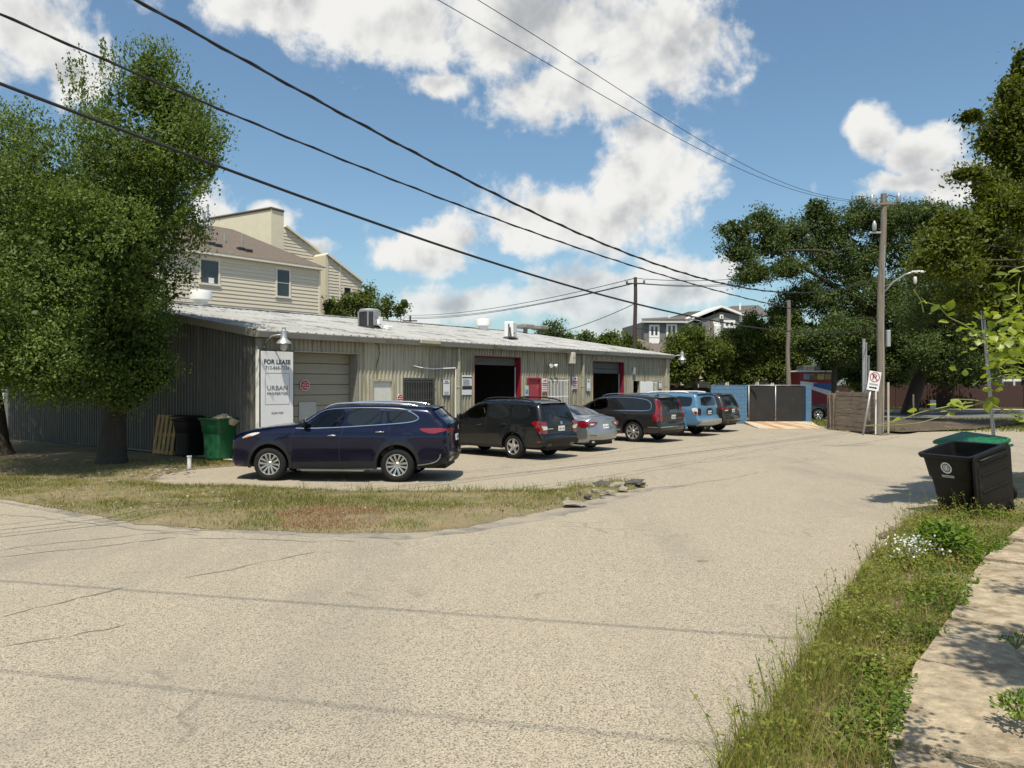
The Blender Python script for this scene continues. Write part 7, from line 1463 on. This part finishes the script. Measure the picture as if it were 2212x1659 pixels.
trunk(r, [(0,0,-.1),(-.1,.05,1.2),(-.2,.1,2.6),(-.5,.1,3.8)], [.42,.28,.25,.22]); crown('crown', bl, 8500, 15, .11, .07, M['leaf_right'], r, gap=-.3, gs=2.2, seed=71, up=.2); limbs(r, (-.5,.1,3.6), bl[:12], .035, seed=72, bend=.08)
# shading branches over the footpath, beside the camera to the right
sb2 = Vector((6.9,3.2,0)); r = empty('footpath_tree', sb2, 0, 'tree beside the footpath throwing leafy shade on the slabs', 'tree'); bl = [(Vector((-1.4,.6,4.6)),(1.3,1.5,.7)),(Vector((-1.5,1.8,4.9)),(.8,.8,.5)),(Vector((.4,.2,5.2)),(1.8,1.8,1.2)),(Vector((-.9,-1.6,5)),(1.4,1.4,.9)),(Vector((-.2,2.6,4.6)),(.9,1.0,.6)),(Vector((-2.9,.5,4.5)),(1.0,1.1,.6)),(Vector((-2.3,-.8,4.6)),(1.1,1.1,.6)),(Vector((-3.2,-.5,4.2)),(.7,.8,.5)),(Vector((-2.2,1.0,4.4)),(.7,.7,.5))]
trunk(r, [(0,0,-.1),(0,0,1),(-.1,.1,2.4),(-.2,.1,3.6)], [.32,.22,.2,.18]); crown('crown', bl, 3000, 15, .13, .09, M['leaf_right'], r, gap=-.25, seed=74); limbs(r, (-.2,.1,3.4), bl, .08, seed=75)
# --- near vine sprays at the right edge, every leaf its own piece
VY = 3.2
vr = empty('climbing_vine', (2.75,VY,.08), 0, 'sprays of round yellow-green vine leaves reaching in from the right edge', 'plant'); vo = Vector(vr.location)
def leafmesh(nm, tint):
    n = 7; V = []; 
    for i in range(n):
        t = i/(n-1); w = .5*math.sin(math.pi*min(1, t*1.02)**.82)*.82; V += [(t, w, .10*w+.06*math.sin(t*3)), (t, 0, .06*math.sin(t*3)-.03*w), (t, -w, .10*w+.06*math.sin(t*3))]
    Fq = [(i*3+j, (i+1)*3+j, (i+1)*3+j+1, i*3+j+1) for i in range(n-1) for j in (0, 1)]
    me = bpy.data.meshes.new(nm); me.from_pydata(V, [], Fq); me.materials.append(M['leaf_vine']); a = me.attributes.new('tint', 'FLOAT', 'FACE'); a.data.foreach_set('value', [tint]*len(Fq)); me.polygons.foreach_set('use_smooth', [True]*len(Fq)); me.update(); return me
LM_ = [leafmesh('leaf', t) for t in (.1,.35,.6,.85,1.0)]
gv = random.Random(77)
def vleaf(p, s, tint=None, d=None):
    o = link('leaf', LM_[gv.randrange(5) if tint is None else tint], vr); o.location = Vector(p)-vo; o.scale = (s, s, s)
    d = d or Vector((gv.uniform(-1,.6), gv.uniform(-.5,.3), gv.uniform(-.5,.4))); q = d.to_track_quat('X', 'Z'); o.rotation_euler = (q.to_matrix() @ Matrix.Rotation(gv.uniform(-.9,.9), 3, 'X')).to_euler()
def stem(pts, r0=.004, leaves=0, s=.06, Y=VY, dyy=0.0):
    P = [at(px, py, Y+dyy*i) for i, (px, py) in enumerate(pts)]; P = spline(P, 5); b = MB(); k = len(P); b.tube([p-vo for p in P], [r0*(1-.6*i/k) for i in range(k)], 5); b.build('stem', M['vinestem'], vr, True)
    for i in range(leaves):
        p = P[int((i+.5)/leaves*(k-1))]; vleaf(p+Vector((gv.uniform(-.015,.015), gv.uniform(-.03,.03), gv.uniform(-.03,.03))), s*gv.uniform(.7,1.2))
stem([(2240,940),(2210,905),(2170,886),(2140,872),(2110,864),(2062,861)], .004)
stem([(2130,866),(2086,880),(2054,893),(2020,903),(1980,913),(1916,918),(1867,919)], .0025)
stem([(2100,868),(2070,873),(2022,882),(1988,890),(1952,903),(1905,915),(1868,918)], .0025)
for (px, py, s) in ((2053,862,.072),(2022,874,.058),(1981,886,.052),(1946,903,.042),(2090,865,.07),(2069,874,.055),(2094,874,.062),(2136,863,.07),(2142,855,.075),(2103,834,.06),(2120,842,.055),(2029,889,.04),(2062,893,.042),(2190,884,.07),(2184,896,.06),(2202,906,.065),(2212,890,.06),(2150,842,.05),(2170,620,.06),(2172,632,.065),(2193,639,.07),(2176,674,.075),(2108,685,.06),(2131,684,.05),(2200,668,.06)):
    vleaf(at(px, py, VY), s*.82, 4 if px < 2110 and py > 850 else None)
stem([(2250,790),(2212,767),(2147,740),(2114,723),(2083,700),(2052,685),(2025,660),(1994,651)], .0045, 16, .045)
stem([(1995,674),(1991,655),(1987,645),(1973,624)], .003, 1, .03)
stem([(2260,640),(2215,655),(2199,640),(2178,615),(2163,607)], .003, 5, .055); stem([(2250,560),(2210,575),(2187,582),(2163,607)], .003, 3, .05); stem([(2230,700),(2205,660),(2200,620),(2204,600)], .003, 5, .05)
for k in range(4): stem([(2280,800+30*k),(2230,770+18*k),(2180,748+20*k),(2140,735+28*k)], .0035, 12, .045, VY+.12*k)
for i in range(190):
    px = 2212-abs(gv.gauss(0,55)); py = 735+gv.gauss(0,34)+(2212-px)*.02; vleaf(at(px, py, VY+gv.uniform(-.15,.55)), gv.uniform(.024,.045))
for k in range(6): b = MB(); q = at(2290,700+40*k,VY)-vo; b.tube([(0,.05*k,0),(.08,.04*k,.8),(q.x+.05,.05*k,q.z*.8),tuple(q)], [.012,.009,.007,.005], 6); b.build('stem', M['vinestem'], vr, True)
# ------------------------------------------------------------------ grass and weeds
def blades(name, P, h, lean, w, m, tint, seed, parent=None, seg=2):
    """curved tapering blades; P (n,3) feet, h heights"""
    g = np.random.default_rng(seed); n = len(P); a = g.random(n)*2*np.pi; dx = np.stack([np.cos(a), np.sin(a), np.zeros(n)], 1); sd_ = np.stack([-np.sin(a), np.cos(a), np.zeros(n)], 1); b_ = g.random(n)*2*np.pi; sd_ = np.stack([np.cos(b_), np.sin(b_), np.zeros(n)], 1)
    ln = lean*g.uniform(.2, 1.3, n); V = []
    ts = np.linspace(0, 1, seg+1)
    for t in ts:
        c = P+np.array([0,0,1.])*(h*t*(1-.25*ln*t))[:,None]+dx*(h*ln*t*t)[:,None]; ww = (w*(1-t)**.7)[:,None] if t < 1 else np.zeros((n,1))+.0006
        V += [c+sd_*ww, c-sd_*ww]
    V = np.stack(V, 1).reshape(-1, 3); k = 2*(seg+1); base = np.arange(n)[:,None]*k; Fq = np.concatenate([base+np.array([2*i, 2*i+1, 2*i+3, 2*i+2]) for i in range(seg)], 1).reshape(-1, 4)
    return npmesh(name, V, Fq, m, parent, np.repeat(tint, seg))
# lawn
G = nrg.uniform([-13.5,10.9],[4.2,20.5],size=(230000,2)); e, ins = pdist(G); ok_ = ins | (e < .06); G, e = G[ok_], np.where(ins, e, 0.)[ok_]
pxs = CX+F*G[:,0]/G[:,1]; pys = CY+F*H/G[:,1]
G3 = np.column_stack([G, np.zeros(len(G))]); nzv = sn(G3, 1.1)+.6*sn(G3+3, 3.3)
brown = ((pxs-740)/130)**2+((pys-1127)/19)**2 < 1+.5*nzv; thin = nzv+nrg.normal(size=len(G))*.5 < -.4
shade = (pys < 1040) & (pxs < 420)
keep = (~thin | (nrg.random(len(G)) < .25)) & (~shade | (nrg.random(len(G)) < .3)); G, e, nzv, brown, pxs = G[keep], e[keep], nzv[keep], brown[keep], pxs[keep]
Z = np.array([lawnz(x, y, q) for (x, y), q in zip(G, e)]); P3_ = np.column_stack([G, Z-.005]); dry = brown | (nrg.random(len(G)) < .27+.2*(nzv < -.2))
hh = nrg.uniform(.03,.085,len(G))*np.where(nzv > .4, 1.4, 1.0)*np.clip(e/.15, .5, 1)
i1 = ~dry; tag(blades('lawn_grass', P3_[i1], hh[i1], .8, np.full(i1.sum(), .0045), M['grassm'], np.clip(.45-.25*nzv[i1]+nrg.normal(size=i1.sum())*.25, 0, 1), 1), kind='stuff', label='short patchy green grass on the island lawn', cat='grass')
tag(blades('dry_grass', P3_[dry], hh[dry]*.75, 1.1, np.full(dry.sum(), .0045), M['drygrass'], np.where(brown[dry], .0, .75)+nrg.random(dry.sum())*.25, 2), kind='stuff', label='brown dead grass patches on the island lawn', cat='grass')
# ragged growth along the lot edge
k = 2600; t = nrg.random(k); xs_ = np.interp(t, np.linspace(0, 1, len(uppp[:9])), [p.x for p in uppp[:9]]); ys_ = np.interp(t, np.linspace(0, 1, len(uppp[:9])), [p.y for p in uppp[:9]])+nrg.normal(size=k)*.22; keep = sn(np.column_stack([xs_, ys_, xs_]), 2.0) > .1
tag(blades('edge_weeds', np.column_stack([xs_, ys_, np.full(k, .02)])[keep], nrg.uniform(.04,.2,keep.sum()), .9, np.full(keep.sum(), .005), M['grassm'], nrg.random(keep.sum()), 3), kind='stuff', label='ragged weeds along the lot edge of the lawn', cat='weeds')
# leaf litter and crumbs on the shaded lawn
k = 1500; Gq = nrg.uniform([-13,12],[3.4,20.5],size=(k,2)); e2, ins2 = pdist(Gq); Gq = Gq[ins2]; e2 = e2[ins2]; C = np.column_stack([Gq, [lawnz(x, y, q)+.02 for (x, y), q in zip(Gq, e2)]]); V, Fq = leafquads(C, nrg.normal(size=C.shape)*np.array([1,1,.2]), nrg.normal(size=C.shape)*.3+np.array([0,0,1]), nrg.uniform(.03,.09,len(C)), nrg.uniform(.02,.05,len(C)))
tag(npmesh('leaf_litter', V, Fq, M['seed'], None, nrg.random(len(C))), kind='stuff', label='pale leaf litter scattered over the lawn', cat='litter')
# verge weeds
def vergepts(k, s0, s1, seed, wlo=0., whi=1.):
    g = np.random.default_rng(seed); y = s0+(s1-s0)*g.random(k)**1.0; xa = np.interp(y, VLA[:,1], VLA[:,0]); xb = np.interp(y, WLA[:,1], WLA[:,0]); u_ = wlo+(whi-wlo)*g.random(k); x = xa+(xb-xa)*u_; return np.column_stack([x, y, np.maximum(.0, [vergez(a_, c_) for a_, c_ in zip(x, y)])]), u_
VG = tag(empty('placeholder'), kind='stuff'); bpy.data.objects.remove(VG)
P_, u_ = vergepts(17000, 3.4, 12.6, 11); nz1 = sn(P_, 2.2)+.5*sn(P_+2, 5.1); kp = nz1+nrg.normal(size=len(P_))*.5 > -.2; P_, u_, nz1 = P_[kp], u_[kp], nz1[kp]
h_ = nrg.uniform(.03,.19,len(P_))*(1+.5*np.clip(nz1,-.5,1))*np.where(P_[:,1] < 6.2, 1.25, .8)*np.clip(1.25-.55*u_, .55, 1.3); tag(blades('verge_grass', P_, h_, .75, nrg.uniform(.0018,.0042,len(P_)), M['grassm'], np.clip(.5+nrg.normal(size=len(P_))*.3-.15*nz1, 0, 1), 12, seg=3), kind='stuff', label='tall uncut grass on the roadside verge', cat='grass')
P_, u_ = vergepts(1300, 3.3, 6.6, 13, 0, .55); h_ = nrg.uniform(.25,.52,len(P_)); tag(blades('tall_grass', P_, h_, .6, nrg.uniform(.001,.0025,len(P_)), M['grassm'], nrg.random(len(P_)), 14, seg=4), kind='stuff', label='tall thin seeding grass stalks at the road edge', cat='grass')
P_, u_ = vergepts(3600, 3.4, 12.4, 15); h_ = nrg.uniform(.1,.3,len(P_)); tag(blades('dry_stalks', P_, h_, .9, nrg.uniform(.001,.003,len(P_)), M['drygrass'], nrg.random(len(P_)), 16, seg=3), kind='stuff', label='straw coloured dry stalks among the verge weeds', cat='grass')
def leafpatch(name, k, s0, s1, seed, hmax, ls, m, label, wlo=0., whi=1., thr=-.2, sc_=2.6):
    g = np.random.default_rng(seed); P, u = vergepts(k, s0, s1, seed, wlo, whi); nn = sn(P, sc_)+g.normal(size=len(P))*.3; P = P[nn > thr]; n = len(P); P = P+np.column_stack([np.zeros(n), np.zeros(n), hmax*g.random(n)**1.2*np.clip(.6+.4*sn(P, 3.1), .3, 1.2)]); l = ls*g.uniform(.6,1.4,n)
    V, Fq = leafquads(P, g.normal(size=(n,3))*np.array([1,1,.5]), g.normal(size=(n,3))*.5+np.array([0,0,1]), l, l*g.uniform(.45,.7,n)); tag(npmesh(name, V, Fq, m, None, np.clip(g.random(n)*.8+.1, 0, 1)), kind='stuff', label=label, cat='weeds')
leafpatch('weed_leaves', 34000, 3.4, 12.6, 17, .24, .038, M['weed'], 'low broad-leaved weeds filling the verge', .05, 1., -.1)
leafpatch('clover_leaves', 19000, 3.6, 9.6, 18, .14, .036, M['leaf_shrub'], 'bright green clover along the footpath edge', .55, 1.10, -.2, 3.2)
leafpatch('seed_heads', 8000, 3.6, 11.5, 19, .28, .015, M['seed'], 'pale seed heads over the verge weeds', 0., .95, .0)
leafpatch('edge_clover', 9000, 9.5, 12.8, 20, .14, .045, M['leaf_shrub'], 'green creeping weeds round the foot of the bins', .35, 1.1, -.5)
# stalks standing out of the weeds and leaning over the road
P_, u_ = vergepts(190, 3.4, 12.3, 23, .0, .6); g = np.random.default_rng(24); Cs = []; Ds = []; Sv = []
for p in P_:
    h = g.uniform(.22,.5)*(1.1 if p[1] < 7 else .9); ln = np.array([g.uniform(-.5,.15), g.uniform(-.3,.2), 0])*h*.8; k = int(g.integers(9, 20)); t = np.sort(g.random(k)**.8)[:,None]; c = p+np.array([0,0,1.])*h*t+ln*t**2+g.normal(size=(k,3))*.018; Cs.append(c); Sv.append([p+np.array([0,0,1.])*h*q+ln*q*q for q in np.linspace(0, 1, 5)]); Ds.append(g.normal(size=(k,3))+np.array([0,0,.6]))
Cs = np.concatenate(Cs); Ds = np.concatenate(Ds); V, Fq = leafquads(Cs, Ds, g.normal(size=Cs.shape)*.6+np.array([0,-.3,.8]), g.uniform(.018,.05,len(Cs)), g.uniform(.009,.022,len(Cs))); tag(npmesh('weed_stalks', V, Fq, M['weed'], None, g.random(len(Cs))), kind='stuff', label='leggy leafy weed stalks leaning over the road edge', cat='weeds')
Sv = np.array(Sv); n_ = len(Sv); W_ = np.array([.0022,0,0]); Sv = np.stack([Sv-W_, Sv+W_], 2).reshape(-1, 3); Fq = np.array([[s_*10+2*i, s_*10+2*i+1, s_*10+2*i+3, s_*10+2*i+2] for s_ in range(n_) for i in range(4)]); tag(npmesh('weed_stems', Sv, Fq, M['weed'], None, np.full(len(Fq), .3)), kind='stuff', label='thin stems of the leggy weeds at the road edge', cat='weeds')
# leafy weed clump and its neighbours
def clump(name, c, rad, k, leaf, m, label, seed, flat=.8, cat='plant', hang=.2):
    g = np.random.default_rng(seed); r = empty(name, c, 0, label, cat); d = unit(g.normal(size=(k,3))); d[:,2] = np.abs(d[:,2]); rr2 = rad*(.35+.65*g.random(k)**.5); P = d*rr2[:,None]*np.array([1,1,flat]); l = leaf*g.uniform(.6,1.3,k)
    V, Fq = leafquads(P+np.array([0,0,.03]), d+g.normal(size=(k,3))*.5-np.array([0,0,hang]), g.normal(size=(k,3))*.4+d*.6+np.array([0,0,.8]), l, l*g.uniform(.3,.45,k)); npmesh('leaves', V, Fq, m, r, g.random(k)); b = MB()
    for q in range(9): a = q*.7; b.tube([(0,0,-.02),(rad*.3*math.cos(a),rad*.3*math.sin(a),rad*flat*.4),(rad*.6*math.cos(a),rad*.6*math.sin(a),rad*flat*.8)], [.008,.006,.003], 5)
    b.build('stems', M['vinestem'], r); return r
clump('leafy_weed', gnd(2036,1212)+Vector((0,0,.05)), .42, 900, .115, M['leaf_shrub'], 'bright green bushy weed clump beside the open black bin', 81, 1.0, hang=.5)
clump('leafy_weed', gnd(2185,1575,.1)+Vector((.05,0,.08)), .16, 190, .05, M['leaf_shrub'], 'small green weed growing in a footpath joint', 82, .7)
clump('leafy_weed', gnd(2195,1415,.1)+Vector((0,0,.07)), .12, 90, .04, M['leaf_shrub'], 'tiny green weed in the next footpath joint', 83, .5)
clump('leafy_weed', gnd(1975,1235)+Vector((0,0,.04)), .24, 300, .085, M['leaf_vine'], 'yellow-green strappy weed under the white flowers', 84, .8)
fr = empty('white_flowers', gnd(1968,1238)+Vector((0,0,.05)), 0, 'cluster of small white flowers in front of the bushy weed', 'flowers'); g = np.random.default_rng(85); k = 150; c_ = np.column_stack([g.normal(size=k)*.13, g.normal(size=k)*.1, .16+g.random(k)*.22]); V, Fq = leafquads(c_, g.normal(size=(k,3)), g.normal(size=(k,3))*.5+np.array([0,-.3,1]), g.uniform(.022,.05,k), g.uniform(.015,.035,k)); tag(npmesh('petals', V, Fq, M['petal'], fr, g.random(k)), kind='stuff'); b = MB()
for q in range(14): a = q*.9; b.tube([(0,0,-.02),(.12*math.cos(a),.1*math.sin(a),.18),(.2*math.cos(a),.14*math.sin(a),.3)], .003, 4)
b.build('stems', M['vinestem'], fr)
# rough ground in the shade under the oak
k = 9000; Gq = nrg.uniform([15.5,34],[31,46],size=(k,2)); C = np.column_stack([Gq, np.full(k, -.03)]); tag(blades('rough_grass', C, nrg.uniform(.08,.3,k), .8, np.full(k,.02), M['grassm'], nrg.random(k)*.6, 90), kind='stuff', label='rough grass in the shade below the live oak', cat='grass')
k = 5000; Gq = nrg.uniform([24,61.8],[60,66],size=(k,2)); C = np.column_stack([Gq, np.full(k, .0)]); tag(blades('verge_strip_grass', C, nrg.uniform(.08,.25,k), .8, np.full(k,.03), M['grassm'], nrg.random(k)*.8, 91), kind='stuff', label='grass strip along the far side of the side street', cat='grass')
# soil bank under the oak, the oak's shade put into its dark colour
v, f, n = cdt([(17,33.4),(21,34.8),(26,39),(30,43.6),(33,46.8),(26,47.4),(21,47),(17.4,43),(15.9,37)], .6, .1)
b = MB(); b.add([(x, y, .03+.22*max(0, math.sin((x-15)*.25)*math.sin((y-33)*.22))+.05*vn(x, y, 1.5)) for x, y in v], f); tag(b.build('soil_bank', mat('shade_toned_soil', (.075,.056,.038), rough=.95, var=.4, scale=2, bump=.8, bscale=10, c2=(.14,.11,.07), c2amt=.4), smooth=True), kind='structure')
